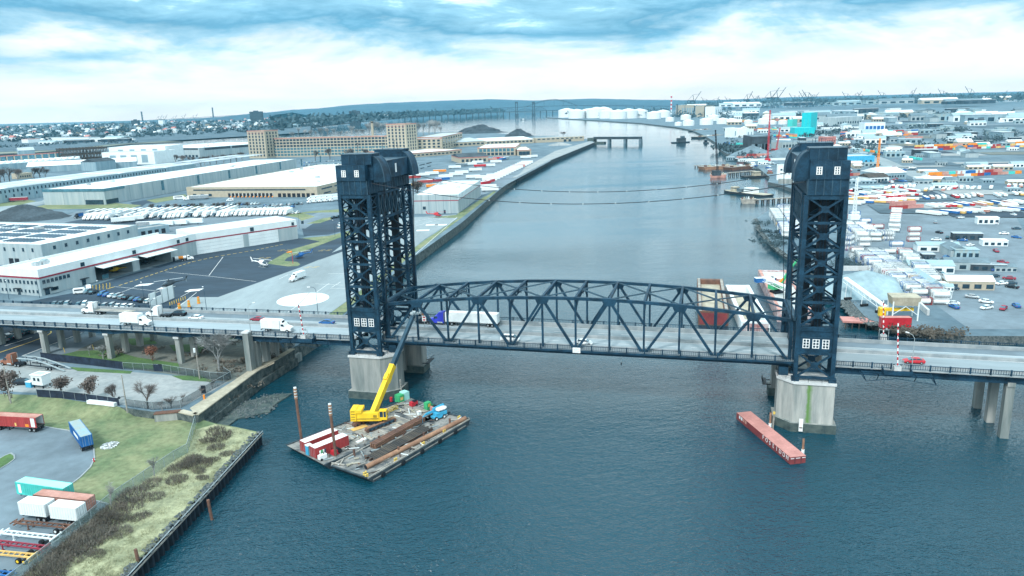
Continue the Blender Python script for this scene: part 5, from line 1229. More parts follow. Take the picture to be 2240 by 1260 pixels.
def tree(kind, px, py, top, z, label, group=None, name='tree', rz=0.0, wid=1.0, cm=None):
    """a tree whose foot is seen at pixel (px, py) and whose top reaches pixel row `top`"""
    p = P(px, py, z); h = (py - top) * (p - Vector((0, 0, CAM_H))).dot(FW) / FPX * 1.04
    k, h0 = kind
    return k.put(name, label, 'tree', p, rz, group, cm, (h / h0 * wid, h / h0 * wid, h / h0))
K0, K1, K2, L0, L1, SP = (BARE[0], 10), (BARE[1], 8), (BARE[2], 8), (LEAFY[0], 8), (LEAFY[1], 8), (SAPLING, 5)
g1 = 'young trees along the edge of the gravel yard'
tree(L0, 22, 876, 815, LZ, 'brown leaved tree at the left edge of the grass by a pole', g1, rz=.4, wid=.85)
tree(L1, 135, 862, 828, LZ, 'low wide brown leaved tree behind the dark fence netting', g1, rz=1.1, wid=1.5)
tree(L0, 196, 874, 832, LZ, 'brown leaved tree in front of the dark netting', g1, rz=2.2)
tree(K1, 252, 885, 845, LZ, 'bare tree left of the utility pole at the yard fence', g1, rz=.2)
tree(K2, 324, 894, 843, LZ, 'bare tree right of the utility pole at the yard fence', g1, rz=1.7, wid=1.2)
tree(K0, 480, 812, 733, LZ, 'large pale bare tree beneath the viaduct near the end pylon', rz=.6)
tree(SP, 226, 785, 755, LZ, 'small pale bare tree under the viaduct on green grass', rz=.5, wid=1.6)
tree(SP, 196, 778, 757, LZ, 'thin pale bare sapling under the viaduct beside a column', rz=1.5)
tree(L1, 335, 790, 760, LZ, 'small reddish tree under the viaduct near the black net fence', wid=.9, cm={'leaf_brown': 'brown_paint'})
tree(SP, 338, 1042, 1000, NZ, 'slim pale sapling on the grass beside the long mesh fence, farther one', rz=.3, wid=.9)
tree(SP, 244, 1112, 1062, NZ, 'slim pale sapling by the mesh fence near the rusty container', rz=2.0, wid=.9)
for k, (x, y, t) in enumerate([(375, 893, 868), (400, 880, 862), (440, 868, 848), (465, 850, 832), (355, 898, 878)]): tree(SP, x, y, t, LZ, 'thin bare bush along the yard wall, ' + nth(k) + ' from the utility pole' if k < 4 else 'thin bare bush at the stone wall corner', 'bare bushes along the yard wall', 'bare_bush', rz=k, wid=1.9, cm={'twig_pale': 'twig'})
# scrub and reeds on the strip behind the sheet piling
def shrub_mesh(seed, r, h, n, m):
    rn = random.Random(seed); b = M()
    for k in range(n):
        a = rn.uniform(0, 6.283); q = r * math.sqrt(rn.random()); p = Vector((q * math.cos(a), q * math.sin(a), 0)); hh_ = h * (1 - .6 * (q / r) ** 2) * rn.uniform(.6, 1.1)
        d = Vector((rn.gauss(0, .35) + .25 * math.cos(a), rn.gauss(0, .35) + .25 * math.sin(a), 1)).normalized() * hh_; u = Vector((rn.gauss(0, 1), rn.gauss(0, 1), 0)).normalized() * .045
        b.add([p - u, p + u, p + d], [(0, 1, 2)], m)
        for j in range(2): s_ = p + d * rn.uniform(.3, .8); e_ = s_ + Vector((rn.gauss(0, .35), rn.gauss(0, .35), rn.uniform(.1, .5))) * h * .5; b.add([s_ - u * .7, s_ + u * .7, e_], [(0, 1, 2)], m)
    return b
SHR = [shrub_mesh(s_, 1.9, 1.5, 250, 'scrub').mesh('shrub') for s_ in (1, 2, 3)]
REED = [shrub_mesh(s_, 1.5, .9, 200, 'reed').mesh('reed') for s_ in (4, 5)]
rn = random.Random(8)
fence_l = ppts([(429, 930), (411, 991), (381, 1008), (244, 1102), (178, 1158), (51, 1262)], NZ)
bank_l = ppts([(566, 946), (500, 1018), (465, 1060), (368, 1163), (300, 1230), (262, 1268)], NZ)
def strip_pt(t, w):
    def at(l, t):
        k = min(int(t * (len(l) - 1)), len(l) - 2); return l[k].lerp(l[k + 1], t * (len(l) - 1) - k)
    return at(fence_l, t).lerp(at(bank_l, t), w)
spots = [(.03, .35, 1.1), (.06, .5, 1.3), (.1, .3, .8), (.13, .52, .9), (.2, .62, .7), (.26, .25, 1.0), (.3, .45, 1.3), (.34, .3, 1.2), (.36, .6, .7), (.42, .2, .9), (.45, .42, 1.0), (.5, .15, 1.1), (.53, .38, .9), (.56, .1, 1.3), (.58, .24, 1.2), (.6, .52, .8), (.64, .12, 1.2), (.66, .3, .9), (.69, .1, 1.1), (.7, .22, 1.3), (.72, .48, 1.0), (.74, .36, .8), (.77, .12, 1.2), (.79, .24, 1.4), (.81, .14, 1.3), (.83, .3, 1.3), (.85, .08, 1.2), (.87, .2, 1.5), (.9, .12, 1.3), (.9, .32, 1.0), (.93, .18, 1.4), (.95, .08, 1.2), (.97, .25, 1.1), (.99, .12, 1.3), (1.0, .3, 1.0), (.15, .8, .7), (.4, .75, .6), (.86, .5, .7)]
for k, (t, w, s_) in enumerate(spots):
    o = obj('shrub', SHR[k % 3], loc=strip_pt(t, w) + Vector((0, 0, .03)), rz=k * 1.3, label='dark leafless shrub, ' + nth(k) + ' from the far end of the scrub strip by the river', cat='shrub', group='dark shrubs on the scrub strip'); o.scale = (s_ * rn.uniform(.9, 1.5), s_ * rn.uniform(.9, 1.4), s_ * rn.uniform(.8, 1.2))
b = M()
for k in range(260):
    t, w = rn.random(), rn.uniform(.02, .97); c = strip_pt(t, w); s_ = rn.uniform(.5, 1.0); a = rn.uniform(0, 6.28); me = REED[k % 2]; ca_, sa_ = math.cos(a) * s_, math.sin(a) * s_
    pts = [(c.x + v.co.x * ca_ - v.co.y * sa_, c.y + v.co.x * sa_ + v.co.y * ca_, NZ + .03 + v.co.z * s_) for v in list(me.vertices)[:360]]
    b.add(pts, [(i, i + 1, i + 2) for i in range(0, len(pts) - 2, 3)], 'reed')
obj('reed_grass', b, kind='stuff')
# corrugated sheet piling with its cap
b = M(); pts = [Vector((-62.5, 168.5, 0)), Vector((-64.6, 140, 0)), Vector((-66.9, 111.4, 0)), Vector((-69, 60, 0))]
sp_o = pts[1].copy(); ring_ = []
for p, q in zip(pts, pts[1:]):
    d = (q - p).normalized(); n_ = Vector((-d.y, d.x, 0)); n_ = n_ if n_.x > 0 else -n_
    L_ = (q - p).length; s = 0.0
    while s < L_:
        for ds, off in ((0, .35), (.5, .35), (.75, .95), (1.35, .95), (1.6, .35)): ring_.append(p + d * min(s + ds, L_) + n_ * off)
        s += 1.7
b.o = sp_o
for p, q in zip(ring_, ring_[1:]): b.quad((p.x, p.y, -1.5), (q.x, q.y, -1.5), (q.x, q.y, 3.25), (p.x, p.y, 3.25), 'black')
e = empty('sheet_pile_wall', 'dark corrugated steel sheet pile wall along the near left river bank', 'river wall', sp_o)
obj('sheet_piling', b, e)
b = M(sp_o)
for p, q in zip(pts, pts[1:]):
    d = (q - p).normalized(); n_ = Vector((-d.y, d.x, 0)); n_ = n_ if n_.x > 0 else -n_
    b.beam(p + n_ * 1.05 + Vector((0, 0, 2.7)), q + n_ * 1.05 + Vector((0, 0, 2.7)), .2, .22, 'wood')
    b.beam(p + n_ * 1.0 + Vector((0, 0, 3.3)), q + n_ * 1.0 + Vector((0, 0, 3.3)), .14, .14, 'pole')
obj('wale', b, e)
def rocks(name, line, n, wid, z, r0, r1, m='rock', seed=1, dz=0.0):
    rn = random.Random(seed); b = M()
    segs = [(p, q, (q - p).length) for p, q in zip(line, line[1:])]; tot = sum(s[2] for s in segs)
    for k in range(n):
        t = rn.random() * tot
        for p, q, L_ in segs:
            if t <= L_: break
            t -= L_
        c = p.lerp(q, min(1, t / L_)) + Vector((rn.uniform(-wid, wid), rn.uniform(-wid, wid), 0)); r = rn.uniform(r0, r1)
        vs = [Vector((x, y, zz_)) * r for x, y, zz_ in ((1, 0, 0), (0, 1, .1), (-1, .1, 0), (0, -1, 0), (.2, .1, .7), (-.2, -.1, -.5))]
        a = rn.uniform(0, 6.28); rm = Matrix.Rotation(a, 3, 'Z') @ Matrix.Rotation(rn.uniform(-.5, .5), 3, 'X')
        vs = [rm @ Vector((v.x * rn.uniform(.7, 1.2), v.y * rn.uniform(.6, 1.1), v.z)) + Vector((c.x, c.y, z + rn.uniform(-.1, .1) + dz)) for v in vs]
        b.add(vs, [(0, 1, 4), (1, 2, 4), (2, 3, 4), (3, 0, 4), (1, 0, 5), (2, 1, 5), (3, 2, 5), (0, 3, 5)], m)
    return obj(name, b, kind='stuff')
rocks('riprap', [strip_pt(k / 20, .985) for k in range(21)], 420, .9, 3.1, .25, .55, 'rock', 2)
rocks('shore_stones', ppts([(440, 925), (480, 905), (540, 885), (600, 868)], .35), 420, 3.4, .4, .15, .45, 'rock', 3)
rocks('shore_stones', ppts([(505, 900), (560, 905), (585, 890)], .3), 200, 3, .3, .2, .5, 'rock', 4)
rocks('riprap', ppts([(1070, 424), (1096, 412), (1130, 388), (1150, 374)], 3.2), 700, 3.2, 3.0, .6, 1.6, 'rock', 6)
# stone retaining wall with cap along the yard corner
b = M(); q0 = ppts([(338, 905), (395, 900), (428, 908), (556, 814), (640, 764)], LZ); o_ = q0[2].copy(); b.o = o_
for k, (p, q) in enumerate(zip(q0, q0[1:])):
    b.beam(p + Vector((0, 0, -2.2)), q + Vector((0, 0, -2.2)), 1.3, 4.6, 'concrete' if k == 0 else 'stone_wall')
    b.beam(p + Vector((0, 0, .12)), q + Vector((0, 0, .12)), 1.7, .28, 'sand' if k else 'rust')
    if k: b.beam(p + Vector((.9, -.6, -3.9)), q + Vector((.9, -.6, -3.9)), 1.6, 2.6, 'stone_wall')
obj('stone_wall', b, loc=o_, label='old dark stone retaining wall at the river corner of the gravel yard', cat='wall')
sheet('wall_path', ppts([(415, 893), (500, 840), (560, 800), (600, 785), (600, 795), (556, 816), (429, 909)], LZ), LZ + .04, 'sand')
def fence(name, label, pts, h, panel, post='pole', step=3.0, th=.03, top=True, lean=0):
    o_ = pts[0]; e = empty(name, label, 'fence', o_); b = M(o_); t = M(o_)
    for p, q in zip(pts, pts[1:]):
        b.beam(p + Vector((0, 0, h / 2)), q + Vector((0, 0, h / 2)), th, h - .1, panel)
        if top: t.beam(p + Vector((0, 0, h)), q + Vector((0, 0, h)), .07, .07, post)
    obj('fence_panel', b, e)
    if top: obj('top_rail', t, e)
    cnt = 0
    for p, q in zip(pts, pts[1:]):
        n = max(1, int((q - p).length / step))
        for k in range(n):
            if cnt > 60: break
            cnt += 1; c = p.lerp(q, k / n); b = M(o_); b.cyl(c, c + Vector((0, 0, h + .1)), .05, post, n=5); obj('post', b, e)
    return e
fence('mesh_fence', 'long pale green mesh fence between the grass and the scrub strip', [p + Vector((0, 0, .02)) for p in [P(429, 928, NZ)] + fence_l[1:] + [Vector((-86, 100, NZ))]], 2.3, 'mesh_fence')
fence('net_fence', 'black netting fence behind the car hauler below the viaduct', ppts([(91, 787), (180, 797), (270, 808)], LZ), 2.4, 'netting', 'black')
fence('net_fence', 'short black netting panel left of the yard gate below the viaduct', ppts([(337, 812), (356, 813)], LZ), 2.3, 'netting', 'black')
fence('net_fence', 'dark blue netting fence along the grass side of the gravel yard', ppts([(82, 868), (140, 872), (190, 878), (262, 888)], LZ), 2.2, 'netting', 'pole')
fence('wire_fence', 'grey wire fence along the far side of the gravel yard', ppts([(270, 808), (337, 812), (358, 813), (460, 830), (500, 832)], LZ), 2.2, 'mesh_dark', 'pole')
fence('wire_fence', 'grey wire fence along the river edge of the gravel yard', ppts([(275, 889), (335, 897), (395, 893), (440, 866), (506, 829), (490, 818)], LZ), 2.2, 'mesh_dark', 'pole')
b = M(); pts = ppts([(196, 880), (215, 882), (235, 884), (256, 887)], LZ)
for p, q in zip(pts, pts[1:]): b.beam(p + Vector((0, -.6, .45)), q + Vector((0, -.6, .5)), 1.0, .9, 'white_wall')
b.v = [v - pts[0] for v in b.v]; obj('tarpaulin', b, loc=pts[0], label='white tarpaulin roll lying along the foot of the dark blue netting', cat='tarpaulin')
def upole(px, py, top, z, label, arm=False, box=False, m='wood'):
    p = P(px, py, z); h = (py - top) * (p - Vector((0, 0, CAM_H))).dot(FW) / FPX * 1.03
    e = empty('utility_pole', label, 'utility pole', p); b = M(); b.cyl((0, 0, 0), (0, 0, h), .2, m, r1=.13, n=8); obj('pole', b, e)
    if arm: b = M(); b.box(-1.1, -.08, h * .42, 0, .08, h * .42 + .12, 'black'); b.cyl((-1.6, 0, h * .40), (-1.6, .2, h * .40), .35, 'black', n=10); obj('bracket', b, e)
    if box: b = M(); b.cyl((-.45, 0, h * .86), (-.45, 0, h * .99), .3, 'white_wall', n=10); obj('transformer', b, e)
    return e
upole(24, 882, 800, LZ, 'wooden utility pole beside the leftmost tree on the grass')
upole(279, 903, 818, LZ, 'wooden utility pole with black bracket at the yard fence', arm=True)
upole(437, 829, 760, LZ, 'wooden utility pole with a white transformer near the viaduct', box=True)
p = P(447, 868, LZ); e = empty('sign_post', 'dark board on a post at the river edge of the gravel yard', 'sign', p); b = M(); b.box(-.06, -.06, 0, .06, .06, 2.0, 'pole'); obj('post', b, e); b = M(); b.box(-.6, -.08, 1.0, .6, .08, 3.2, 'black'); obj('board', b, e)
b = M(); b.box(-.2, -.2, 0, .2, .2, 1.2, 'orange'); p = P(447, 873, LZ); obj('marker_post', b, loc=p, label='small orange marker below the dark board by the river', cat='marker')
for k, (x, y) in enumerate([(142, 771), (141, 779)]): b = M(); b.cyl((0, 0, 0), (-.2, 0, 1.6), .1, 'line_yellow', n=6); obj('bollard', b, loc=P(x + k * 64, y - k * 15, LZ), label='yellow bollard under the viaduct ' + ('by the black netting' if k == 0 else 'beside the second column row'), cat='bollard')
# ------------------------------------------------------------ containers and chassis on the near lot
def put_parts(PP, name, label, cat, p, rz, group=None):
    e = empty(name, label, cat, p, rz, group); made = []
    for n_, m_, q_ in PP: made.append(obj(n_, m_, e if q_ is None else made[q_]))
    return e
def by_roof(a, b_, c, d, zr):
    q = [P(x, y, zr) for x, y in (a, b_, c, d)]; ctr = sum(q, Vector()) / 4; f = (q[0] + q[1] - q[2] - q[3]).normalized()
    return Vector((ctr.x, ctr.y, NZ + .03)), math.atan2(f.y, f.x), ((q[0] + q[1] - q[2] - q[3]) / 2).length
ct = 'container trailers on the near lot'
p, a, L_ = by_roof((28, 1054), (51, 1042), (168, 1057), (137, 1071), NZ + 3.85)
put_parts(merge_kinds(container_parts(12.2, 'teal_cont', 'teal_roof', frame='teal_cont'), chassis_parts(12.2, 'black')), 'container_trailer', 'bright teal container on a trailer at the back of the group', 'container trailer', p, a, ct)
b = M(); e = bpy.data.objects['container_trailer']
for z0, z1, x0 in ((1.6, 3.5, 4.7),): b.box(x0, 1.265, z0, x0 + .75, 1.275, z1, 'white_paint')
o = obj('paint_panel', b, e)
p, a, L_ = by_roof((73, 1083), (93, 1069.5), (207, 1082), (185, 1095), NZ + 3.85)
put_parts(merge_kinds(container_parts(12.2, 'pink_cont', 'pink_cont', frame='rust'), chassis_parts(12.2, 'black')), 'container_trailer', 'rusty pink container on a trailer between teal and white ones', 'container trailer', p, a, ct)
for (q, lab) in (((39, 1099), (63, 1085), (117, 1091), (95, 1104)), 'short white container on a trailer, left of the pair'), (((107, 1107.6), (128.6, 1092), (185, 1098), (164, 1113)), 'short white container on a trailer, right of the pair'):
    p, a, L_ = by_roof(*q, NZ + 3.85); put_parts(merge_kinds(container_parts(6.1, 'white_wall', 'white_paint', frame='white_wall'), chassis_parts(6.6, 'black')), 'container_trailer', lab, 'container trailer', p, a, ct)
def chs(front, rear, paint, hub, label, L_=12.2):
    f, r_ = P(*front, NZ + 1.1), P(*rear, NZ + 1.1); d = (f - r_).normalized(); c = r_ + d * L_ / 2
    put_parts(chassis_parts(L_, paint, hub), 'container_chassis', label, 'trailer chassis', Vector((c.x, c.y, NZ + .03)), math.atan2(d.y, d.x), 'empty container chassis on the near lot')
chs((34, 1141), (153, 1152), 'rust', 'white_wall', 'rusty brown empty container chassis nearest the white containers')
chs((2, 1163), (122, 1176), 'white_wall', 'black', 'white empty container chassis between the two red brown ones')
chs((-20, 1184), (99, 1198), 'stripe_red', 'black', 'dark red empty container chassis above the yellow one')
chs((-45, 1205), (73, 1216), 'yellow_cont', 'crane_yellow', 'yellow empty container chassis with yellow wheel hubs')
chs((-98, 1242), (22, 1256), 'blue_cont', 'black', 'blue empty container chassis at the bottom left corner')
rr, ff = P(92, 942, NZ), P(4, 937, NZ); d = (ff - rr).normalized(); c = rr + d * 6.2
PP = merge_kinds(container_parts(12.2, 'red_cont', 'pink_cont', open_end=True, frame='red_cont'), chassis_parts(12.2, 'black'))
e = put_parts(PP, 'container_trailer', 'dark red container with an open end behind a white tractor at left', 'container trailer', Vector((c.x, c.y, NZ + .03)), math.atan2(d.y, d.x), ct)
b = M(); b.box(-5.7, 1.262, 1.4, -4.6, 1.275, 3.7, 'white_wall'); b.box(-3.9, 1.262, 1.4, -2.9, 1.274, 2.1, 'orange'); b.box(-.4, 1.262, 1.45, .1, 1.274, 2.3, 'yellow_cont'); obj('patch', b, e)
c2 = rr + d * 14.6; TRACTOR.put('semi_tractor', 'white semi tractor coupled in front of the open dark red container', 'semi truck', Vector((c2.x, c2.y, NZ + .03)), math.atan2(d.y, d.x))
rr, ff = P(194, 987, NZ), P(163, 945, NZ); d = (ff - rr).normalized(); c = rr + d * 6.2
e = put_parts(merge_kinds(container_parts(12.2, 'blue_cont', 'blue_roof', frame='blue_cont'), chassis_parts(12.2, 'black')), 'container_trailer', 'blue container with pale roof parked askew against the kerb', 'container trailer', Vector((c.x, c.y, NZ + .03)), math.atan2(d.y, d.x), ct)
b = M(); b.box(-3.6, 1.262, 2.3, 1.2, 1.275, 3.1, 'white_wall'); obj('paint_panel', b, e)
# rubble, hydrant
b = M(); p = P(240, 975, NZ); rn = random.Random(5)
for k in range(260):
    r = 1.9 * math.sqrt(rn.random()); a = rn.uniform(0, 6.28); s_ = rn.uniform(.08, .28); c = (r * math.cos(a), r * 1.1 * math.sin(a), .08 + (1.9 - r) * .16 * rn.random()); b.cbox(c, (s_ * 1.6, s_, s_ * .8), rn.choice(['white_wall', 'concrete_pale', 'parapet', 'concrete']))
obj('rubble_heap', b, loc=p, label='grey and white heap of rubble on the grass', cat='rubble heap')
p = P(206, 1010, NZ); e = empty('fire_hydrant', 'small red fire hydrant on the grass near the curved kerb', 'hydrant', p)
b = M(); b.cyl((0, 0, 0), (0, 0, .75), .17, 'red_paint', n=8); b.cyl((0, 0, .75), (0, 0, .9), .2, 'red_paint', r1=.06, n=8); obj('barrel', b, e); b = M(); b.cyl((-.3, 0, .5), (.3, 0, .5), .09, 'white_wall', n=6); obj('outlet', b, e)
# gravel yard: car hauler, car, hut, bin
p0, p1 = P(28, 800, LZ), P(148, 812, LZ); d = (p0 - p1).normalized(); a = math.atan2(d.y, d.x)
TRACTOR.put('semi_tractor', 'orange brown semi tractor of the car hauler at the yard entrance', 'semi truck', P(30, 799, LZ) + Vector((0, 0, .03)), a, None, {'white_paint': 'brown_paint'})
e = empty('car_hauler', 'empty grey car hauler trailer with a curved ramp deck', 'car hauler', P(98, 806, LZ) + Vector((0, 0, .03)), a)
for y in (-1.1, 1.1):
    b = M(); pr = [(9, 2.9), (5, 3.0), (1, 2.7), (-3, 1.9), (-6, 1.1), (-9, .3)]
    for (x0, z0), (x1, z1) in zip(pr, pr[1:]): b.beam((x0, y, z0), (x1, y, z1), .5, .2, 'pole')
    pr = [(6, 1.0), (-5, .9)]; b.beam((6, y, 1.0), (-6.5, y, .85), .4, .22, 'black')
    for x, z in ((8, 2.9), (4, 2.9), (0, 2.5), (-4, 1.6)): b.beam((x, y, .9), (x, y, z), .14, .14, 'black')
    obj('ramp', b, e)
b = M()
for x, z in ((8, 2.8), (4, 2.85), (0, 2.4), (-4, 1.5), (-7, .8)): b.box(x - .1, -1.1, z, x + .1, 1.1, z + .12, 'black')
obj('cross_member', b, e)
for x in (-2.2, -3.5):
    for y in (-1.05, 1.05): obj('wheel', wheel_at(x, y, .48, .4), e)
SUV.put('parked_car', 'black car parked on the gravel yard beside the white hut', 'car', P(52, 841, LZ) + Vector((0, 0, .03)), a + math.pi + .3, None, {'white_paint': 'black'})
clutter(68, 846, 'refuse_bin', 'blue refuse bin between the black car and white hut', 'bin', [('body', [('b', (0, 0, .8), (2.0, 1.6, 1.6), 'sky_blue')]), ('lid', [('b', (0, 0, 1.65), (2.1, 1.7, .12), 'white_wall')])], LZ, a)
e = empty('guard_hut', 'small white raised guard hut on the gravel yard', 'hut', P(93, 846, LZ), a + math.pi)
b = M(); b.box(-2, -1.4, 1.0, 2, 1.4, 3.8, 'white_wall'); obj('wall', b, e); b = M(); b.box(-2.2, -1.6, 3.8, 2.2, 1.6, 4.0, 'white_paint'); b.box(-1.6, -1.0, 4.0, 1.4, 1.0, 4.05, 'roof_grey'); obj('roof', b, e)
for x in (-1.2, .3): b = M(); b.box(x, -1.44, 2.2, x + .8, -1.4, 3.1, 'glass'); obj('window', b, e)
b = M()
for x in (-1.6, 1.6):
    for y in (-1.1, 1.1): b.box(x - .12, y - .12, 0, x + .12, y + .12, 1.0, 'black')
b.box(2.0, -.5, 0, 2.9, .5, .3, 'pole'); obj('leg', b, e)
# ------------------------------------------------------------ buildings
WMESH = {}
def wmesh(w, h, m, d=.12):
    k = (round(w, 2), round(h, 2), m)
    if k not in WMESH:
        b = M(); b.box(-w / 2, -.1, 0, w / 2, .02, h, m); b.box(-w / 2 - .1, -d - .06, -.1, w / 2 + .1, -.02, 0, 'pole'); WMESH[k] = b.mesh('window')
    return WMESH[k]
def add_windows(e, Lx, dep, rows, cap=95, name='window'):
    """rows: (face, count, x0, x1, z0, w, h, material); face F front, R right, L left, B back"""
    n = 0; rest = M()
    for face, cnt, x0, x1, z0, w, h, m in rows:
        for k in range(cnt):
            t = x0 + (x1 - x0) * (k + .5) / cnt
            if face == 'F': loc, rz = (t, 0, z0), 0
            elif face == 'R': loc, rz = (Lx, t, z0), math.pi / 2
            elif face == 'L': loc, rz = (0, t, z0), -math.pi / 2
            if n < cap: o = obj('door' if z0 < .05 else name, wmesh(w, h, m), e, loc, rz); n += 1
            else:
                rest.X = Matrix.Translation(loc) @ Matrix.Rotation(rz, 4, 'Z'); rest.box(-w / 2, -.1, 0, w / 2, .02, h, m); rest.X = None
    if rest.v: obj('window_rest', rest, e, kind='stuff')
def bld(name, label, A, Bp, depth, h, wall='wall_grey', roof='roof_white', rows=(), par=.8, z=LZ, stripe=None, cat='building', group=None, items=0, panels=0, cornice=None, seed=1, gable=0):
    A = Vector((A.x, A.y, z)); d = Vector((Bp.x - A.x, Bp.y - A.y, 0)); Lx = d.length
    e = empty(name, label, cat, A, math.atan2(d.y, d.x), group)
    b = M(); t = .35; hr = h - par
    b.box(0, 0, -.5, Lx, t, h, wall); b.box(0, depth - t, -.5, Lx, depth, h, wall); b.box(0, t, -.5, t, depth - t, h - .001, wall); b.box(Lx - t, t, -.5, Lx, depth - t, h - .001, wall)
    if panels:
        n = int(Lx / panels)
        for k in range(1, n): b.box(k * Lx / n - .12, -.04, 0, k * Lx / n + .12, 0, h - .02, 'pile_grey')
        n = int(depth / panels)
        for k in range(1, n): b.box(-.04, k * depth / n - .12, 0, 0, k * depth / n + .12, h - .02, 'pile_grey'); b.box(Lx, k * depth / n - .12, 0, Lx + .04, k * depth / n + .12, h - .02, 'pile_grey')
    obj('wall', b, e)
    b = M()
    if gable: b.add([(-.4, -.4, h), (Lx + .4, -.4, h), (Lx + .4, depth / 2, h + gable), (-.4, depth / 2, h + gable), (-.4, depth + .4, h), (Lx + .4, depth + .4, h)], [(0, 1, 2, 3), (3, 2, 5, 4), (0, 3, 4), (1, 5, 2)], roof)
    else: b.box(t, t, hr - .3, Lx - t, depth - t, hr, roof)
    obj('roof', b, e)
    if cornice:
        b = M(); b.box(-.25, -.25, h - 1.1, Lx + .25, 0, h + .05, cornice); b.box(Lx, 0, h - 1.1, Lx + .25, depth, h + .04, cornice); b.box(-.25, 0, h - 1.1, 0, depth, h + .04, cornice); obj('cornice', b, e)
    if stripe:
        b = M(); z0, z1 = stripe[1], stripe[2]; b.box(-.05, -.05, z0, Lx + .05, -.002, z1, stripe[0]); b.box(Lx + .002, -.002, z0, Lx + .05, depth, z1, stripe[0]); b.box(-.05, -.002, z0, -.002, depth, z1, stripe[0]); obj('stripe', b, e)
    add_windows(e, Lx, depth, rows)
    rn = random.Random(seed)
    for k in range(items):
        x, y = rn.uniform(.08, .92) * Lx, rn.uniform(.15, .85) * depth; w = rn.uniform(1.2, 2.6)
        b = M(); b.box(x - w, y - w * .6, hr, x + w, y + w * .6, hr + rn.uniform(1, 1.8), rn.choice(['metal', 'roof_grey', 'blue_roof'])); b.box(x - w * .5, y - w * .3, hr + 1.8, x + w * .5, y + w * .3, hr + 2.0, 'pole'); obj('roof_unit', b, e)
    return e, Lx
def wr(face, cnt, x0, x1, z0, w, h, m='glass'): return (face, cnt, x0, x1, z0, w, h, m)
# hangars with open doors
HA, HB, HC = P(92, 648, LZ), P(432, 557, LZ), P(652, 522, LZ)
d = (HB - HA); HL = d.length; du = d / HL
fr = lambda x, y: (P(x, y, LZ) - HA).dot(du)
ops = [(fr(213, 616), fr(291, 594.5)), (fr(307, 590.5), fr(375, 572))]
dep = 25.0; Hh = 11.6
e = empty('hangar', 'long pale hangar with a red stripe and two open doors facing the heliport', 'hangar', HA, math.atan2(d.y, d.x))
b = M(); t = .4
cuts = [0] + [v for o_ in ops for v in o_] + [HL]
for a, c in zip(cuts[::2], cuts[1::2]): b.box(a, 0, -.5, c, t, 7.0, 'wall_grey')
b.box(0, 0, 7.0, HL, t, 7.5, 'wall_grey'); b.box(0, t, -.5, t, dep, 7.5, 'wall_grey'); b.box(0, dep - t, -.5, HL, dep, 7.5, 'wall_grey'); b.box(HL - t, t, -.5, HL, dep - t, 7.5, 'wall_grey')
obj('wall', b, e)
b = M(); b.box(-.06, -.06, 8.2, HL, t, Hh, 'wall_blue' if False else 'white_wall'); b.box(-.06, t, 8.2, t, dep, Hh, 'white_wall'); b.box(-.06, dep - t, 7.5, HL, dep, Hh, 'white_wall'); obj('upper_wall', b, e)
b = M(); b.box(-.16, -.16, 7.5, HL, .3, 8.2, 'stripe_red'); b.box(-.16, .3, 7.5, .3, dep, 8.2, 'stripe_red'); obj('stripe', b, e)
b = M(); b.box(t, t, Hh - 1.3, HL, dep - t, Hh - 1.0, 'roof_white'); obj('roof', b, e)
for a, c in ops:
    b = M(); b.add([(a + .2, -.1, 6.9), (c - .2, -.1, 6.9), (c - .2, -5.2, 6.3), (a + .2, -5.2, 6.3), (a + .2, -.1, 7.1), (c - .2, -.1, 7.1), (c - .2, -5.2, 6.6), (a + .2, -5.2, 6.6)], [(0, 3, 2, 1), (4, 5, 6, 7), (0, 1, 5, 4), (2, 3, 7, 6), (3, 0, 4, 7), (1, 2, 6, 5)], 'white_wall'); obj('hangar_door', b, e)
    b = M(); b.box(a, .05, .03, c, dep - 1, .07, 'deck_concrete'); obj('floor', b, e)
    b = M(); b.box(a - .4, t, .0, a - .05, dep - t, 7.4, 'wall_grey'); b.box(c + .05, t, 0, c + .4, dep - t, 7.4, 'wall_grey'); obj('inner_wall', b, e)
rows = [wr('L', 10, 1, dep - 1, 5.0, 1.1, 1.5), wr('L', 10, 1, dep - 1, 1.2, .9, 1.3), wr('F', 7, 1, ops[0][0] - 13, 5.0, 1.4, 1.6), wr('F', 4, 5, ops[0][0] - 20, 1.2, 1.3, 1.4), wr('F', 1, ops[0][0] - 7, ops[0][0] - 5, 8.5, 2.2, 1.8), wr('F', 1, ops[0][1] + 1, ops[1][0] - 1, 8.5, 2.2, 1.8), wr('F', 2, ops[1][1] + 3, HL - 3, 8.5, 2.0, 1.8), wr('L', 1, 12, 14, 0, 1.6, 2.4), wr('F', 1, 1.6, 4, 0, 2.2, 2.6), wr('F', 1, 20, 22.6, 0, 2.0, 2.5), wr('F', 1, 31, 35, .4, 3.6, 2.0, 'glass_blue')]
add_windows(e, HL, dep, rows)
for f, x in (('F', 2.8), ('F', 21.3), ('F', 33)):
    b = M(); b.box(x - 1.8, -1.6, 2.9, x + 1.8, -.02, 3.15, 'black'); obj('canopy', b, e)
b = M(); b.box(-1.5, 11.4, 2.8, -.08, 14.6, 3.0, 'black'); obj('canopy', b, e)
for x, y in ((9, 12), (12.5, 12), (15, 14)): b = M(); b.box(x, y, Hh - 1, x + 2.6, y + 2.8, Hh + .5, 'metal'); b.box(x + .4, y + .4, Hh + .5, x + 2.2, y + 2.4, Hh + .7, 'blue_roof'); obj('roof_unit', b, e)
e2, L2 = bld('hangar', 'long white hangar with closed doors and red stripe at the far end of the heliport', HB, HC, 25, 11.6, 'white_wall', 'roof_white', [wr('F', 1, 31, 34, 8.4, 2.2, 2.2), wr('F', 2, 55, 68, 8.4, 1.6, 1.8)], 1.0, stripe=('stripe_red', 7.4, 8.1))
b = M(); n = L2
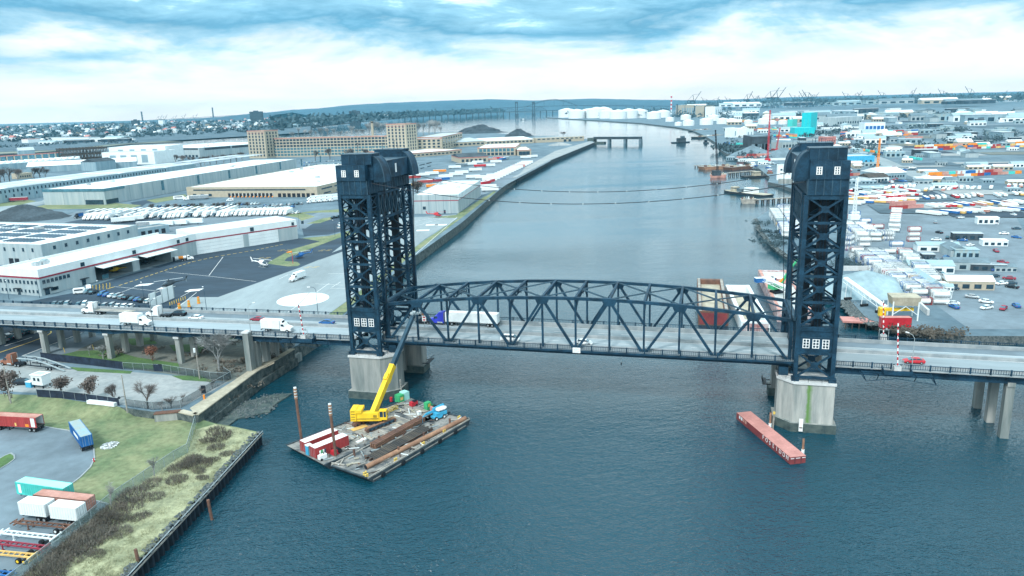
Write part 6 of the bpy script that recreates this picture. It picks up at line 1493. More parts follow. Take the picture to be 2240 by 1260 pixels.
for x0, x1 in ((n * .44, n * .49), (n * .795, n - .02)): b.box(x0, -.18, 0, x1, -.06, 7.3, 'wall_grey')
obj('pilaster', b, e2)
b = M()
for x0, x1 in ((.5, n * .43), (n * .5, n * .785)):
    for z in (1.9, 3.7, 5.5): b.box(x0, -.06, z, x1, -.01, z + .08, 'roof_grey')
obj('hangar_door', b, e2)
# warehouse with solar panels
SA, SB = P(89, 535, LZ + 11.6), P(300, 492, LZ + 11.6)
sd_ = 150
e, Lx = bld('warehouse', 'large grey warehouse with rows of dark solar panels on its white roof', SA, SB, sd_, 11.6, 'wall_grey', 'roof_white', [wr('F', 8, 4, (SB - SA).length - 4, 7.8, 1.6, 1.9), wr('L', 9, 3, 60, 7.6, 1.3, 1.9), wr('L', 2, 16, 24, 0, 3.0, 3.8, 'black'), wr('L', 2, 2, 10, 0, 3.0, 3.8, 'black')], .5, items=4)
for i in range(4):
    for j in range(5):
        b = M(); x0 = 6 + i * (Lx - 10) / 4; y0 = 14 + j * 26
        for q in range(9): y = y0 + q * 2.3; b.add([(x0, y, 11.25), (x0 + (Lx - 10) / 4 - 4, y, 11.25), (x0 + (Lx - 10) / 4 - 4, y + 1.7, 11.7), (x0, y + 1.7, 11.7)], [(0, 1, 2, 3), (3, 2, 1, 0)], 'solar')
        obj('solar_array', b, e)
# long warehouses
A, Bp, C_ = P(232, 448, LZ), P(650, 371, LZ), P(117.5, 445.5, LZ)
e, Lx = bld('warehouse', 'long grey panel warehouse with a white roof and blue glass corner', A, Bp, (A - C_).length, 14, 'wall_grey', 'roof_white', [wr('F', 7, 50, 460, 4, 4, 9, 'glass_blue'), wr('F', 1, 1, 16, 0.3, 15, 4, 'glass'), wr('L', 1, 2, 20, .3, 18, 4, 'glass')], .5, items=5, panels=16)
b = M(); b.box(-.3, -.3, 11.6, 26, -.02, 14.1, 'glass_blue'); b.box(-.3, -.02, 11.6, -.02, (A - C_).length, 14.1, 'glass_blue'); obj('fascia', b, e)
A = P(-190, 474, LZ); Bp = P(428, 357.8, LZ + 13)
e, Lx = bld('warehouse', 'very long grey warehouse with two rows of small dark windows and ridged roof', A, Bp, 62, 13, 'wall_blue', 'roof_white', [wr('F', 56, 60, (Bp - A).length - 60, 8.6, 1.6, 2.6), wr('F', 30, 60, (Bp - A).length - 60, 4.2, 1.6, 2.4), wr('F', 3, 210, 260, 0, 6, 6, 'black')], .4)
for k in range(7): b = M(); b.box(20 + k * 80, 6, 12.62, 20 + k * 80 + 68, 27, 13.0, 'roof_grey'); b.box(20 + k * 80, 34, 12.62, 20 + k * 80 + 68, 56, 13.0, 'roof_grey'); obj('skylight_roof', b, e)
# post depot
A, C_ = P(410, 431.7, LZ), P(695, 431, LZ); E_ = P(995, 373, LZ)
dd = abs((E_ - C_).dot(Vector((-(C_ - A).y, (C_ - A).x, 0)).normalized()))
e, Lx = bld('depot', 'broad tan depot with a white roof and yellow loading dock seals', A, C_, min(dd, 330), 9.4, 'brick_tan', 'roof_white', [wr('F', 1, 8, (C_ - A).length - 12, 6.1, (C_ - A).length * .86, 1.1), wr('F', 12, 42, 88, 0, 2.6, 3.6, 'black'), wr('F', 8, 92, (C_ - A).length - 2, 0, 3.2, 3.4, 'black'), wr('R', 12, 6, 320, 5.6, 21, 1.2), wr('R', 12, 6, 320, 1.4, 14, 1.2), wr('F', 3, 4, 28, 1.0, 3.5, 2.2)], .5, items=9)
for k in range(12):
    x = 42 + (k + .9) * 46 / 12; b = M(); b.box(x, -.3, 0, x + .35, -.03, 3.7, 'white_wall'); b.add([(x - .9, -.05, 0), (x + .3, -.05, 0), (x + .3, -1.4, .1), (x - .4, -1.6, .1), (x - .9, -.05, .9), (x + .3, -.05, 1.3)], [(0, 3, 2, 1), (3, 4, 5, 2), (2, 5, 1), (0, 4, 3)], 'orange'); obj('dock_seal', b, e)
for k in range(5): b = M(); b.box(4, 10 + k * 60, 8.92, Lx - 4, 10.5 + k * 60, 9.1, 'roof_grey'); obj('roof_joint', b, e)
# long tan brick factory
A, Bp = P(566, 345, LZ), P(870, 338.5, LZ); FL = (Bp - A).length
e, Lx = bld('factory', 'long tan brick factory with six rows of windows between its two towers', A, Bp, 30, 32, 'brick_tan', 'roof_grey', [wr('F', 40, 4, FL - 2, 2.2 + k * 4.9, 4.6, 3.3, 'glass_blue' if k < 3 else 'glass') for k in range(6)], 1.2, cornice='brick_red', items=8)
for nm, x0, x1, yb, hh_, lab in (('tower_left', 547, 585, 346, 46, 'tan brick corner tower with red parapet at the left end of the factory'), ('tower_right', 849, 891, 339, 51, 'tan brick tower with red parapet and mast at the right of the factory')):
    A, Bp = P(x0, yb, LZ) + Vector((0, -2, 0)), P(x1, yb, LZ) + Vector((0, -2, 0)); W_ = (Bp - A).length
    e, _ = bld('factory_tower', lab, A, Bp, 34, hh_, 'brick_tan', 'roof_grey', [wr('F', 5, 1.5, W_ - 1.5, 3 + k * 5.2, 3.2, 3.6) for k in range(int(hh_ / 5.6))] + [wr('R', 4, 2, 32, 3 + k * 5.2, 3.2, 3.6) for k in range(int(hh_ / 5.6))], 1.5, cornice='brick_red', cat='tower')
    b = M(); b.box(-.12, -.12, hh_ - 4.2, W_ + .12, -.01, hh_ - 3.6, 'brick_red'); obj('band', b, e)
    if 'mast' in lab: b = M(); b.cyl((W_ / 2, 17, hh_ - 1), (W_ / 2, 17, hh_ + 9), .25, 'pole', n=6); obj('mast', b, e)
q = P(810, 338, LZ) + Vector((0, 38, 0)); e = empty('chimney', 'slim tan brick chimney rising behind the long factory', 'chimney', q)
b = M(); b.cyl((0, 0, 0), (0, 0, 55), 2.6, 'brick_tan', r1=2.0, n=14); obj('shaft', b, e); b = M(); b.cyl((0, 0, 52), (0, 0, 54.5), 2.4, 'wood_dark', n=14); obj('crown', b, e)
def simple(name, label, a, bb, depth, h, wall, roof, rows=(), **kw):
    A, Bp = P(*a, LZ), P(*bb, LZ); return bld(name, label, A, Bp, depth, h, wall, roof, rows((Bp - A).length) if callable(rows) else rows, **kw)
fl4 = lambda n, h0=3: (lambda L_: [wr('F', n, 2, L_ - 2, h0 + k * 5.2, L_ / n * .5, 3.2) for k in range(4)])
simple('factory', 'tan brick factory wing with red cornice right of the mast tower', (891, 336), (968, 333), 40, 24, 'brick_tan', 'roof_grey', fl4(7), cornice='brick_red')
simple('factory', 'tan brick factory block at the far right end of the old plant', (968, 330), (1012, 317), 45, 25, 'brick_tan', 'roof_grey', fl4(8), cornice='brick_red')
simple('shed', 'long low tan shed at the tip of the left bank', (1172, 312.5), (1278, 308), 24, 9.5, 'brick_tan', 'roof_grey', lambda L_: [wr('F', 10, 2, L_ - 2, 5.6, 6, 2.0), wr('F', 2, L_ * .55, L_ * .75, 0, 6, 4.5)], par=.3)
simple('shed', 'dark hipped brick shed beside the trailer yard', (1005, 357), (1068, 354), 60, 7.5, 'brick_tan', 'pile_dark', lambda L_: [wr('F', 6, 2, L_ - 2, 1.2, 3.6, 3.6), wr('R', 9, 2, 58, 1.2, 3.6, 3.6)], gable=4, cornice='brick_red')
simple('shed', 'tan shed with tall windows left of the riverside quay', (1045, 342), (1128, 340), 120, 13, 'brick_tan', 'roof_white', lambda L_: [wr('F', 9, 2, L_ - 2, 6.5, 4.6, 4.6, 'glass_blue'), wr('F', 9, 2, L_ - 2, 1, 4.6, 4.0), wr('R', 14, 2, 118, 2, 4, 6)], cornice='brick_red', items=4)
simple('shed', 'tan shed with colonnade nearest the riverside quay', (1132, 341), (1162, 340), 90, 9, 'brick_tan', 'roof_white', lambda L_: [wr('F', 3, 2, L_ - 2, 1, 5.5, 5.5), wr('R', 16, 2, 88, 1, 3, 5)], cornice='brick_red')
simple('shed', 'wide low white roofed shed behind the trailer yard', (900, 345), (1010, 336), 150, 7, 'brick_tan', 'roof_white', lambda L_: [wr('F', 12, 2, L_ - 2, 2, 5, 2)], cornice='brick_red')
simple('shed', 'long green grey monitor roofed shed before the earth mounds', (925, 326), (1062, 318), 130, 9, 'brick_tan', 'roof_grey', lambda L_: [wr('F', 14, 2, L_ - 2, 3, 6, 3)], gable=5)
simple('shed', 'white roofed shed below the tan tip building', (1062, 318), (1168, 313), 120, 8, 'brick_tan', 'roof_white', lambda L_: [wr('F', 12, 2, L_ - 2, 3, 5, 3)], gable=4)
Bp = P(1003, 466.5, LZ); A = Bp - Vector((.993, -.118, 0)) * 32
e, Lx = bld('warehouse', 'grey riverside warehouse with a red stripe beside the red helicopter', A, Bp, 105, 13.5, 'wall_grey', 'roof_white', [wr('F', 1, 6, 8.5, 3, 2.2, 2.2), wr('F', 1, 21, 23, 0, 1.4, 2.5)], .6, stripe=('stripe_red', 8.9, 9.5), items=3, panels=5)
b = M(); b.box(Lx + .02, 0, 9.5, Lx + .3, 105, 13.4, 'white_wall'); 
for k in range(18): b.box(Lx + .3, k * 5.8, 9.6, Lx + .45, k * 5.8 + .3, 13.4, 'wall_blue')
obj('fascia', b, e)
# cluster at the far left
simple('warehouse', 'tall white block warehouse with stepped roof at left', (226, 361), (340, 359), 60, 20, 'white_wall', 'roof_grey', lambda L_: [wr('F', 4, 10, L_ - 8, 3, 11, 12, 'wall_blue')])
simple('warehouse', 'taller white block behind the stepped warehouse', (243, 357), (365, 354), 60, 26, 'white_wall', 'roof_white', lambda L_: [wr('F', 4, 10, L_ - 8, 12, 9, 10, 'wall_blue')])
simple('warehouse', 'big low white warehouse with dark fascia near the back river', (300, 343), (438, 344), 210, 17, 'wall_grey', 'roof_white', lambda L_: [wr('F', 12, 60, L_ - 4, 0, 6, 4, 'glass'), wr('R', 3, 10, 200, 12, 60, 4, 'pile_dark'), wr('F', 2, 4, L_ - 2, 13.2, L_ * .47, 3, 'pile_dark')], items=5)
simple('shed', 'dark blue grey shed left of the factory corner tower', (518, 333), (546, 331), 40, 16, 'pile_dark', 'pile_grey')
simple('shed', 'low grey shed with a curved roof behind the long warehouse', (60, 379), (300, 366), 60, 9, 'wall_blue', 'roof_white', gable=5)
simple('shed', 'dark slate roofed shed on the roofs at left', (212, 374), (255, 369), 26, 13, 'wall_blue', 'pile_dark', gable=4)
A, Bp = P(-40, 377, LZ), P(180, 360, LZ); e, Lx = bld('factory', 'old factory with a saw tooth white roof and brick bays at far left', A, Bp, 50, 10, 'wall_blue', 'roof_white', [], .4)
b = M(); n = 16
for k in range(n): x = k * Lx / n; b.add([(x, 2, 9.7), (x + Lx / n - 1, 2, 9.7), (x + Lx / n - 1, 2, 13.5), (x, 26, 9.7), (x + Lx / n - 1, 26, 9.7), (x + Lx / n - 1, 26, 13.5)], [(0, 1, 2), (3, 5, 4), (0, 2, 5, 3), (1, 4, 5, 2)], 'white_wall')
obj('sawtooth', b, e)
for k in range(13): b = M(); x = 6 + k * (Lx - 10) / 13; b.box(x, 50.02, 6, x + (Lx - 10) / 13 - 3, 50.6, 19, 'glass_blue'); b.box(x - 1.5, 50.02, 4, x, 51, 20, 'brick_tan'); b.box(x, 50.02, 19, x + (Lx - 10) / 13, 51, 20.5, 'brick_red'); obj('bay', b, e)
simple('shed', 'pale blue tall shed at far left before the back river', (45, 357), (80, 355), 30, 22, 'wall_blue', 'roof_grey', gable=5)
simple('shed', 'dark open sided shed at the left edge', (-20, 356), (42, 352), 30, 14, 'pile_dark', 'pile_grey')
simple('house', 'small tan office among bare trees at left', (40, 392), (72, 389), 14, 7, 'brick_tan', 'roof_white', lambda L_: [wr('F', 5, 2, L_ - 2, 2, 1.6, 2)])
A, Bp = P(135, 362, LZ), P(238, 356, LZ); d = Bp - A; e = empty('framed_hall', 'dark skeleton of a tall steel framed factory hall at left', 'steel frame', A, math.atan2(d.y, d.x)); Lx = d.length
for y in (0, 22, 44, 66):
    b = M()
    for k in range(15): x = Lx * k / 14; b.box(x - .5, y - .5, 0, x + .5, y + .5, 26, 'wood_dark')
    for z in (8, 16, 25): b.box(0, y - .4, z - .6, Lx, y + .4, z + .6, 'wood_dark')
    for k in range(14): x = Lx * k / 14; b.beam((x, y, 17), (x + Lx / 14, y, 25), .4, .4, 'pile_grey', up=(0, 1, 0))
    obj('frame', b, e)
b = M()
for k in range(15): x = Lx * k / 14; b.box(x - .35, 0, 25.4, x + .35, 66, 26.2, 'wood_dark')
obj('roof_beam', b, e)
simple('shed', 'low grey dock building behind the hangar roof', (300, 519), (372, 508), 12, 5, 'wall_blue', 'gravel', lambda L_: [wr('F', 4, 2, L_ - 2, .1, 2.6, 3, 'black')])
# heaps
def heap(name, label, px, py, rx, ry, h, m, seed=1, z=LZ, rough=.25):
    rn = random.Random(seed); c = P(px, py, z); b = M(); nr, na = 9, 30; rings = []
    bump = [[rn.uniform(-1, 1) for _ in range(na)] for _ in range(nr)]
    for i in range(nr):
        t = i / (nr - 1); zz_ = h * (1 - t) ** .9
        rings.append([(rx * t * math.cos(a) * (1 + rough * .35 * bump[i][k]), ry * t * math.sin(a) * (1 + rough * .35 * bump[i][k]), max(-.3, zz_ * (1 + rough * .4 * bump[i][k] * (t > 0)) - (.4 if i == nr - 1 else 0))) for k, a in enumerate([j * 6.2832 / na for j in range(na)])])
    b.loft(rings, m, caps=False); b.f = [f[::-1] for f in b.f]
    return obj(name, b, loc=c, label=label, cat='heap', smooth=True)
heap('dark_heap', 'large dark heap of loose material at left beside the truck park', 55, 478, 34, 22, 11, 'pile_dark', 3)
heap('earth_mound', 'dark earth mound behind the old factory, the longer one', 1050, 291, 75, 40, 24, 'pile_dark', 5, rough=.5)
heap('earth_mound', 'dark earth mound near the river bend, the smaller one', 1135, 299, 36, 26, 19, 'pile_dark', 6, rough=.5)
heap('rubble_heap', 'low heap of rubble beside the tan tip building', 1225, 318, 24, 14, 6, 'gravel', 7)
# ------------------------------------------------------------ helicopters
def heli_kind():
    b = M(); rings = []
    for x, w, z0, z1 in [(2.6, .12, .95, 1.15), (2.2, .6, .65, 1.6), (1.3, .95, .5, 2.2), (.2, 1.0, .5, 2.45), (-.9, .9, .65, 2.4), (-1.7, .5, 1.2, 2.2), (-2.4, .26, 1.6, 2.1), (-6.0, .13, 1.95, 2.2)]:
        c = (z0 + z1) / 2; rings.append([(x, w * math.cos(t), c + (z1 - z0) / 2 * math.sin(t)) for t in [k * math.pi / 5 for k in range(10)]])
    b.loft(rings, 'white_paint')
    g = M(); rings = []
    for x, w, z0, z1 in [(2.45, .35, .95, 1.4), (2.1, .63, 1.0, 1.64), (1.3, .98, 1.15, 2.24), (.7, 1.0, 1.25, 2.38)]:
        c = (z0 + z1) / 2; rings.append([(x, w * math.cos(t) * 1.01, c + (z1 - z0) / 2 * 1.02 * math.sin(t)) for t in [k * math.pi / 5 for k in range(10)]])
    g.loft(rings, 'glass')
    f = M(); f.add([(-5.6, -.05, 2.1), (-6.3, -.05, 2.1), (-6.9, -.05, 3.5), (-6.4, -.05, 3.5), (-5.6, .05, 2.1), (-6.3, .05, 2.1), (-6.9, .05, 3.5), (-6.4, .05, 3.5)], [(0, 1, 2, 3), (7, 6, 5, 4), (0, 4, 5, 1), (1, 5, 6, 2), (2, 6, 7, 3), (3, 7, 4, 0)], 'white_paint'); f.box(-5.2, -1.1, 2.0, -4.7, 1.1, 2.06, 'white_paint')
    tr = M(); tr.box(-6.25, .1, 1.4, -6.15, .16, 2.8, 'pole')
    m_ = M(); m_.cyl((0, 0, 2.4), (0, 0, 3.0), .16, 'black', n=6); m_.loft([[(x, .42 * s_ * math.cos(t), 2.45 + .3 * s_ * math.sin(t)) for t in [k * math.pi / 4 for k in range(8)]] for x, s_ in ((.8, .4), (.2, 1), (-1.2, .8), (-2.0, .3))], 'white_paint')
    P_ = [('fuselage', b, None), ('windscreen', g, 0), ('tail_fin', f, None), ('tail_rotor', tr, None), ('engine_housing', m_, None)]
    r = M(); r.beam((-5.2, 0, 3.02), (5.2, 0, 3.02), .3, .05, 'white_wall'); r.cyl((0, 0, 2.95), (0, 0, 3.1), .25, 'black', n=8); P_.append(('rotor', r, None))
    for y in (-1.0, 1.0): s_ = M(); s_.cyl((-1.6, y, .08), (2.0, y, .08), .07, 'black', n=6); s_.cyl((2.0, y, .08), (2.4, y, .25), .06, 'black', n=6); s_.cyl((1.1, y, .08), (1.0, y * .6, .7), .05, 'black', n=5); s_.cyl((-.9, y, .08), (-.8, y * .6, .8), .05, 'black', n=5); P_.append(('skid', s_, None))
    return Kind(P_)
HELI = heli_kind()
hg = 'helicopters on the heliport'
HELI.put('helicopter', 'dark grey helicopter on a white pad behind the white screen wall', 'helicopter', P(371, 629, LZ) + Vector((0, 0, .1)), R(215), hg, {'white_paint': 'pile_dark'}, 1.15)
HELI.put('helicopter', 'white helicopter with a blue tail parked in the middle of the heliport', 'helicopter', P(576, 584, LZ) + Vector((0, 0, .1)), R(-30), hg, {'black': 'pole'}, 1.25)
HELI.put('helicopter', 'dark blue helicopter at the tip of the grass strip', 'helicopter', P(657, 565, LZ) + Vector((0, 0, .1)), R(222), hg, {'white_paint': 'blue_paint'}, 1.1)
HELI.put('helicopter', 'red helicopter in front of the riverside warehouse', 'helicopter', P(957, 475, LZ) + Vector((0, 0, .1)), R(-8), hg, {'white_paint': 'red_paint', 'white_wall': 'red_paint'}, 1.2)
HELI.put('helicopter', 'yellow helicopter inside the left open hangar door', 'helicopter', HA + du * (ops[0][0] + 18) + Vector((-du.y, du.x, 0)) * 8 + Vector((0, 0, .1)), R(200), hg, {'white_paint': 'crane_yellow'})
HELI.put('helicopter', 'dark helicopter inside the right open hangar door', 'helicopter', HA + du * (ops[1][0] + 12) + Vector((-du.y, du.x, 0)) * 8 + Vector((0, 0, .1)), R(250), hg, {'white_paint': 'black'})
e = BOX_TRUCK.put('box_truck', 'white box truck parked on the heliport apron above the helipad circle', 'box truck', P(650, 613, LZ) + Vector((0, 0, .03)), R(-112))
e = DAYCAB.put('fuel_truck', 'white and orange fuel truck in front of the hangars', 'fuel truck', P(407, 570, LZ) + Vector((0, 0, .03)), R(25), None, {}, .95)
b = M(); b.cyl((-5.4, 0, 1.9), (.2, 0, 1.9), .85, 'white_paint', n=12); b.cyl((-3.6, 0, 1.9), (-1.2, 0, 1.9), .87, 'orange', n=12); obj('tank', b, e); b = M(); b.box(-6.6, -1, .5, -5.4, 1, 2.4, 'black'); obj('pump_cabinet', b, e)
# white screen wall, bollards, windsock
A, Bp = P(329, 674, LZ), P(381, 652, LZ); d = Bp - A; e = empty('screen_wall', 'tall white panel screen wall at the corner of the heliport', 'screen wall', A, math.atan2(d.y, d.x)); Lx = d.length
for k in range(4): b = M(); b.box(Lx * k / 4 + .05, -.1, 0, Lx * (k + 1) / 4 - .05, .1, 5.6 if k != 1 else 3.4, 'white_wall'); obj('panel', b, e)
for k in range(5): b = M(); b.box(Lx * k / 4 - .12, -.3, 0, Lx * k / 4 + .12, -.12, 5.8, 'pole'); obj('post', b, e)
bm = M(); bm.cyl((0, 0, 0), (0, 0, 1.3), .16, 'line_yellow', n=7); bm = bm.mesh('bollard')
for k in range(8): obj('bollard', bm, loc=P(372 + k * 4.8, 668 - k * 1.9, LZ), label='yellow bollard beside the white screen wall, ' + nth(k) + ' from the wall', cat='bollard', group='yellow bollards by the screen wall')
for k in range(14): obj('bollard', bm, loc=P(196 + (k % 7) * 7.5, 632 - (k % 7) * 1.2 + (k // 7) * 6, LZ), label='yellow bollard at the hangar corner, ' + nth(k % 7) + ' from the left, ' + ('rear' if k < 7 else 'front') + ' row', cat='bollard', group='yellow bollards by the hangar')
e = empty('windsock', 'red windsock mast at the tip of the heliport grass', 'windsock', P(641, 577, LZ)); b = M(); b.cyl((0, 0, 0), (0, 0, 6.5), .12, 'red_paint', n=6); obj('mast', b, e); b = M(); b.cyl((0, 0, 6.1), (-2.6, .3, 5.8), .45, 'orange', r1=.25, n=8); obj('sock', b, e)
for (x, y, h, lab) in [(318, 672, 9, 'dark lamp mast beside the white screen wall'), (452, 678, 8, 'dark lamp mast at the edge of the heliport apron'), (222, 668, 9, 'dark lamp mast in the staff car park'), (87, 652, 8, 'dark lamp mast at the hangar corner'), (20, 655, 7, 'dark lamp mast on the lawn left of the hangar'), (733, 518, 9, 'dark lamp mast on the grass strip by the tower'), (655, 500, 10, 'dark lamp mast at the end of the white hangar')]:
    street_lamp(P(x, y, LZ), h, 1.2, 2.2, lab, 'lamp masts around the heliport', 'steel_light')
# ------------------------------------------------------------ parked cars and trucks
CC = ['white_paint', 'metal', 'black', 'blue_paint', 'white_wall', 'pile_grey', 'stripe_red', 'steel_light']
rn = random.Random(17)
CNAME = {'white_paint': 'white', 'metal': 'silver', 'black': 'black', 'blue_paint': 'blue', 'white_wall': 'pale grey', 'pile_grey': 'grey', 'stripe_red': 'dark red', 'steel_light': 'slate blue'}
def car_row(a, bb, n, where, group, z=LZ, turn=1.9, pal=('white_paint', 'metal', 'black', 'white_wall', 'pile_grey', 'steel_light', 'blue_paint', 'metal', 'black'), gap=.08):
    p, q = P(*a, z), P(*bb, z); d = q - p; rz = math.atan2(d.y, d.x) + turn
    for k in range(n):
        if rn.random() < gap: continue
        c = rn.choice(pal or CC); kd, w = rn.choice([(SEDAN, 'sedan'), (SUV, 'suv'), (HATCH, 'hatch')])
        kd.put('parked_car', CNAME[c] + ' ' + w + ', ' + nth(k) + ' from left in ' + where, 'car', p.lerp(q, k / max(1, n - 1)) + Vector((0, 0, .03)), rz + rn.choice((0, math.pi)) + rn.uniform(-.05, .05), group, {'white_paint': c})
car_row((193, 641), (326, 661), 13, 'the staff car park row below the hangar', 'cars in the staff car park')
car_row((122, 668), (212, 668), 8, 'the car row behind the flatbed truck', 'cars in the staff car park', pal=['metal', 'white_wall', 'pile_grey', 'white_paint'])
car_row((232, 671), (285, 674), 5, 'the car row behind the bobtail tractor', 'cars in the staff car park', pal=['white_paint', 'metal'])
car_row((8, 746), (60, 726), 7, 'the car row under the viaduct, farther line', 'cars under the viaduct', pal=['black', 'pile_grey', 'steel_light', 'metal'], turn=1.2)
car_row((18, 740), (78, 722), 6, 'the car row under the viaduct, nearer line', 'cars under the viaduct', pal=['black', 'pile_grey', 'steel_light', 'metal'], turn=1.2)
car_row((330, 454), (566, 447), 34, 'the far row of the depot car park', 'cars in the depot car park', turn=1.4)
car_row((485, 458), (640, 454), 22, 'the near row of the depot car park', 'cars in the depot car park', turn=1.4)
car_row((580, 451), (660, 447), 10, 'the short row beside the depot car park', 'cars in the depot car park', turn=1.4)
car_row((655, 357), (745, 352), 18, 'the lot before the long factory', 'cars before the long factory', turn=1.4)
car_row((660, 363), (740, 359), 16, 'the near lot row before the long factory', 'cars before the long factory', turn=1.4)
VAN.put('van', 'pale minibus at the top of the staff car park by the hangar', 'van', P(178, 642, LZ) + Vector((0, 0, .03)), R(20)); VAN.put('van', 'white van behind the pale minibus by the hangar', 'van', P(195, 637, LZ) + Vector((0, 0, .03)), R(-60))
for k, (x, y, c) in enumerate([(730, 478, 'black'), (741, 476, 'black'), (746, 492, 'white_paint'), (745, 499, 'white_paint')]): SUV.put('parked_car', CNAME[c] + (' car, left one of the dark pair near the tower', ' car, right one of the dark pair near the tower', ' car, rear one of the white pair near the tower', ' car, front one of the white pair near the tower')[k], 'car', P(x, y, LZ) + Vector((0, 0, .05)), R(70), None, {'white_paint': c})
hd = P(540, 482, LZ) - P(578, 467, LZ); ha = math.atan2(hd.y, hd.x)
tg = 'trucks in the truck park'
row = [(190 + k * 9.6, 488 - k * .25) for k in range(47)]
for k, (x, y) in enumerate(row):
    r = rn.random(); kd, w = ((DAYCAB_SEMI, 'semi truck') if r < .62 else (BOX_TRUCK_PLAIN, 'box truck') if r < .85 else (SEMI, 'sleeper semi truck'))
    c = rn.choice(['white_paint'] * 7 + ['metal', 'steel_light', 'white_paint'])
    q = P(x, y - 8 - rn.uniform(0, 2), LZ); kd.put('parked_truck', 'white ' + w + ' in the crowded truck park, ' + nth(k) + ' from the left', 'truck', q + Vector((0, 0, .06)), ha + rn.uniform(-.04, .04), tg, {'white_paint': c} if c != 'white_paint' else None)
for k in range(20):
    x, y = 205 + k * 16, 470 - k * .35; q = P(x, y, LZ); TRAILER.put('parked_trailer', 'white trailer in the rear line of the truck park, ' + nth(k) + ' from the left', 'trailer', q + Vector((0, 0, .06)), ha + rn.uniform(-.04, .04), tg, {'white_wall': rn.choice(['white_wall', 'white_wall', 'white_wall', 'metal', 'pole'])})
for k, (x, y, a) in enumerate([(325, 497, 8), (355, 496, 6), (385, 494, 4), (420, 491, 3), (270, 487, 25), (290, 484, 25)]): TRAILER.put('parked_trailer', 'trailer parked along the back of the hangar roofs, ' + nth(k) + ' in line', 'trailer', P(x, y, LZ) + Vector((0, 0, .06)), R(a), 'trailers behind the hangars', {'white_wall': 'metal' if k == 0 else 'white_wall'})
BOX_TRUCK.put('box_truck', 'dark box truck at the left end of the truck park', 'truck', P(172, 477, LZ) + Vector((0, 0, .06)), ha, None, {'white_wall': 'blue_paint', 'white_paint': 'black'})
car_row((585, 470), (650, 467), 9, 'the camper line right of the truck park', 'vehicles right of the truck park', turn=1.3, pal=['white_paint'], gap=0)
for k in range(10): BOX_TRUCK_PLAIN.put('parked_truck', 'white delivery truck by the depot corner, ' + nth(k) + ' from the left', 'truck', P(683 + (k % 5) * 12, 444 - (k // 5) * 6 - (k % 5), LZ) + Vector((0, 0, .06)), R(215), 'delivery trucks by the depot corner')
SEMI.put('semi_truck', 'grey trailer semi before the left end of the tan depot', 'truck', P(428, 437, LZ) + Vector((0, 0, .06)), R(195), None, {'white_wall': 'metal'})
VAN.put('van', 'white van at the left of the yellow dock seals', 'van', P(503, 440, LZ) + Vector((0, 0, .06)), R(200))
VAN.put('parked_truck', 'white coach before the left end of the tan depot', 'truck', P(395, 436, LZ) + Vector((0, 0, .06)), R(15), None, None, (2, 1.1, 1.3))
for k, (x, y, m_) in enumerate([(38, 432, 'white_wall'), (62, 430, 'white_wall'), (42, 441, 'stripe_red'), (88, 428, 'pile_dark')]): TRAILER.put('parked_trailer', ('white trailer by the long blue warehouse, left one', 'white trailer by the long blue warehouse, right one', 'dark red trailer on the drive at left', 'dark trailer at the dock of the blue warehouse')[k], 'trailer', P(x, y, LZ) + Vector((0, 0, .06)), R(12), None, {'white_wall': m_})
ty = 'trailers in the riverside yard'
TL = [(905, 392, 'red_cont', 12), (925, 386, 'white_wall', 12), (945, 383, 'white_wall', 12), (962, 378, 'orange', 12), (930, 402, 'red_cont', 10), (950, 400, 'stripe_red', 12), (968, 396, 'blue_cont', 12), (975, 390, 'white_wall', 12), (998, 385, 'white_wall', 12), (1010, 381, 'white_wall', 10), (1010, 364, 'pile_grey', 10), (995, 369, 'white_wall', 10), (1030, 362, 'white_wall', 14), (1045, 358, 'white_wall', 14), (1040, 375, 'white_wall', 12), (1050, 366, 'red_paint', 10), (1070, 365, 'white_wall', 10), (1075, 352, 'pink_cont', 8), (1090, 349, 'red_paint', 8), (1100, 351, 'blue_cont', 60), (1108, 349, 'blue_roof', 60), (1085, 357, 'white_wall', 8),
      (950, 411, 'orange', 15), (985, 408, 'white_wall', 12), (1035, 391, 'white_wall', 5), (1055, 392, 'white_wall', 4), (1080, 388, 'white_wall', 5), (1072, 401, 'red_paint', 60), (1062, 405, 'red_paint', 55), (1068, 413, 'white_wall', 4), (905, 410, 'yellow_cont', 5), (1072, 419, 'white_wall', 2), (1150, 347, 'white_wall', 8), (1165, 345, 'white_wall', 20)]
for k, (x, y, m_, a) in enumerate(TL): TRAILER.put('parked_trailer', {'white_wall': 'white', 'red_cont': 'red', 'orange': 'orange', 'stripe_red': 'dark red', 'blue_cont': 'blue', 'pile_grey': 'grey', 'red_paint': 'bright red', 'pink_cont': 'pink', 'blue_roof': 'pale blue', 'yellow_cont': 'yellow'}[m_] + ' trailer in the riverside yard, ' + nth(k) + ' from the left', 'trailer', P(x, y, LZ) + Vector((0, 0, .05)), R(a), ty, {'white_wall': m_})
for k in range(16):
    q = P(1084, 397, LZ).lerp(P(1163, 358, LZ), k / 15); TRAILER.put('parked_trailer', 'white trailer backed to the quay edge, ' + nth(k) + ' from the near end', 'trailer', q + Vector((-6, 0, .05)), R(8), 'white trailers along the quay', {'white_wall': 'rust_red'} if k == 11 else None)
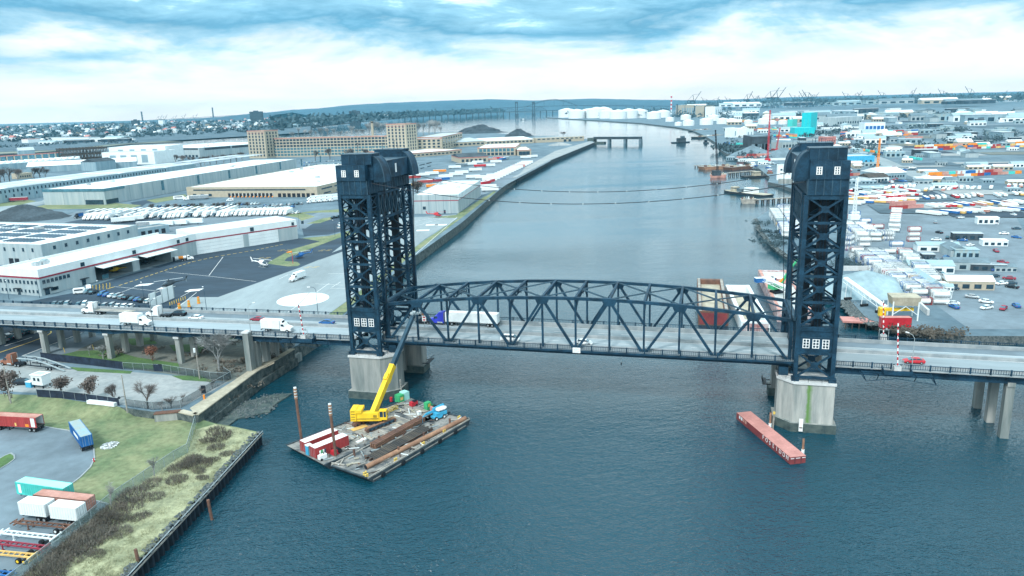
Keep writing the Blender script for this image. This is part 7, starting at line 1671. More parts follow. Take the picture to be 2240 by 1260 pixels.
# trees on the left bank
tl = [(448, 362), (460, 360), (474, 359), (490, 358), (505, 356), (518, 355), (530, 353), (440, 366), (420, 362), (400, 360), (385, 358)]
for k, (x, y) in enumerate(tl): tree((K0, K1, K2)[k % 3], x, y, y - 17, LZ, 'bare dark tree in the row before the white warehouse, ' + nth(k) + ' planted', 'bare trees left of the factory', rz=k, wid=1.3, cm={'twig_pale': 'twig'})
for k, (x, y, h) in enumerate([(2, 402, 28), (22, 400, 30), (40, 398, 24), (75, 392, 22), (88, 391, 22), (100, 390, 18), (10, 396, 22)]): tree((K1, K2, K0)[k % 3], x, y, y - h, LZ, 'bare tree near the small tan office at left, ' + nth(k) + ' planted', 'bare trees at the far left', rz=k * 1.4, wid=1.3, cm={'twig_pale': 'twig'})
for k in range(26):
    x = 640 + k * 13; y = 302 - k * .25 + (k % 3) * .6; h = 11 + (k * 7 % 9) + (10 if 20 <= k <= 24 or 12 < k < 16 else 0)
    if x > 965: break
    tree((K0, (SAPLING, 4), K0)[k % 3], x, y, y - h, LZ, 'bare tree standing behind the long factory, ' + nth(k) + ' from the left', 'bare trees behind the long factory', rz=k * .9, wid=1.15)
for k in range(9): tree((K1, K2)[k % 2], 335 + k * 26 + (k % 2) * 8, 462 - k * .8, 448 - k * .6, LZ, 'small bare tree in the depot car park, ' + nth(k) + ' from the left', 'small bare trees in the depot car park', rz=k, wid=1.5)
tree(L1, 914, 428, 400, LZ, 'round brown tree at the corner of the trailer yard', wid=1.25); tree(K0, 1232, 300, 290, LZ, 'bare tree behind the tan shed at the river tip', wid=1.4, cm={'twig_pale': 'twig'})
for k, (x, y) in enumerate([(722, 340), (760, 342), (770, 340), (800, 341), (690, 344)]): tree((K1, K2)[k % 2], x, y + 8, y - 12, LZ, 'bare tree before the long factory, ' + nth(k) + ' planted', 'bare trees before the factory', rz=k, wid=1.2)
# quay wall promenade and old bridge stub
b = M(); q0 = ppts([(1128, 389), (1200, 352), (1300, 311)], LZ); o_ = q0[0]; b.o = o_
for p, q in zip(q0, q0[1:]): b.beam(p + Vector((-1.5, 0, .2)), q + Vector((-1.5, 0, .2)), 5, .6, 'parapet'); b.beam(p + Vector((.6, 0, -2.5)), q + Vector((.6, 0, -2.5)), .6, 4.0, 'barge_side')
obj('quay_wall', b, loc=o_, label='long pale quay wall along the left bank towards the old bridge', cat='quay')
A, Bp = D(1301, 303, P(1300, 312, 0).y), None
Y0 = P(1405, 314, 0).y; a, c = P(1300, 313.5, 0), P(1403, 313.5, 0); d = c - a; e = empty('old_bridge', 'isolated old girder bridge span on three piers in the river', 'bridge', a, math.atan2(d.y, d.x)); Lx = d.length
b = M(); b.box(0, -4, 8.2, Lx, 4, 12.6, 'pile_dark'); b.box(-1, -5, 12.6, Lx + 1, 5, 13.2, 'pile_grey'); obj('girder', b, e)
for x in (.33, .67, .985): b = M(); b.box(Lx * x - 2.2, -5, -1, Lx * x + 2.2, 5, 8.2, 'pile_grey'); obj('pier', b, e)
b = M(); b.box(-12, -8, 0, 2, 8, 11, 'concrete_wet'); b.box(2, -6, 0, 24, 6, 3, 'concrete_wet'); obj('abutment', b, e)
# ------------------------------------------------------------ right bank: tank containers
def tankcont():
    t = M(); rings = [[(x, r * math.cos(a), 1.32 + r * math.sin(a)) for a in [k * math.pi / 6 for k in range(12)]] for x, r in ((-2.85, .3), (-2.75, .85), (-2.5, 1.08), (2.5, 1.08), (2.75, .85), (2.85, .3))]
    t.loft(rings, 'tank_white')
    f = M()
    for x in (-3.0, 3.0):
        for y in (-1.15, 1.15): f.beam((x, y, 0), (x, y, 2.58), .16, .16, 'blue_cont', up=(0, 1, 0))
        for z in (.08, 2.5): f.beam((x, -1.07, z), (x, 1.07, z), .15, .15, 'blue_cont')
        f.beam((x, -1.1, .2), (x, 0, 1.1), .1, .1, 'blue_cont', up=(1, 0, 0)); f.beam((x, 1.1, .2), (x, 0, 1.1), .1, .1, 'blue_cont', up=(1, 0, 0))
    for y in (-1.15, 1.15):
        for z in (.08, 2.5): f.beam((-2.9, y, z), (2.9, y, z), .12, .12, 'blue_cont')
    w = M(); w.box(-2.0, -.35, 2.42, 2.0, .35, 2.5, 'metal'); w.cyl((-.3, 0, 2.45), (-.3, 0, 2.62), .3, 'metal', n=8)
    return Kind([('tank', t, None), ('frame', f, None), ('walkway', w, None)])
TANK = tankcont(); rn = random.Random(23); tcnt = 0
def tank_rows(a, bb, n, high, lines, where, turn, z=RZ, step=None):
    global tcnt
    p, q = P(*a, z), P(*bb, z); d = (q - p); L_ = d.length; d = d / L_; rz = math.atan2(d.y, d.x) + turn; perp = Vector((math.cos(rz), math.sin(rz), 0))
    n = n or int(L_ / 2.62)
    for l in range(lines):
        for k in range(n):
            hk = high - (1 if rn.random() < .12 else 0)
            for h in range(hk):
                if tcnt >= 290: return
                c = p + d * (k + .5) * (L_ / n) + perp * l * 6.4 + Vector((0, 0, .02 + h * 2.62)); r = rn.random()
                cm = {'blue_cont': rn.choice(['blue_cont', 'metal', 'white_wall', 'white_wall', 'blue_cont', 'pile_grey', 'pole', 'red_cont' if rn.random() < .3 else 'metal'])}
                if r < .09: cm['tank_white'] = rn.choice(['yellow_cont', 'blue_roof', 'red_cont', 'metal'])
                TANK.put('tank_container', ('bottom', 'second layer', 'top layer')[h] + ' tank container, ' + nth(k) + ' from left in ' + where + (', ' + ('front', 'back', 'third')[l] + ' line' if lines > 1 else ''), 'tank container', c, rz, 'tank containers on the right bank', cm); tcnt += 1
tank_rows((1868, 560), (2020, 668), 27, 2, 2, 'the row by the heap', math.pi / 2)
tank_rows((1692, 470), (1724, 522), 14, 2, 2, 'the river tip rows', math.pi / 2)
tank_rows((1706, 463), (1735, 466), 8, 2, 1, 'the river tip block', math.pi / 2)
tank_rows((1850, 500), (1888, 530), 9, 2, 2, 'the stack behind the tower', math.pi / 2)
tank_rows((1900, 524), (1950, 524), 9, 2, 1, 'the row of round ends', math.pi / 2)
tank_rows((1955, 510), (1960, 480), 7, 3, 1, 'the tall yard block', -math.pi / 2)
tank_rows((1975, 565), (2040, 630), 16, 2, 1, 'the right yard row', math.pi / 2)
tank_rows((1840, 545), (1862, 547), 5, 3, 1, 'the stack by the bushes', math.pi / 2)
for k, (x, y, h) in enumerate([(1866, 478, 1), (1893, 487, 1), (1870, 500, 1), (1900, 500, 1), (1920, 500, 1), (1890, 540, 2), (1960, 550, 2), (1945, 555, 1), (1870, 470, 1), (1998, 528, 3)]):
    for j in range(h): TANK.put('tank_container', 'tank container lying across the yard, ' + nth(k) + ' placed, ' + ('bottom', 'middle', 'top')[j], 'tank container', P(x, y, RZ) + Vector((0, 0, .02 + j * 2.62)), R(-2), 'loose tank containers', {'blue_cont': rn.choice(['blue_cont', 'red_cont', 'metal', 'white_wall'])})
sheet('tank_yard_pavement', ppts([(1842, 560), (1860, 520), (1850, 470), (1845, 420), (2010, 410), (2200, 430), (2350, 720), (2120, 720), (2010, 640), (1930, 590), (1870, 545)], RZ), RZ + .015, 'asphalt_grey')
heap('gravel_heap', 'large pale blue grey gravel heap beside the tank containers', 1893, 634, 24, 17, 8, 'pile_pale', 9, RZ, .12)
heap('gravel_heap', 'small pale gravel heap in front of the large one', 1925, 648, 7, 5, 2.6, 'pile_pale', 10, RZ)
b = M(); q0 = ppts([(1845, 592), (1905, 592), (1960, 625), (2030, 690)], RZ); b.o = q0[0]
for p, q in zip(q0, q0[1:]): b.beam(p + Vector((0, 0, 1)), q + Vector((0, 0, 1)), .8, 2.2, 'concrete_pale')
obj('block_wall', b, loc=q0[0], label='concrete block wall behind the gravel heap', cat='wall')
def truss_conveyor(name, label, p, q, z0, z1, legs):
    e = empty(name, label, 'conveyor', Vector((p.x, p.y, RZ if name != 'x' else 0))); o_ = e.location; a, c = p + Vector((0, 0, z0)) - o_, q + Vector((0, 0, z1)) - o_; d = (c - a); s_ = d.cross(Vector((0, 0, 1))).normalized() * .9; b = M()
    for o2 in (s_, -s_):
        for dz in (0, 1.4): b.beam(a + o2 + Vector((0, 0, dz)), c + o2 + Vector((0, 0, dz)), .18, .18, 'white_wall')
        n = int(d.length / 1.8)
        for k in range(n): b.beam(a + d * k / n + o2 + Vector((0, 0, 1.4 * (k % 2))), a + d * (k + 1) / n + o2 + Vector((0, 0, 1.4 * ((k + 1) % 2))), .1, .1, 'white_wall')
    obj('truss', b, e); b = M(); b.beam(a + Vector((0, 0, 1.5)), c + Vector((0, 0, 1.5)), 1.5, .5, 'roof_white'); obj('belt_cover', b, e)
    for t in legs:
        m_ = a + d * t; b = M()
        for o2 in (s_, -s_): b.beam(Vector((m_.x, m_.y, -.2)) + o2 * 1.4, m_ + o2, .2, .2, 'white_wall')
        b.cyl(Vector((m_.x, m_.y, .5)) - s_ * 1.6, Vector((m_.x, m_.y, .5)) + s_ * 1.6, .5, 'rubber', n=8); obj('leg', b, e)
truss_conveyor('conveyor', 'long white truss conveyor rising from the hopper past the gravel heap', P(1938, 690, RZ), P(1846, 652, RZ), 1.5, 6.5, (.15, .5, .9))
truss_conveyor('conveyor', 'white truss conveyor reaching over the moored barges', P(1730, 672, 1), P(1670, 655, 1), 5.5, 7.5, (.2,))
e = empty('hopper', 'white steel hopper on braced legs with a yellow chute', 'hopper', P(1973, 696, RZ), R(-12)); b = M(); b.loft([[(-4, -3, 5.2), (4, -3, 5.2), (4, 3, 5.2), (-4, 3, 5.2)], [(-4.6, -3.4, 8.2), (4.6, -3.4, 8.2), (4.6, 3.4, 8.2), (-4.6, 3.4, 8.2)]], 'sand'); obj('bin', b, e)
b = M()
for x in (-4, 4):
    for y in (-3, 3): b.box(x - .2, y - .2, 0, x + .2, y + .2, 7, 'white_wall')
for y in (-3, 3): b.beam((-4, y, 2), (0, y, 5), .2, .2, 'white_wall'); b.beam((4, y, 2), (0, y, 5), .2, .2, 'white_wall')
obj('leg_frame', b, e); b = M(); b.beam((3, -1, 3.6), (-8, -1, 3.2), 1.2, 1.0, 'crane_yellow'); b.cbox((-7, -1.5, 2.5), (2, 2.5, 3), 'crane_yellow'); obj('chute', b, e)
e = put_parts(container_parts(9.5, 'red_paint', 'rust_red', 3.6, 0, frame='red_cont'), 'shipping_container', 'large bright red container behind the striped gates', 'container', P(1957, 716, RZ) + Vector((0, 0, .02)), R(-6))
e = empty('timber_dock', 'old timber dock on piles below the large red container', 'dock', P(1900, 716, 0), R(-14)); b = M(); b.box(-9, -3, 2.2, 10, 3, 2.8, 'rust_red'); obj('deck', b, e)
for k in range(9): b = M(); b.cyl((-8 + k * 2.2, -2.6, -1), (-8 + k * 2.2, -2.6, 2.2), .22, 'wood_dark', n=6); obj('pile', b, e)
rocks('riprap', ppts([(1850, 655), (1878, 690), (1905, 702), (1955, 714), (2005, 725)], RZ), 600, 2.4, 2.4, .4, 1.2, 'rock', 12)
rocks('riprap', ppts([(1658, 478), (1668, 505), (1690, 532), (1722, 557), (1800, 600)], RZ), 500, 2.4, 2.6, .4, 1.1, 'rock', 13)
def bushes(name, label, pts, n, spread, z, m, s0, s1, seed):
    rn = random.Random(seed); b = M()
    for k in range(n):
        c = pts[rn.randrange(len(pts))] + Vector((rn.gauss(0, spread), rn.gauss(0, spread), 0)); s_ = rn.uniform(s0, s1)
        for j in range(26):
            p = c + Vector((rn.gauss(0, .45), rn.gauss(0, .45), abs(rn.gauss(.35, .3)))) * s_; u = Vector((rn.gauss(0, 1), rn.gauss(0, 1), rn.gauss(0, 1))).normalized() * s_ * .22; w = u.orthogonal().normalized() * s_ * .18
            b.add([p - u, p + w, p + u, p - w], [(0, 1, 2, 3)], m)
    return obj(name, b, kind='stuff')
bushes('ground_scrub', '', ppts([(1662, 490), (1680, 508), (1700, 520), (1850, 575), (1865, 580), (1880, 585), (1700, 535)], RZ), 120, 4, RZ, 'far_wood', 1, 2.4, 3)
bushes('ground_scrub', '', ppts([(250, 770), (330, 770), (420, 780), (470, 800), (500, 815), (440, 745), (540, 790), (520, 750), (580, 780)], LZ), 110, 2.2, LZ, 'scrub', .6, 1.5, 4)
bushes('ground_scrub', '', ppts([(1960, 722), (1990, 726), (2020, 728), (2060, 730)], RZ), 70, 2.5, RZ, 'scrub', 1, 2, 5)
bushes('ground_scrub', '', ppts([(440, 905), (470, 885), (500, 868), (540, 845)], 2), 60, 1.6, 2, 'scrub', .7, 1.5, 6)
# moored barges by the right tower
def hopper_barge(label, a, bb, w, h, side, inside, load=None):
    p, q = P(*a, 0), P(*bb, 0); d = q - p; L_ = d.length; e = empty('hopper_barge', label, 'barge', p, math.atan2(d.y, d.x)); b = M(); b.box(0, -w / 2, -1, L_, w / 2, 1.2, side)
    for y0, y1 in ((-w / 2, -w / 2 + 1.4), (w / 2 - 1.4, w / 2)): b.box(0, y0, 1.2, L_, y1, h, side)
    for x0, x1 in ((0, 2.5), (L_ - 2.5, L_)): b.box(x0, -w / 2 + 1.4, 1.2, x1, w / 2 - 1.4, h - .002, side)
    obj('hull', b, e); b = M(); b.box(2.5, -w / 2 + 1.4, 1.21, L_ - 2.5, w / 2 - 1.4, 1.3 if load is None else load, inside); obj('hold', b, e)
    b = M()
    for y in (-w / 2 + .7, w / 2 - .7): b.box(.2, y - .5, h + .002, L_ - .2, y + .5, h + .12, 'wood' if side == 'rust' else 'pink_cont' if side == 'graffiti' else 'white_wall')
    obj('coaming', b, e); b = M(); b.box(-.05, -w / 2 + .5, .4, .0, w / 2 - .5, h - .6, 'rust_side' if side == 'rust' else 'graffiti'); obj('end_panel', b, e)
    return e
hopper_barge('rusty brown hopper barge, leftmost of the three moored behind the span', (1560, 712), (1552, 636), 10.5, 5.2, 'rust', 'sand', 3.4)
hopper_barge('pale grey open hopper barge in the middle of the three moored behind the span', (1652, 730), (1612, 645), 9.5, 4.2, 'white_wall', 'sand')
hopper_barge('graffiti covered deck barge, rightmost of the three moored behind the span', (1738, 705), (1688, 612), 12, 4.4, 'graffiti', 'concrete_pale', 4.2)
for k, (x, y, m_) in enumerate([(1650, 605, 'blue_cont'), (1670, 604, 'white_wall'), (1685, 603, 'blue_paint'), (1698, 606, 'rust_red')]): b = M(); b.box(-2, -1.2, 0, 2, 1.2, 1.8, m_); b.box(-2.1, -1.3, 1.8, 2.1, 1.3, 1.9, 'white_wall'); obj('deck_box', b, loc=P(x + 12, y + 12, 4.45), label='small ' + ('dark blue', 'white', 'bright blue', 'red')[k] + ' box on the deck of the graffiti barge', cat='box')
e = empty('material_handler', 'green material handler with raised arm on the graffiti barge', 'excavator', P(1700, 640, 4.3), R(25)); b = M(); b.box(-2.4, -1.6, 0, 2.4, 1.6, 1.0, 'black'); b.cyl((0, 0, 1), (0, 0, 1.8), 1, 'black'); obj('undercarriage', b, e)
b = M(); b.box(-3.6, -1.5, 1.8, 1.6, 1.5, 3.5, 'green_paint'); obj('body', b, e); b = M(); b.box(1.0, .3, 2.0, 2.4, 1.5, 4.2, 'glass'); obj('cab', b, e); b = M(); b.beam((1, -.3, 3), (6.5, -.3, 9.5), .7, .9, 'green_paint'); b.beam((6.5, -.3, 9.5), (10.5, -.3, 13), .5, .6, 'green_paint'); b.beam((-.5, -.3, 3.4), (2.5, -.3, 5.4), .6, .7, 'orange'); obj('boom', b, e)
for x, y, h in ((1729, 640, 16), (1722, 612, 14)): b = M(); b.cyl((0, 0, -2), (0, 0, h), .45, 'rust', n=8); obj('spud_pole', b, loc=P(x, y, 0), label='brown spud pole rising beside the graffiti barge, ' + ('nearer' if h > 15 else 'farther') + ' one', cat='pole')
# docks and vessels up river
def boat(name, label, p, rz, L_, w, hull, top, houses, cat='boat', group=None):
    e = empty(name, label, cat, p, rz, group); b = M(); pr = [(-.5, .8), (-.45, 1), (.25, 1), (.42, .6), (.5, .08)]
    lo_ = [(x * L_ * .97, w / 2 * k * .85) for x, k in pr]; up_ = [(x * L_, w / 2 * k) for x, k in pr]; r0 = [(x, -y, -.5) for x, y in lo_] + [(x, y, -.5) for x, y in lo_[::-1]]; r1 = [(x, -y, 1.8) for x, y in up_] + [(x, y, 1.8) for x, y in up_[::-1]]
    b.loft([r0, r1], hull); obj('hull', b, e); b = M(); b.add([(x * .96, y * .9, z + .02) for x, y, z in r1], [tuple(range(len(r1)))], top); obj('deck', b, e)
    for x0, x1, hw, z0, z1, m_ in houses: b = M(); b.box(x0 * L_, -hw * w, z0, x1 * L_, hw * w, z1, m_); b.box(x0 * L_ - .1, -hw * w - .1, z1 * .75, x1 * L_ + .1, hw * w + .1, z1 * .85, 'glass'); obj('deckhouse', b, e)
    b = M(); b.cyl((0, 0, 1.8), (0, 0, 9 + L_ * .08), .18, 'pole', n=5); b.beam((0, 0, 5), (L_ * .2, 0, 9), .15, .15, 'pole'); obj('mast', b, e)
boat('work_vessel', 'old dark work vessel moored at the end of the timber jetty', P(1632, 425, 0), R(118), 52, 13, 'pile_dark', 'sand', [(-.2, -.02, .3, 1.8, 6, 'white_wall'), (.05, .15, .25, 1.8, 4.5, 'pile_grey'), (.2, .3, .2, 1.8, 5.5, 'sand')], 'vessel')
boat('tugboat', 'dark tugboat on the open water near the old bridge span', P(1490, 312, 0), R(20), 40, 13, 'pile_dark', 'pile_grey', [(-.2, .2, .35, 1.8, 9, 'pile_dark'), (0, .15, .25, 9, 13, 'pile_grey')]); boat('tugboat', 'small dark boat seen end on beside the far barges', P(1544, 313, 0), R(88), 24, 8, 'pile_dark', 'black', [(-.1, .2, .3, 1.8, 6, 'black')]); boat('tugboat', 'tiny boat far out on the wide river', P(1145, 262.5, 0), R(10), 34, 10, 'pile_dark', 'pile_grey', [(-.2, .1, .3, 1.8, 9, 'white_wall')])
boat('work_vessel', 'rusty trawler moored beside the white riverside building', P(1670, 387, 0), R(8), 46, 11, 'pile_dark', 'wood_dark', [(-.25, -.1, .3, 1.8, 6, 'sand'), (.1, .2, .2, 1.8, 5, 'rust_pale')], 'vessel')
bl = [((1540, 372), (1610, 368), 14, 'rust_pale', 'pale rusty deck barge behind the floating crane'), ((1600, 373), (1660, 367), 13, 'rust', 'rusty brown barge tied to the dock behind the floating crane'), ((1552, 389), (1589, 389), 16, 'pink_cont', 'pinkish crane pontoon carrying a dark lattice crane'), ((1519, 288), (1560, 285), 20, 'barge_side', 'dark barge at the point below the storage tanks'), ((1531, 303), (1585, 298), 22, 'barge_side', 'long dark barge below the second dock'), ((1620, 446), (1655, 446), 8, 'wood', 'round timber dolphin cluster at the jetty head')]
for a, c, w, m_, lab in bl:
    p, q = P(*a, 0), P(*c, 0); d = q - p; e = empty('barge', lab, 'barge', p, math.atan2(d.y, d.x)); b = M(); rake(b, d.length, 0, w, -1, 3.4, m_, 'wood', 1.5); obj('hull', b, e); b = M()
    for k in range(6): x = d.length * (.1 + .14 * k); b.cbox((x, w * (.3 + .1 * (k % 4)), 4.2), (d.length * .07, w * .2, 1.6), ('rust', 'sand', 'pole', 'white_wall')[k % 4])
    obj('deck_gear', b, e)
def lattice_mast(b, p, q, w, m, n=14):
    p, q = Vector(p), Vector(q); d = q - p; u = d.orthogonal().normalized() * w / 2; v = d.normalized().cross(u); cs = [u + v, u - v, -u - v, -u + v]
    for k in range(4):
        b.beam(p + cs[k], q + cs[k] * .5, w * .16, w * .16, m)
        for i in range(n): b.beam(p + d * i / n + cs[k] * (1 - .5 * i / n), p + d * (i + 1) / n + cs[(k + 1) % 4] * (1 - .5 * (i + 1) / n), w * .09, w * .09, m)
e = empty('lattice_crane', 'dark lattice crane standing on the pinkish pontoon', 'crane', P(1567, 384, 3.4)); b = M(); b.box(-4, -3, 0, 4, 3, 5, 'pile_dark'); obj('machine_house', b, e); b = M(); lattice_mast(b, (1, 0, 4), (-2, 2, 46), 1.6, 'black'); obj('boom', b, e)
for k, (x, y, h, m_, lab) in enumerate([(1679, 352, 62, 'red_paint', 'tall red lattice mast behind the gravel roofs'), (1698, 330, 34, 'red_paint', 'shorter red lattice boom to the right of the tall red mast'), (1918, 386, 36, 'orange', 'orange lattice mast above the yellow base at right'), (1868, 480, 26, 'white_wall', 'white boom of a container stacker standing upright')]):
    e = empty('crane_mast', lab, 'crane', P(x, y, RZ)); b = M(); lattice_mast(b, (0, 0, 0), (4 if k == 1 else 0, 0, h), 1.8, m_); obj('mast', b, e); b = M(); b.box(-3, -2, 0, 3, 2, 3, 'crane_yellow' if k == 2 else m_); obj('base', b, e)
def trestle(label, a, bb, n, h=3.4):
    p, q = P(*a, 0), P(*bb, 0); d = q - p; e = empty('jetty', label, 'jetty', p, math.atan2(d.y, d.x)); L_ = d.length; b = M(); b.box(0, -1.6, h - .5, L_, 1.6, h, 'wood'); b.box(0, -1.7, h + .9, L_, -1.6, h + 1.0, 'pole'); obj('deck', b, e)
    for k in range(n): b = M(); [b.cyl((L_ * (k + .5) / n, y, -1), (L_ * (k + .5) / n, y, h - .5), .5, 'wood_dark', n=6) for y in (-1.2, 1.2)]; b.box(L_ * (k + .5) / n - .4, -1.6, h - 1, L_ * (k + .5) / n + .4, 1.6, h - .5, 'wood_dark'); obj('trestle_bent', b, e)
trestle('timber jetty running from the right bank to the moored work vessel', (1650, 446), (1745, 440), 8); trestle('timber trestle right of the floating crane pontoon', (1592, 385), (1650, 380), 7)
trestle('low timber jetty at the far left of the pale barge', (1518, 366), (1540, 366), 4, 2.4)
# buildings, yards and works on the right bank
def rb(name, label, a, bb, depth, h, wall, roof, rows=(), **kw):
    A, Bp = P(*a, RZ), P(*bb, RZ); return bld(name, label, A, Bp, depth, h, wall, roof, rows((Bp - A).length) if callable(rows) else rows, z=RZ, par=.4, **kw)
wq = lambda n, z0, w, h_, m='glass': (lambda L_: [wr('F', n, 1.5, L_ - 1.5, z0, w, h_, m)])
rb('building', 'white riverside building with small blue windows left of the right tower', (1699, 394), (1735, 394), 14, 14, 'white_wall', 'blue_roof', lambda L_: [wr('F', 3, 2, L_ - 2, 9, 1.8, 1.6), wr('F', 3, 2, L_ - 2, 5.5, 1.8, 1.2, 'pole')]); rb('shed', 'low grey lean to beneath the white riverside building', (1703, 402), (1735, 402), 6, 4, 'concrete', 'blue_roof')
rb('warehouse', 'long bright blue warehouse right of the right tower cap', (1846, 364), (1912, 362), 30, 11, 'sky_blue', 'roof_grey', wq(6, 4, 2, 2)); rb('shed', 'white gabled shed with a blue eave at right', (1928, 394), (1982, 391), 30, 6, 'wall_blue', 'roof_white', wq(8, 2, 1.6, 1.6), gable=4); rb('shed', 'long shed with a brown grey roof at right', (1902, 401), (1944, 399), 18, 5, 'white_wall', 'wood_dark', wq(5, .3, 2.6, 3.2), gable=3)
rb('warehouse', 'dark green grey tall works building amid the right bank yards', (1644, 332), (1686, 331), 60, 22, 'pile_dark', 'pile_grey', wq(5, 2, 9, 9, 'pile_grey')); rb('silo_block', 'plain white tall block near the dark works building', (1603, 301), (1622, 300), 26, 19, 'white_wall', 'roof_white', wq(2, 4, 3, 9, 'wall_blue')); rb('silo_block', 'second plain white block right beside the first', (1632, 301), (1648, 300), 26, 17, 'white_wall', 'roof_white', wq(2, 4, 3, 7, 'wall_blue'))
rb('works_building', 'bright cyan tall works building in the middle of the right bank', (1752, 292), (1772, 292), 40, 44, 'cyan_paint', 'cyan_paint', wq(2, 2, .8, 30, 'teal_cont')); rb('works_building', 'long low cyan works hall below the tall cyan building', (1738, 300), (1781, 299), 40, 18, 'cyan_paint', 'cyan_paint', wq(5, 3, .8, 9, 'teal_cont')); rb('works_building', 'small cyan block left of the tall cyan building', (1722, 283), (1733, 283), 26, 24, 'teal_cont', 'teal_roof', wq(2, 2, .8, 12, 'cyan_paint'))
rb('works_building', 'white works block right against the cyan hall', (1771, 290), (1780, 290), 20, 26, 'white_wall', 'roof_white', wq(2, 3, 2, 3)); rb('power_station', 'dark and tan boiler house among the far storage tanks', (1540, 256), (1563, 255), 60, 52, 'brick_tan', 'pile_dark', lambda L_: [wr('F', 1, 0, L_ * .14, 0, L_ * .13, 51, 'pile_dark'), wr('F', 1, L_ * .86, L_, 0, L_ * .13, 51, 'pile_dark')]); rb('power_station', 'white boiler block right of the tan boiler house', (1564, 256), (1578, 255), 50, 48, 'white_wall', 'roof_white', wq(3, 8, 6, 26, 'wall_blue'))
rb('power_station', 'tan boiler house with dark frames beside the striped chimney', (1490, 252), (1518, 251), 60, 56, 'brick_tan', 'roof_grey', wq(5, 4, 10, 36, 'wall_blue')); rb('works_building', 'blue and white stepped works building near the right edge', (1890, 292), (1935, 291), 40, 22, 'white_wall', 'blue_paint', wq(5, 3, 6, 12, 'blue_paint')); rb('warehouse', 'long grey warehouse right of the main road', (1830, 275), (1885, 272), 60, 22, 'wall_grey', 'roof_grey', wq(10, 4, 5, 6)); rb('shed', 'wide grey roofed shed left of the main road', (1710, 326), (1765, 322), 60, 10, 'wall_grey', 'pile_grey', wq(8, 2, 4, 4)); rb('brick_house', 'small red brick house by the road junction', (1806, 317), (1828, 316), 20, 13, 'brick_red', 'roof_grey', wq(4, 5, 2, 2))
rb('warehouse', 'long white warehouse far behind the tank farm', (1590, 252), (1640, 250), 80, 16, 'white_wall', 'roof_white', wq(8, 3, 7, 6, 'wall_blue'))
heap('gravel_heap', 'grey cone heap behind the long red containers', 1645, 342, 34, 26, 15, 'pile_grey', 21, RZ, .08); heap('gravel_heap', 'grey flat heap left of the right tower cap', 1712, 343, 34, 24, 12, 'pile_grey', 22, RZ, .08)
sheet('main_road', ppts([(1818, 243), (1800, 262), (1796, 290), (1802, 310), (1850, 330), (1930, 362), (2040, 405), (2060, 398), (1940, 348), (1850, 318), (1822, 300), (1818, 270), (1826, 243)], RZ), RZ + .03, 'apron')
# storage tanks
tl = [(1484, 275, 26), (1506, 275, 40), (1545, 273, 46), (1580, 271, 40), (1600, 272, 40), (1637, 272, 30), (1672, 272, 44), (1690, 272, 26), (1712, 272, 30), (1500, 262, 36), (1465, 266, 30), (1560, 264, 40), (1680, 263, 40), (1240, 257, 60), (1262, 259, 60), (1285, 258, 60), (1305, 258, 70), (1330, 259, 60), (1352, 260, 60), (1375, 259, 64), (1398, 258, 60), (1430, 260, 50), (1450, 257, 50), (1320, 254, 60), (1290, 254, 50)]
for k, (x, y, w) in enumerate(tl):
    p = P(x, y, RZ); dp = (p - Vector((0, 0, CAM_H))).dot(FW); r = w * dp / FPX / 2 * .62; e = empty('storage_tank', 'white round storage tank ' + ('in the near tank farm' if k < 13 else 'beyond the river bend') + ', ' + nth(k if k < 13 else k - 13) + ' from the left', 'storage tank', p, 0, 'white storage tanks')
    h = r * .85; b = M(); b.cyl((0, 0, 0), (0, 0, h), r, 'tank_white', n=24); obj('shell', b, e); b = M(); b.cyl((0, 0, h), (0, 0, h + r * .22), r * 1.01, 'white_wall', r1=r * .12, n=24); obj('roof', b, e)
# striped chimney and dark stacks
for x, y, top, r, st, lab in [(1468, 250, 209, 5, 1, 'red and white banded tall chimney at the far power station'), (1481, 252, 229, 4.5, 0, 'dark short stack beside the banded chimney'), (1498, 252, 231, 1.6, 0, 'thin dark stack left of the tan boiler house'), (1518, 252, 231, 1.6, 0, 'thin dark stack right of the tan boiler house')]:
    p = P(x, y, RZ); h = (y - top) * (p - Vector((0, 0, CAM_H))).dot(FW) / FPX; e = empty('chimney', lab, 'chimney', p); b = M(); b.cyl((0, 0, 0), (0, 0, h), r, 'white_wall' if st else 'pile_dark', r1=r * .7, n=12); obj('shaft', b, e)
    for k in range(4 if st else 1): b = M(); z0 = h * (.94 - k * .2) if st else h * .95; b.cyl((0, 0, z0 - h * .09 if st else z0), (0, 0, z0 if st else h), r * 1.02, 'red_paint' if st else 'black', r1=r * 1.0, n=12); obj('band', b, e)
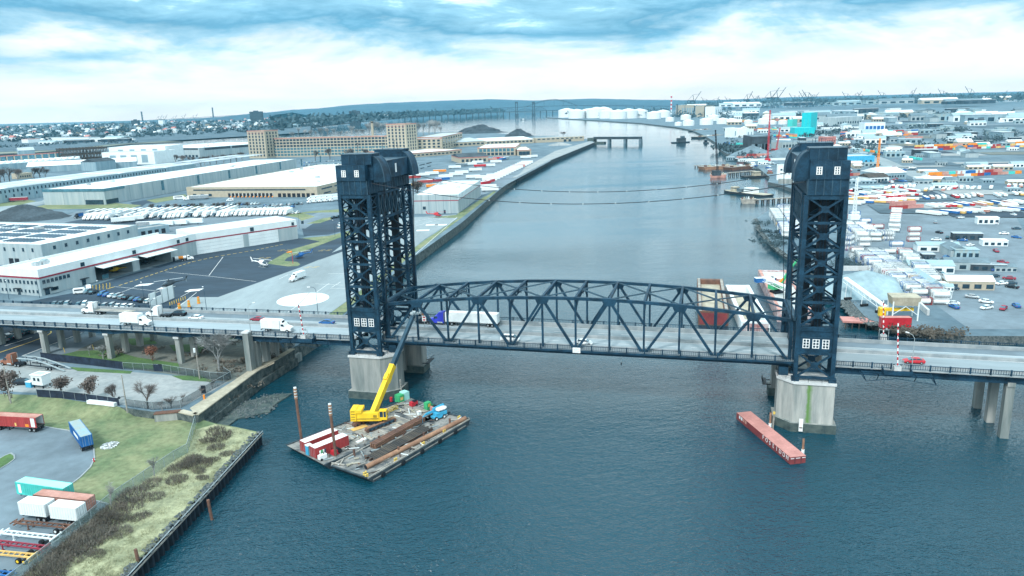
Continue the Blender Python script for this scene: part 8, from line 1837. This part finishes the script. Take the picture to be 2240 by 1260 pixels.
# scattered sheds, containers, vehicles on the right bank
rn = random.Random(41); SH = []
for wl, rf, g in (('white_wall', 'roof_white', 0), ('wall_blue', 'roof_grey', 0), ('wall_grey', 'pile_grey', 1), ('blue_roof', 'blue_roof', 0), ('brick_tan', 'roof_white', 1), ('pile_dark', 'roof_grey', 0), ('white_wall', 'blue_roof', 1)):
    b = M(); b.box(-10, -6, 0, 10, 6, 6, wl); b.box(-10.3, -6.3, 6, 10.3, 6.3, 6.4, rf) if not g else b.add([(-10.3, -6.3, 6.002), (10.3, -6.3, 6.002), (10.3, 0, 9), (-10.3, 0, 9), (-10.3, 6.3, 6.002), (10.3, 6.3, 6.002)], [(0, 1, 2, 3), (3, 2, 5, 4), (0, 3, 4), (1, 5, 2)], rf)
    for k in range(4): b.box(-8.5 + k * 5, -6.1, 1, -5.5 + k * 5, -6.0, 4, 'glass'); b.box(10.0, -4, 1, 10.1, 4, 4.2, 'glass')
    SH.append((b.mesh('shed'), {'white_wall': 'white', 'wall_blue': 'pale blue', 'wall_grey': 'grey', 'blue_roof': 'blue', 'brick_tan': 'tan', 'pile_dark': 'dark'}[wl] + (' gabled' if g else ' flat roofed')))
def scatter(xs, ys, n, fn):
    for k in range(n): fn(k, rn.uniform(*xs), ys[0] + (ys[1] - ys[0]) * rn.random() ** .8)
def put_shed(zone, sc, z=RZ, grp='small sheds of the right bank'):
    def f(k, x, y):
        me, w = rn.choice(SH); s_ = rn.uniform(*sc); p = P(x, y, z)
        o = obj('shed', me, loc=p, rz=R(rn.choice((-12, -8, 78, -15))), label=w + ' small shed ' + zone, cat='shed', group=grp); o.scale = (s_ * rn.uniform(.7, 1.8), s_ * rn.uniform(.7, 1.3), s_ * rn.uniform(.7, 1.3))
    return f
scatter((1600, 2240), (246, 268), 85, put_shed('in the hazy far yards of the right bank', (1.2, 3.2))); scatter((1590, 2240), (270, 305), 66, put_shed('in the yards around the cyan works', (.7, 1.7))); scatter((1640, 2240), (306, 345), 56, put_shed('in the yards behind the right tower', (.5, 1.1)))
scatter((1850, 2240), (350, 420), 34, put_shed('in the vehicle yards right of the tower', (.35, .7))); scatter((2020, 2240), (425, 640), 16, put_shed('in the yards at the right edge', (.35, .7))); scatter((1590, 1690), (342, 362), 8, put_shed('near the river dock on the right', (.3, .6)))
CB = []
for m_ in ('red_cont', 'pink_cont', 'orange', 'blue_cont', 'white_wall', 'teal_cont', 'rust_red', 'yellow_cont'): b = M(); b.box(-6.1, -1.22, 0, 6.1, 1.22, 2.6, m_); b.box(-6.0, -1.15, 2.6, 6.0, 1.15, 2.64, 'white_wall' if m_ == 'white_wall' else m_); CB.append((b.mesh('shipping_container'), {'red_cont': 'red', 'pink_cont': 'pink', 'orange': 'orange', 'blue_cont': 'blue', 'white_wall': 'white', 'teal_cont': 'teal', 'rust_red': 'faded red', 'yellow_cont': 'yellow'}[m_]))
def cstack(a, bb, n, high, zone, ang=None, pal=range(8)):
    p, q = P(*a, RZ), P(*bb, RZ); d = q - p; rz = math.atan2(d.y, d.x) if ang is None else R(ang)
    for k in range(n):
        for h in range(rn.randint(1, high)):
            me, w = CB[rn.choice(list(pal))]; obj('shipping_container', me, loc=p.lerp(q, k / max(1, n - 1)) + Vector((0, 0, .05 + h * 2.7)), rz=rz + rn.uniform(-.02, .02), label=w + ' container ' + zone + ', ' + nth(k) + ' from left, ' + ('bottom', 'second', 'third', 'fourth')[h] + ' layer', cat='container', group='containers ' + zone)
cstack((1845, 300), (2000, 296), 16, 4, 'in the long colourful stack beside the road'); cstack((1850, 306), (2010, 302), 14, 1, 'on the rail line by the road', None, (4, 6, 1)); cstack((1622, 346), (1708, 344), 9, 2, 'in the red line before the grey heaps', None, (0, 1, 6)); cstack((1625, 353), (1720, 350), 9, 1, 'in the white line before the grey heaps', None, (4,)); cstack((1590, 318), (1625, 320), 4, 2, 'by the bank below the dark works', None, (5, 6, 2, 3)); cstack((1640, 330), (1830, 327), 20, 2, 'in the mixed line behind the right tower', 60); cstack((1600, 287), (1735, 283), 14, 2, 'in the yard below the near tank farm', None); cstack((1690, 312), (1760, 316), 8, 1, 'by the wide grey shed', None, (4,)); cstack((1840, 322), (2010, 350), 16, 1, 'on the long freight line at right', None)
cstack((1855, 385), (1900, 383), 5, 1, 'beside the brown roofed shed', None, (0, 4, 1)); cstack((1965, 458), (2000, 456), 3, 2, 'above the tank yard at right', None, (0, 6))
for k in range(136):
    ln = k // 17; x, y = 1855 + (k % 17) * (9 if ln < 4 else 13) + (0 if ln < 4 else 170), (438, 418, 428, 448, 436, 418, 455, 470)[ln] - (k % 17) * .6
    if rn.random() < .22: continue
    y += rn.uniform(-1.6, 1.6)
    m_ = rn.choice(['red_paint', 'yellow_cont', 'white_wall', 'white_wall', 'white_wall', 'pink_cont', 'blue_cont', 'white_wall']); TRAILER.put('parked_trailer', {'red_paint': 'red', 'yellow_cont': 'yellow', 'white_wall': 'white', 'orange': 'orange', 'pink_cont': 'pink', 'blue_cont': 'blue'}[m_] + ' trailer in the ' + nth(ln) + ' vehicle yard line, ' + nth(k % 17) + ' from the left', 'trailer', P(x, y, RZ) + Vector((0, 0, .03)), R((135, 60, 100, 140, 70, 55, 95, 120)[ln] + rn.uniform(-6, 6)), 'trailers in the right bank vehicle yard', {'white_wall': m_}, (.8, .9, .55))
def put_car(k, x, y):
    c = rn.choice(CC); SEDAN.put('parked_car', CNAME[c] + ' vehicle in the crowded yards of the right bank', 'car', P(x, y, RZ) + Vector((0, 0, .03)), rn.uniform(0, 6.28), 'vehicles in the right bank yards', {'white_paint': c}, 1.5 if y < 420 else 1)
scatter((1600, 1740), (276, 292), 40, put_car); scatter((1850, 2000), (362, 402), 40, put_car); scatter((2030, 2240), (420, 690), 60, put_car); scatter((1640, 1720), (356, 376), 16, put_car)
def wood(name, pts, n, spread, z, m, s0, s1, seed, dens=14):
    rn = random.Random(seed); b = M()
    for k in range(n):
        i = rn.randrange(len(pts) - 1); c = pts[i].lerp(pts[i + 1], rn.random()) + Vector((rn.gauss(0, spread), rn.gauss(0, spread), 0)); c.z = z; s_ = rn.uniform(s0, s1)
        for j in range(dens):
            p = c + Vector((rn.gauss(0, .4), rn.gauss(0, .4), abs(rn.gauss(.5, .3)))) * s_; u = Vector((rn.gauss(0, 1), rn.gauss(0, 1), rn.gauss(0, 1))).normalized() * s_ * .3; w = u.orthogonal().normalized() * s_ * .25
            b.add([p - u, p + w, p + u, p - w], [(0, 1, 2, 3)], m)
    return obj(name, b, kind='stuff')
wood('woodland', ppts([(1590, 262), (1700, 258), (1790, 256), (1840, 262), (1990, 256), (2200, 252)], RZ), 260, 60, RZ, 'far_wood', 8, 16, 5); wood('woodland', ppts([(1580, 325), (1600, 330), (1640, 345)], RZ), 60, 8, RZ, 'far_wood', 5, 9, 6); wood('woodland', ppts([(1780, 300), (1810, 290), (1790, 275), (1850, 315), (1920, 345)], RZ), 90, 14, RZ, 'far_wood', 4, 9, 7)

# lots and roads of different paving on the right bank
for k in range(70):
    x, y = (rn.uniform(1700, 2240), 250 + 95 * rn.random() ** 1.3) if k < 52 else (rn.uniform(1930, 2240), rn.uniform(345, 470))
    p = P(x, y, RZ); w, d = rn.uniform(14, 40) * (1 + (345 - min(y, 345)) / 40), rn.uniform(8, 24) * (1 + (345 - min(y, 345)) / 40); a = R(rn.choice((-12, -8, -15)))
    sheet('lot_paving', [p + Vector((math.cos(a) * u * w - math.sin(a) * v * d, math.sin(a) * u * w + math.cos(a) * v * d, 0)) for u, v in ((-1, -1), (1, -1), (1, 1), (-1, 1))], RZ + .04 + .006 * k, rn.choice(['asphalt', 'gravel', 'earth', 'apron', 'asphalt_grey', 'pile_grey', 'asphalt', 'far_shore']))
cstack((1600, 268), (1790, 262), 22, 3, 'in the line before the far tanks'); cstack((1690, 300), (1738, 302), 8, 3, 'left of the cyan hall'); cstack((2010, 330), (2230, 322), 22, 3, 'at the right edge beyond the road'); cstack((2030, 390), (2220, 380), 14, 2, 'in the right edge yard')
wood('woodland', ppts([(1640, 350), (1700, 348), (1690, 300), (1600, 312), (1660, 285)], RZ), 50, 10, RZ, 'far_wood', 3, 6, 8); wood('woodland', ppts([(1840, 290), (2000, 280), (2230, 300), (2050, 320)], RZ), 120, 25, RZ, 'far_wood', 4, 9, 9)
# ------------------------------------------------------------ far shore, hills, far bridges, port
rn = random.Random(77)
HM = []
for m_, rf in (('white_wall', 'roof_grey'), ('white_paint', 'pile_grey'), ('brick_tan', 'pile_dark'), ('wall_blue', 'roof_white'), ('white_wall', 'brick_red')):
    b = M(); b.box(-7, -5, 0, 7, 5, 7, m_); b.add([(-7.4, -5.5, 6.9), (7.4, -5.5, 6.9), (7.4, 0, 11), (-7.4, 0, 11), (-7.4, 5.5, 6.9), (7.4, 5.5, 6.9)], [(0, 1, 2, 3), (3, 2, 5, 4), (0, 3, 4), (1, 5, 2)], rf); b.box(-4, -5.1, 1.5, -2, -5, 4.5, 'glass'); b.box(2, -5.1, 1.5, 4, -5, 4.5, 'glass'); HM.append((b.mesh('house'), {'white_wall': 'pale', 'white_paint': 'white', 'brick_tan': 'tan', 'wall_blue': 'bluish'}[m_] + (' red roofed' if rf == 'brick_red' else '')))
def hill_z(p): return 3 + max(0, min(1, (p.y - 2600) / 2500)) * 26
n = 0
for k in range(900):
    if n >= 285: break
    x, t = rn.uniform(-40, 620), rn.random(); y0, y1 = 316 - x * .055, 283 - x * .03
    if x < 300: y0 = 313 - x * .02
    y = y0 + (y1 - y0) * t ** 1.15
    p = P(x, y, 3.0); p.z = hill_z(p) - .5; me, w = rn.choice(HM); s_ = rn.uniform(.9, 1.7)
    o = obj('house', me, loc=p, rz=R(rn.choice((-25, 65, -20, 70))), label=w + ' pitched house on the far left shore, ' + ('lower rows' if t < .33 else 'halfway up' if t < .66 else 'upper rows'), cat='house', group='houses on the far left shore'); o.scale = (s_, s_, s_); n += 1
b = M()          # slope that carries the houses
gx = [-200 + k * 55 for k in range(17)]; rows_ = []
for j in range(9):
    rows_.append([Vector((q.x, q.y, hill_z(q) if j else 2.9)) for q in [P(x, max((322 if x < 200 else 318 - (x - 200) * .06) - (j / 8) ** .8 * (46 - x * .02), 275 - x * .0293), 3.0) for x in gx]])
b.loft(rows_, 'far_shore', caps=False, closed=False); b.f = [f[::-1] for f in b.f]; obj('far_slope_ground', b, kind='structure')
def hw(a, c, n_, sp, s0, s1, sd):
    rn = random.Random(sd); b = M()
    for k in range(n_):
        x = rn.uniform(a[0], c[0]); t = (x - a[0]) / (c[0] - a[0]); y = rn.uniform(a[1] + (c[1] - a[1]) * t, a[2] + (c[2] - a[2]) * t); p = P(x, y, 3.0); p.z = hill_z(p) - 1; s_ = rn.uniform(s0, s1)
        for j in range(10):
            q = p + Vector((rn.gauss(0, .5), rn.gauss(0, .5), abs(rn.gauss(.4, .3)))) * s_; u = Vector((rn.gauss(0, 1), rn.gauss(0, 1), rn.gauss(0, 1))).normalized() * s_ * .35; w = u.orthogonal().normalized() * s_ * .3; b.add([q - u, q + w, q + u, q - w], [(0, 1, 2, 3)], 'far_wood')
    obj('woodland', b, kind='stuff')
hw((-60, 316, 286), (620, 290, 268), 900, 0, 8, 17, 3); hw((600, 287, 276), (1100, 250, 246), 700, 0, 14, 40, 4); hw((-60, 327, 322), (300, 313, 308), 50, 0, 4, 8, 5); hw((1240, 258, 250), (1600, 262, 244), 160, 0, 8, 18, 6); hw((1500, 243, 226), (2240, 228, 210), 900, 0, 16, 45, 7)
def far_low(xs, yf, n_, zone, sc):
    for k in range(n_):
        x = rn.uniform(*xs); me, w = rn.choice(SH); p = P(x, yf(x) + rn.uniform(-3, 3), 3.0); p.z = hill_z(p) - 1; s_ = rn.uniform(*sc); o = obj('warehouse', me, loc=p, rz=R(rn.uniform(-20, 10)), label=w + ' warehouse ' + zone, cat='warehouse', group='warehouses ' + zone); o.scale = (s_ * 2.2, s_, s_ * .8)
far_low((600, 900), lambda x: 283 - (x - 600) * .08, 30, 'on the far shore beneath the wooded hill', (2, 4)); far_low((1500, 2240), lambda x: 240 - (x - 1500) * .014, 50, 'in the hazy port district on the far right', (2.5, 5)); far_low((100, 300), lambda x: 312 - (x - 100) * .02, 7, 'on the flat beside the far left spit', (1.6, 2.6))
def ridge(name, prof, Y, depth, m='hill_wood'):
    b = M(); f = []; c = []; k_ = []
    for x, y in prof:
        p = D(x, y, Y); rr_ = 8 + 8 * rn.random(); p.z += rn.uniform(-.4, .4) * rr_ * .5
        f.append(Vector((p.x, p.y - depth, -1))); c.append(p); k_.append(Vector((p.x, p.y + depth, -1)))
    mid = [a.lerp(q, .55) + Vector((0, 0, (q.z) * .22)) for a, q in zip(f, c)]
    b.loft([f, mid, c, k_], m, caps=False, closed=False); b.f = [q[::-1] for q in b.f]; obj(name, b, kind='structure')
def interp(pts, n_):
    out = []
    for k in range(n_ + 1):
        x = pts[0][0] + (pts[-1][0] - pts[0][0]) * k / n_
        for (xa, ya), (xb, yb) in zip(pts, pts[1:]):
            if xa <= x <= xb + 1e-6: out.append((x, ya + (yb - ya) * (x - xa) / (xb - xa))); break
    return out
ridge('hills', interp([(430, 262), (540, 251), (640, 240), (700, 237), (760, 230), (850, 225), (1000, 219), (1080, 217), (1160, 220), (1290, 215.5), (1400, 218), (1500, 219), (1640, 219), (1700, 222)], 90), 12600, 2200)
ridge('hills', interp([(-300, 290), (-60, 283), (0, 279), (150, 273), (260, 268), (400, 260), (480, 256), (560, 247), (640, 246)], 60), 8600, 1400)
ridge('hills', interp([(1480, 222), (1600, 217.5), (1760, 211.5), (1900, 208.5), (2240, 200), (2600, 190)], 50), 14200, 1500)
# far lift bridge
Yb = 6700.0
def zat(x, y, Y): return D(x, y, Y).z
def X(x, y, Y): return D(x, y, Y).x
e = empty('far_lift_bridge', 'distant blue lift bridge with two towers across the wide river', 'bridge', Vector((X(1148, 250, Yb), Yb, 0)), 0); ox = e.location.x
za = zat(1148, 243, Yb)
b = M(); b.box(X(880, 250, Yb) - ox, -5, za - 5, X(1290, 250, Yb) - ox, 5, za, 'pile_dark'); obj('deck', b, e)
for k in range(30):
    x = X(885 + k * 13.5, 250, Yb) - ox
    if abs(x) < 110: continue
    b = M(); b.box(x - 4, -6, -2, x + 4, 6, za - 5, 'pile_dark'); obj('pier', b, e)
for px in (1130, 1167): b = M(); x = X(px, 240, Yb) - ox; zt = zat(px, 222.5, Yb); [b.box(x + a - 3, y - 3, 0, x + a + 3, y + 3, zt, 'pile_dark') for a in (-9, 9) for y in (-8, 8)]; b.box(x - 13, -12, zt - 16, x + 13, 12, zt, 'pile_dark'); [b.beam((x - 9, -8, q * 20), (x + 9, -8, q * 20 + 20), 3, 3, 'pile_dark', up=(0, 1, 0)) for q in range(1, 5)]; b.box(x - 16, -12, -2, x + 16, 12, 16, 'pile_dark'); obj('tower', b, e)
for a, c, hm_ in ((1100, 1130, 26), (1130, 1167, 20), (1167, 1196, 30)):
    x0, x1 = X(a, 243, Yb) - ox, X(c, 243, Yb) - ox; b = M(); pts = [(x0 + (x1 - x0) * k / 8, -5, za + hm_ * math.sin(math.pi * k / 8)) for k in range(9)]; [b.beam(p, q, 2.4, 2.4, 'pile_dark') for p, q in zip(pts, pts[1:])]; [b.beam((p[0], -5, za), p, 1.4, 1.4, 'pile_dark', up=(0, 1, 0)) for p in pts[1:-1]]; [b.beam((pts[k][0], -5, za), pts[k + 1], 1.2, 1.2, 'pile_dark', up=(0, 1, 0)) for k in range(1, 7)]; obj('truss', b, e)
Yb = 7900.0; e = empty('far_arch_bridge', 'distant steel arch bridge with a long viaduct beyond the far lift bridge', 'bridge', Vector((X(1200, 240, Yb), Yb, 0)), 0); ox = e.location.x
pr = [(870, 248.5), (1000, 241), (1155, 233.5), (1245, 231), (1360, 231.5), (1500, 233)]; b = M(); pp = [Vector((X(x, y, Yb) - ox, 0, zat(x, y, Yb))) for x, y in pr]; [b.beam(p, q, 12, 5, 'pile_dark') for p, q in zip(pp, pp[1:])]; obj('deck', b, e)
for x, y in interp(pr, 34):
    if 1165 < x < 1238: continue
    b = M(); xx, zt = X(x, y, Yb) - ox, zat(x, y, Yb); b.box(xx - 3.5, -6, -2, xx + 3.5, 6, zt - 2, 'pile_grey'); obj('pier', b, e)
b = M(); ar = [(1150, 234), (1170, 226), (1190, 219.5), (1212, 217), (1232, 219.5), (1250, 226), (1264, 232)]; pts = [Vector((X(x, y, Yb) - ox, 0, zat(x, y, Yb))) for x, y in ar]; [b.beam(p, q, 4, 5, 'pile_dark') for p, q in zip(pts, pts[1:])]; [b.beam(p + Vector((0, 0, -9)), q + Vector((0, 0, -9)), 3, 3, 'pile_dark') for p, q in zip(pts[1:-1], pts[2:-1])]; [b.box(p.x - 1.2, -2, zat(1200, 232.5, Yb), p.x + 1.2, 2, p.z, 'pile_dark') for p in pts[1:-1]]; obj('arch', b, e)
# distant towers of a suspension bridge, port cranes
Yc = 9000.0; e = empty('far_suspension_bridge', 'two faint far pylons of a bridge above the left shore houses', 'bridge', Vector((X(388, 255, Yc), Yc, 0)), 0); ox = e.location.x
for px, t in ((310, 244), (466, 235)): b = M(); x = X(px, 250, Yc) - ox; [b.box(x - 3, y - 3, -2, x + 3, y + 3, zat(px, t, Yc), 'pile_dark') for y in (-10, 10)]; b.box(x - 3, -10, zat(px, t, Yc) - 14, x + 3, 10, zat(px, t, Yc) - 4, 'pile_dark'); obj('pylon', b, e)
b = M(); b.beam((X(240, 264, Yc) - ox, 0, zat(240, 268, Yc)), (X(520, 250, Yc) - ox, 0, zat(520, 252, Yc)), 10, 4, 'pile_dark'); obj('deck', b, e)
def crane_kind():
    b = M()
    for x in (-12, 12):
        for y in (-10, 10): b.box(x - 1.6, y - 1.6, 0, x + 1.6, y + 1.6, 48, 'pile_dark')
    b.box(-13, -11, 44, 13, 11, 49, 'pile_dark'); b.beam((-12, -10, 20), (12, -10, 44), 1.6, 1.6, 'pile_dark', up=(0, 1, 0))
    c = M(); c.beam((14, 0, 50), (52, 0, 104), 2.6, 2.6, 'pile_dark', up=(0, 1, 0)); c.beam((-30, 0, 50), (16, 0, 50), 3, 3, 'pile_dark'); f = M(); f.beam((8, 0, 48), (2, 0, 84), 2.4, 2.4, 'pile_dark', up=(0, 1, 0)); f.beam((2, 0, 84), (-28, 0, 52), 1.2, 1.2, 'pile_dark', up=(0, 1, 0)); f.beam((2, 0, 84), (40, 0, 88), 1.2, 1.2, 'pile_dark', up=(0, 1, 0))
    return Kind([('portal_frame', b, None), ('boom', c, None), ('apex_frame', f, None)])
PC = crane_kind()
cl = [(345, 1), (356, 1), (377, .9), (397, 1), (422, 1), (1514, 1.2), (1545, .8), (1560, .8), (1580, .7), (1596, .8), (1632, 1.1), (1650, .8), (1655, .9), (1668, .8), (1682, 1.3), (1696, 1.3), (1737, .9), (1745, .9), (1760, 1), (1768, 1.1), (1775, .9), (1780, .9), (1852, .9), (1868, .9), (1884, .8), (1930, .9), (1990, 1), (2060, .9), (2120, 1)]
for k, (x, s_) in enumerate(cl):
    Y = 8800 if x < 500 else 8200; p = D(x, 250, Y); PC.put('port_crane', 'tiny dockside crane on the ' + ('left skyline behind the houses' if x < 500 else 'right skyline of the port') + ', ' + nth(k if x < 500 else k - 5) + ' from the left', 'port crane', Vector((p.x, Y, 0)), R(rn.choice((0, 180, 30))), 'dockside cranes on the skyline', {'pile_dark': 'black'}, s_ * (1 if x < 500 else 1.45))
for x, w, t, lab in [(560, 26, 244, 'tall dark block on the left skyline before the hill'), (775, 22, 243, 'dark mid rise block below the wooded hill'), (296, 14, 263, 'dark block right below the left pylon'), (353, 10, 263, 'pale twin block on the houses skyline')]:
    Y = 5200; p = D(x, t, Y); b = M(); ww = w * Y / FPX / 2; b.box(-ww, -15, -p.z, ww, 15, 0, 'pile_dark' if 'dark' in lab else 'white_wall'); b.box(-ww * .4, -8, 0, ww * .3, 8, 6, 'pile_dark'); obj('apartment_block', b, loc=p, label=lab, cat='building')
for x0, x1, y, m_, lab in [(48, 62, 307, 'pink_cont', 'small pink roofed store on the far left flat'), (100, 195, 303, 'wall_grey', 'long grey warehouse on the far left flat')]:
    p, q = P(x0, y + 6, 3), P(x1, y + 6, 3); d = q - p; b = M(); b.box(0, 0, 0, d.length, 40, 12, 'white_wall'); b.box(0, 0, 12, d.length, 40, 13.5, m_); obj('store', b, loc=p, rz=math.atan2(d.y, d.x), label=lab, cat='building')
# air between here and the far hills
b = M(); b.box(-17500, -600, -4, 17500, 16500, 330, 'white_paint'); hz = obj('haze', b, kind='stuff')
hm = bpy.data.materials.new('haze'); hm.use_nodes = True; t = hm.node_tree; t.nodes.clear()
pv = nd(t, 'ShaderNodeVolumePrincipled'); pv.inputs['Density'].default_value = 3.0e-5; pv.inputs['Color'].default_value = (.24, .72, 1.0, 1)
pv.inputs['Anisotropy'].default_value = 0.0
oo = nd(t, 'ShaderNodeOutputMaterial'); t.links.new(pv.outputs[0], oo.inputs['Volume'])
hz.data.materials.clear(); hz.data.materials.append(hm)
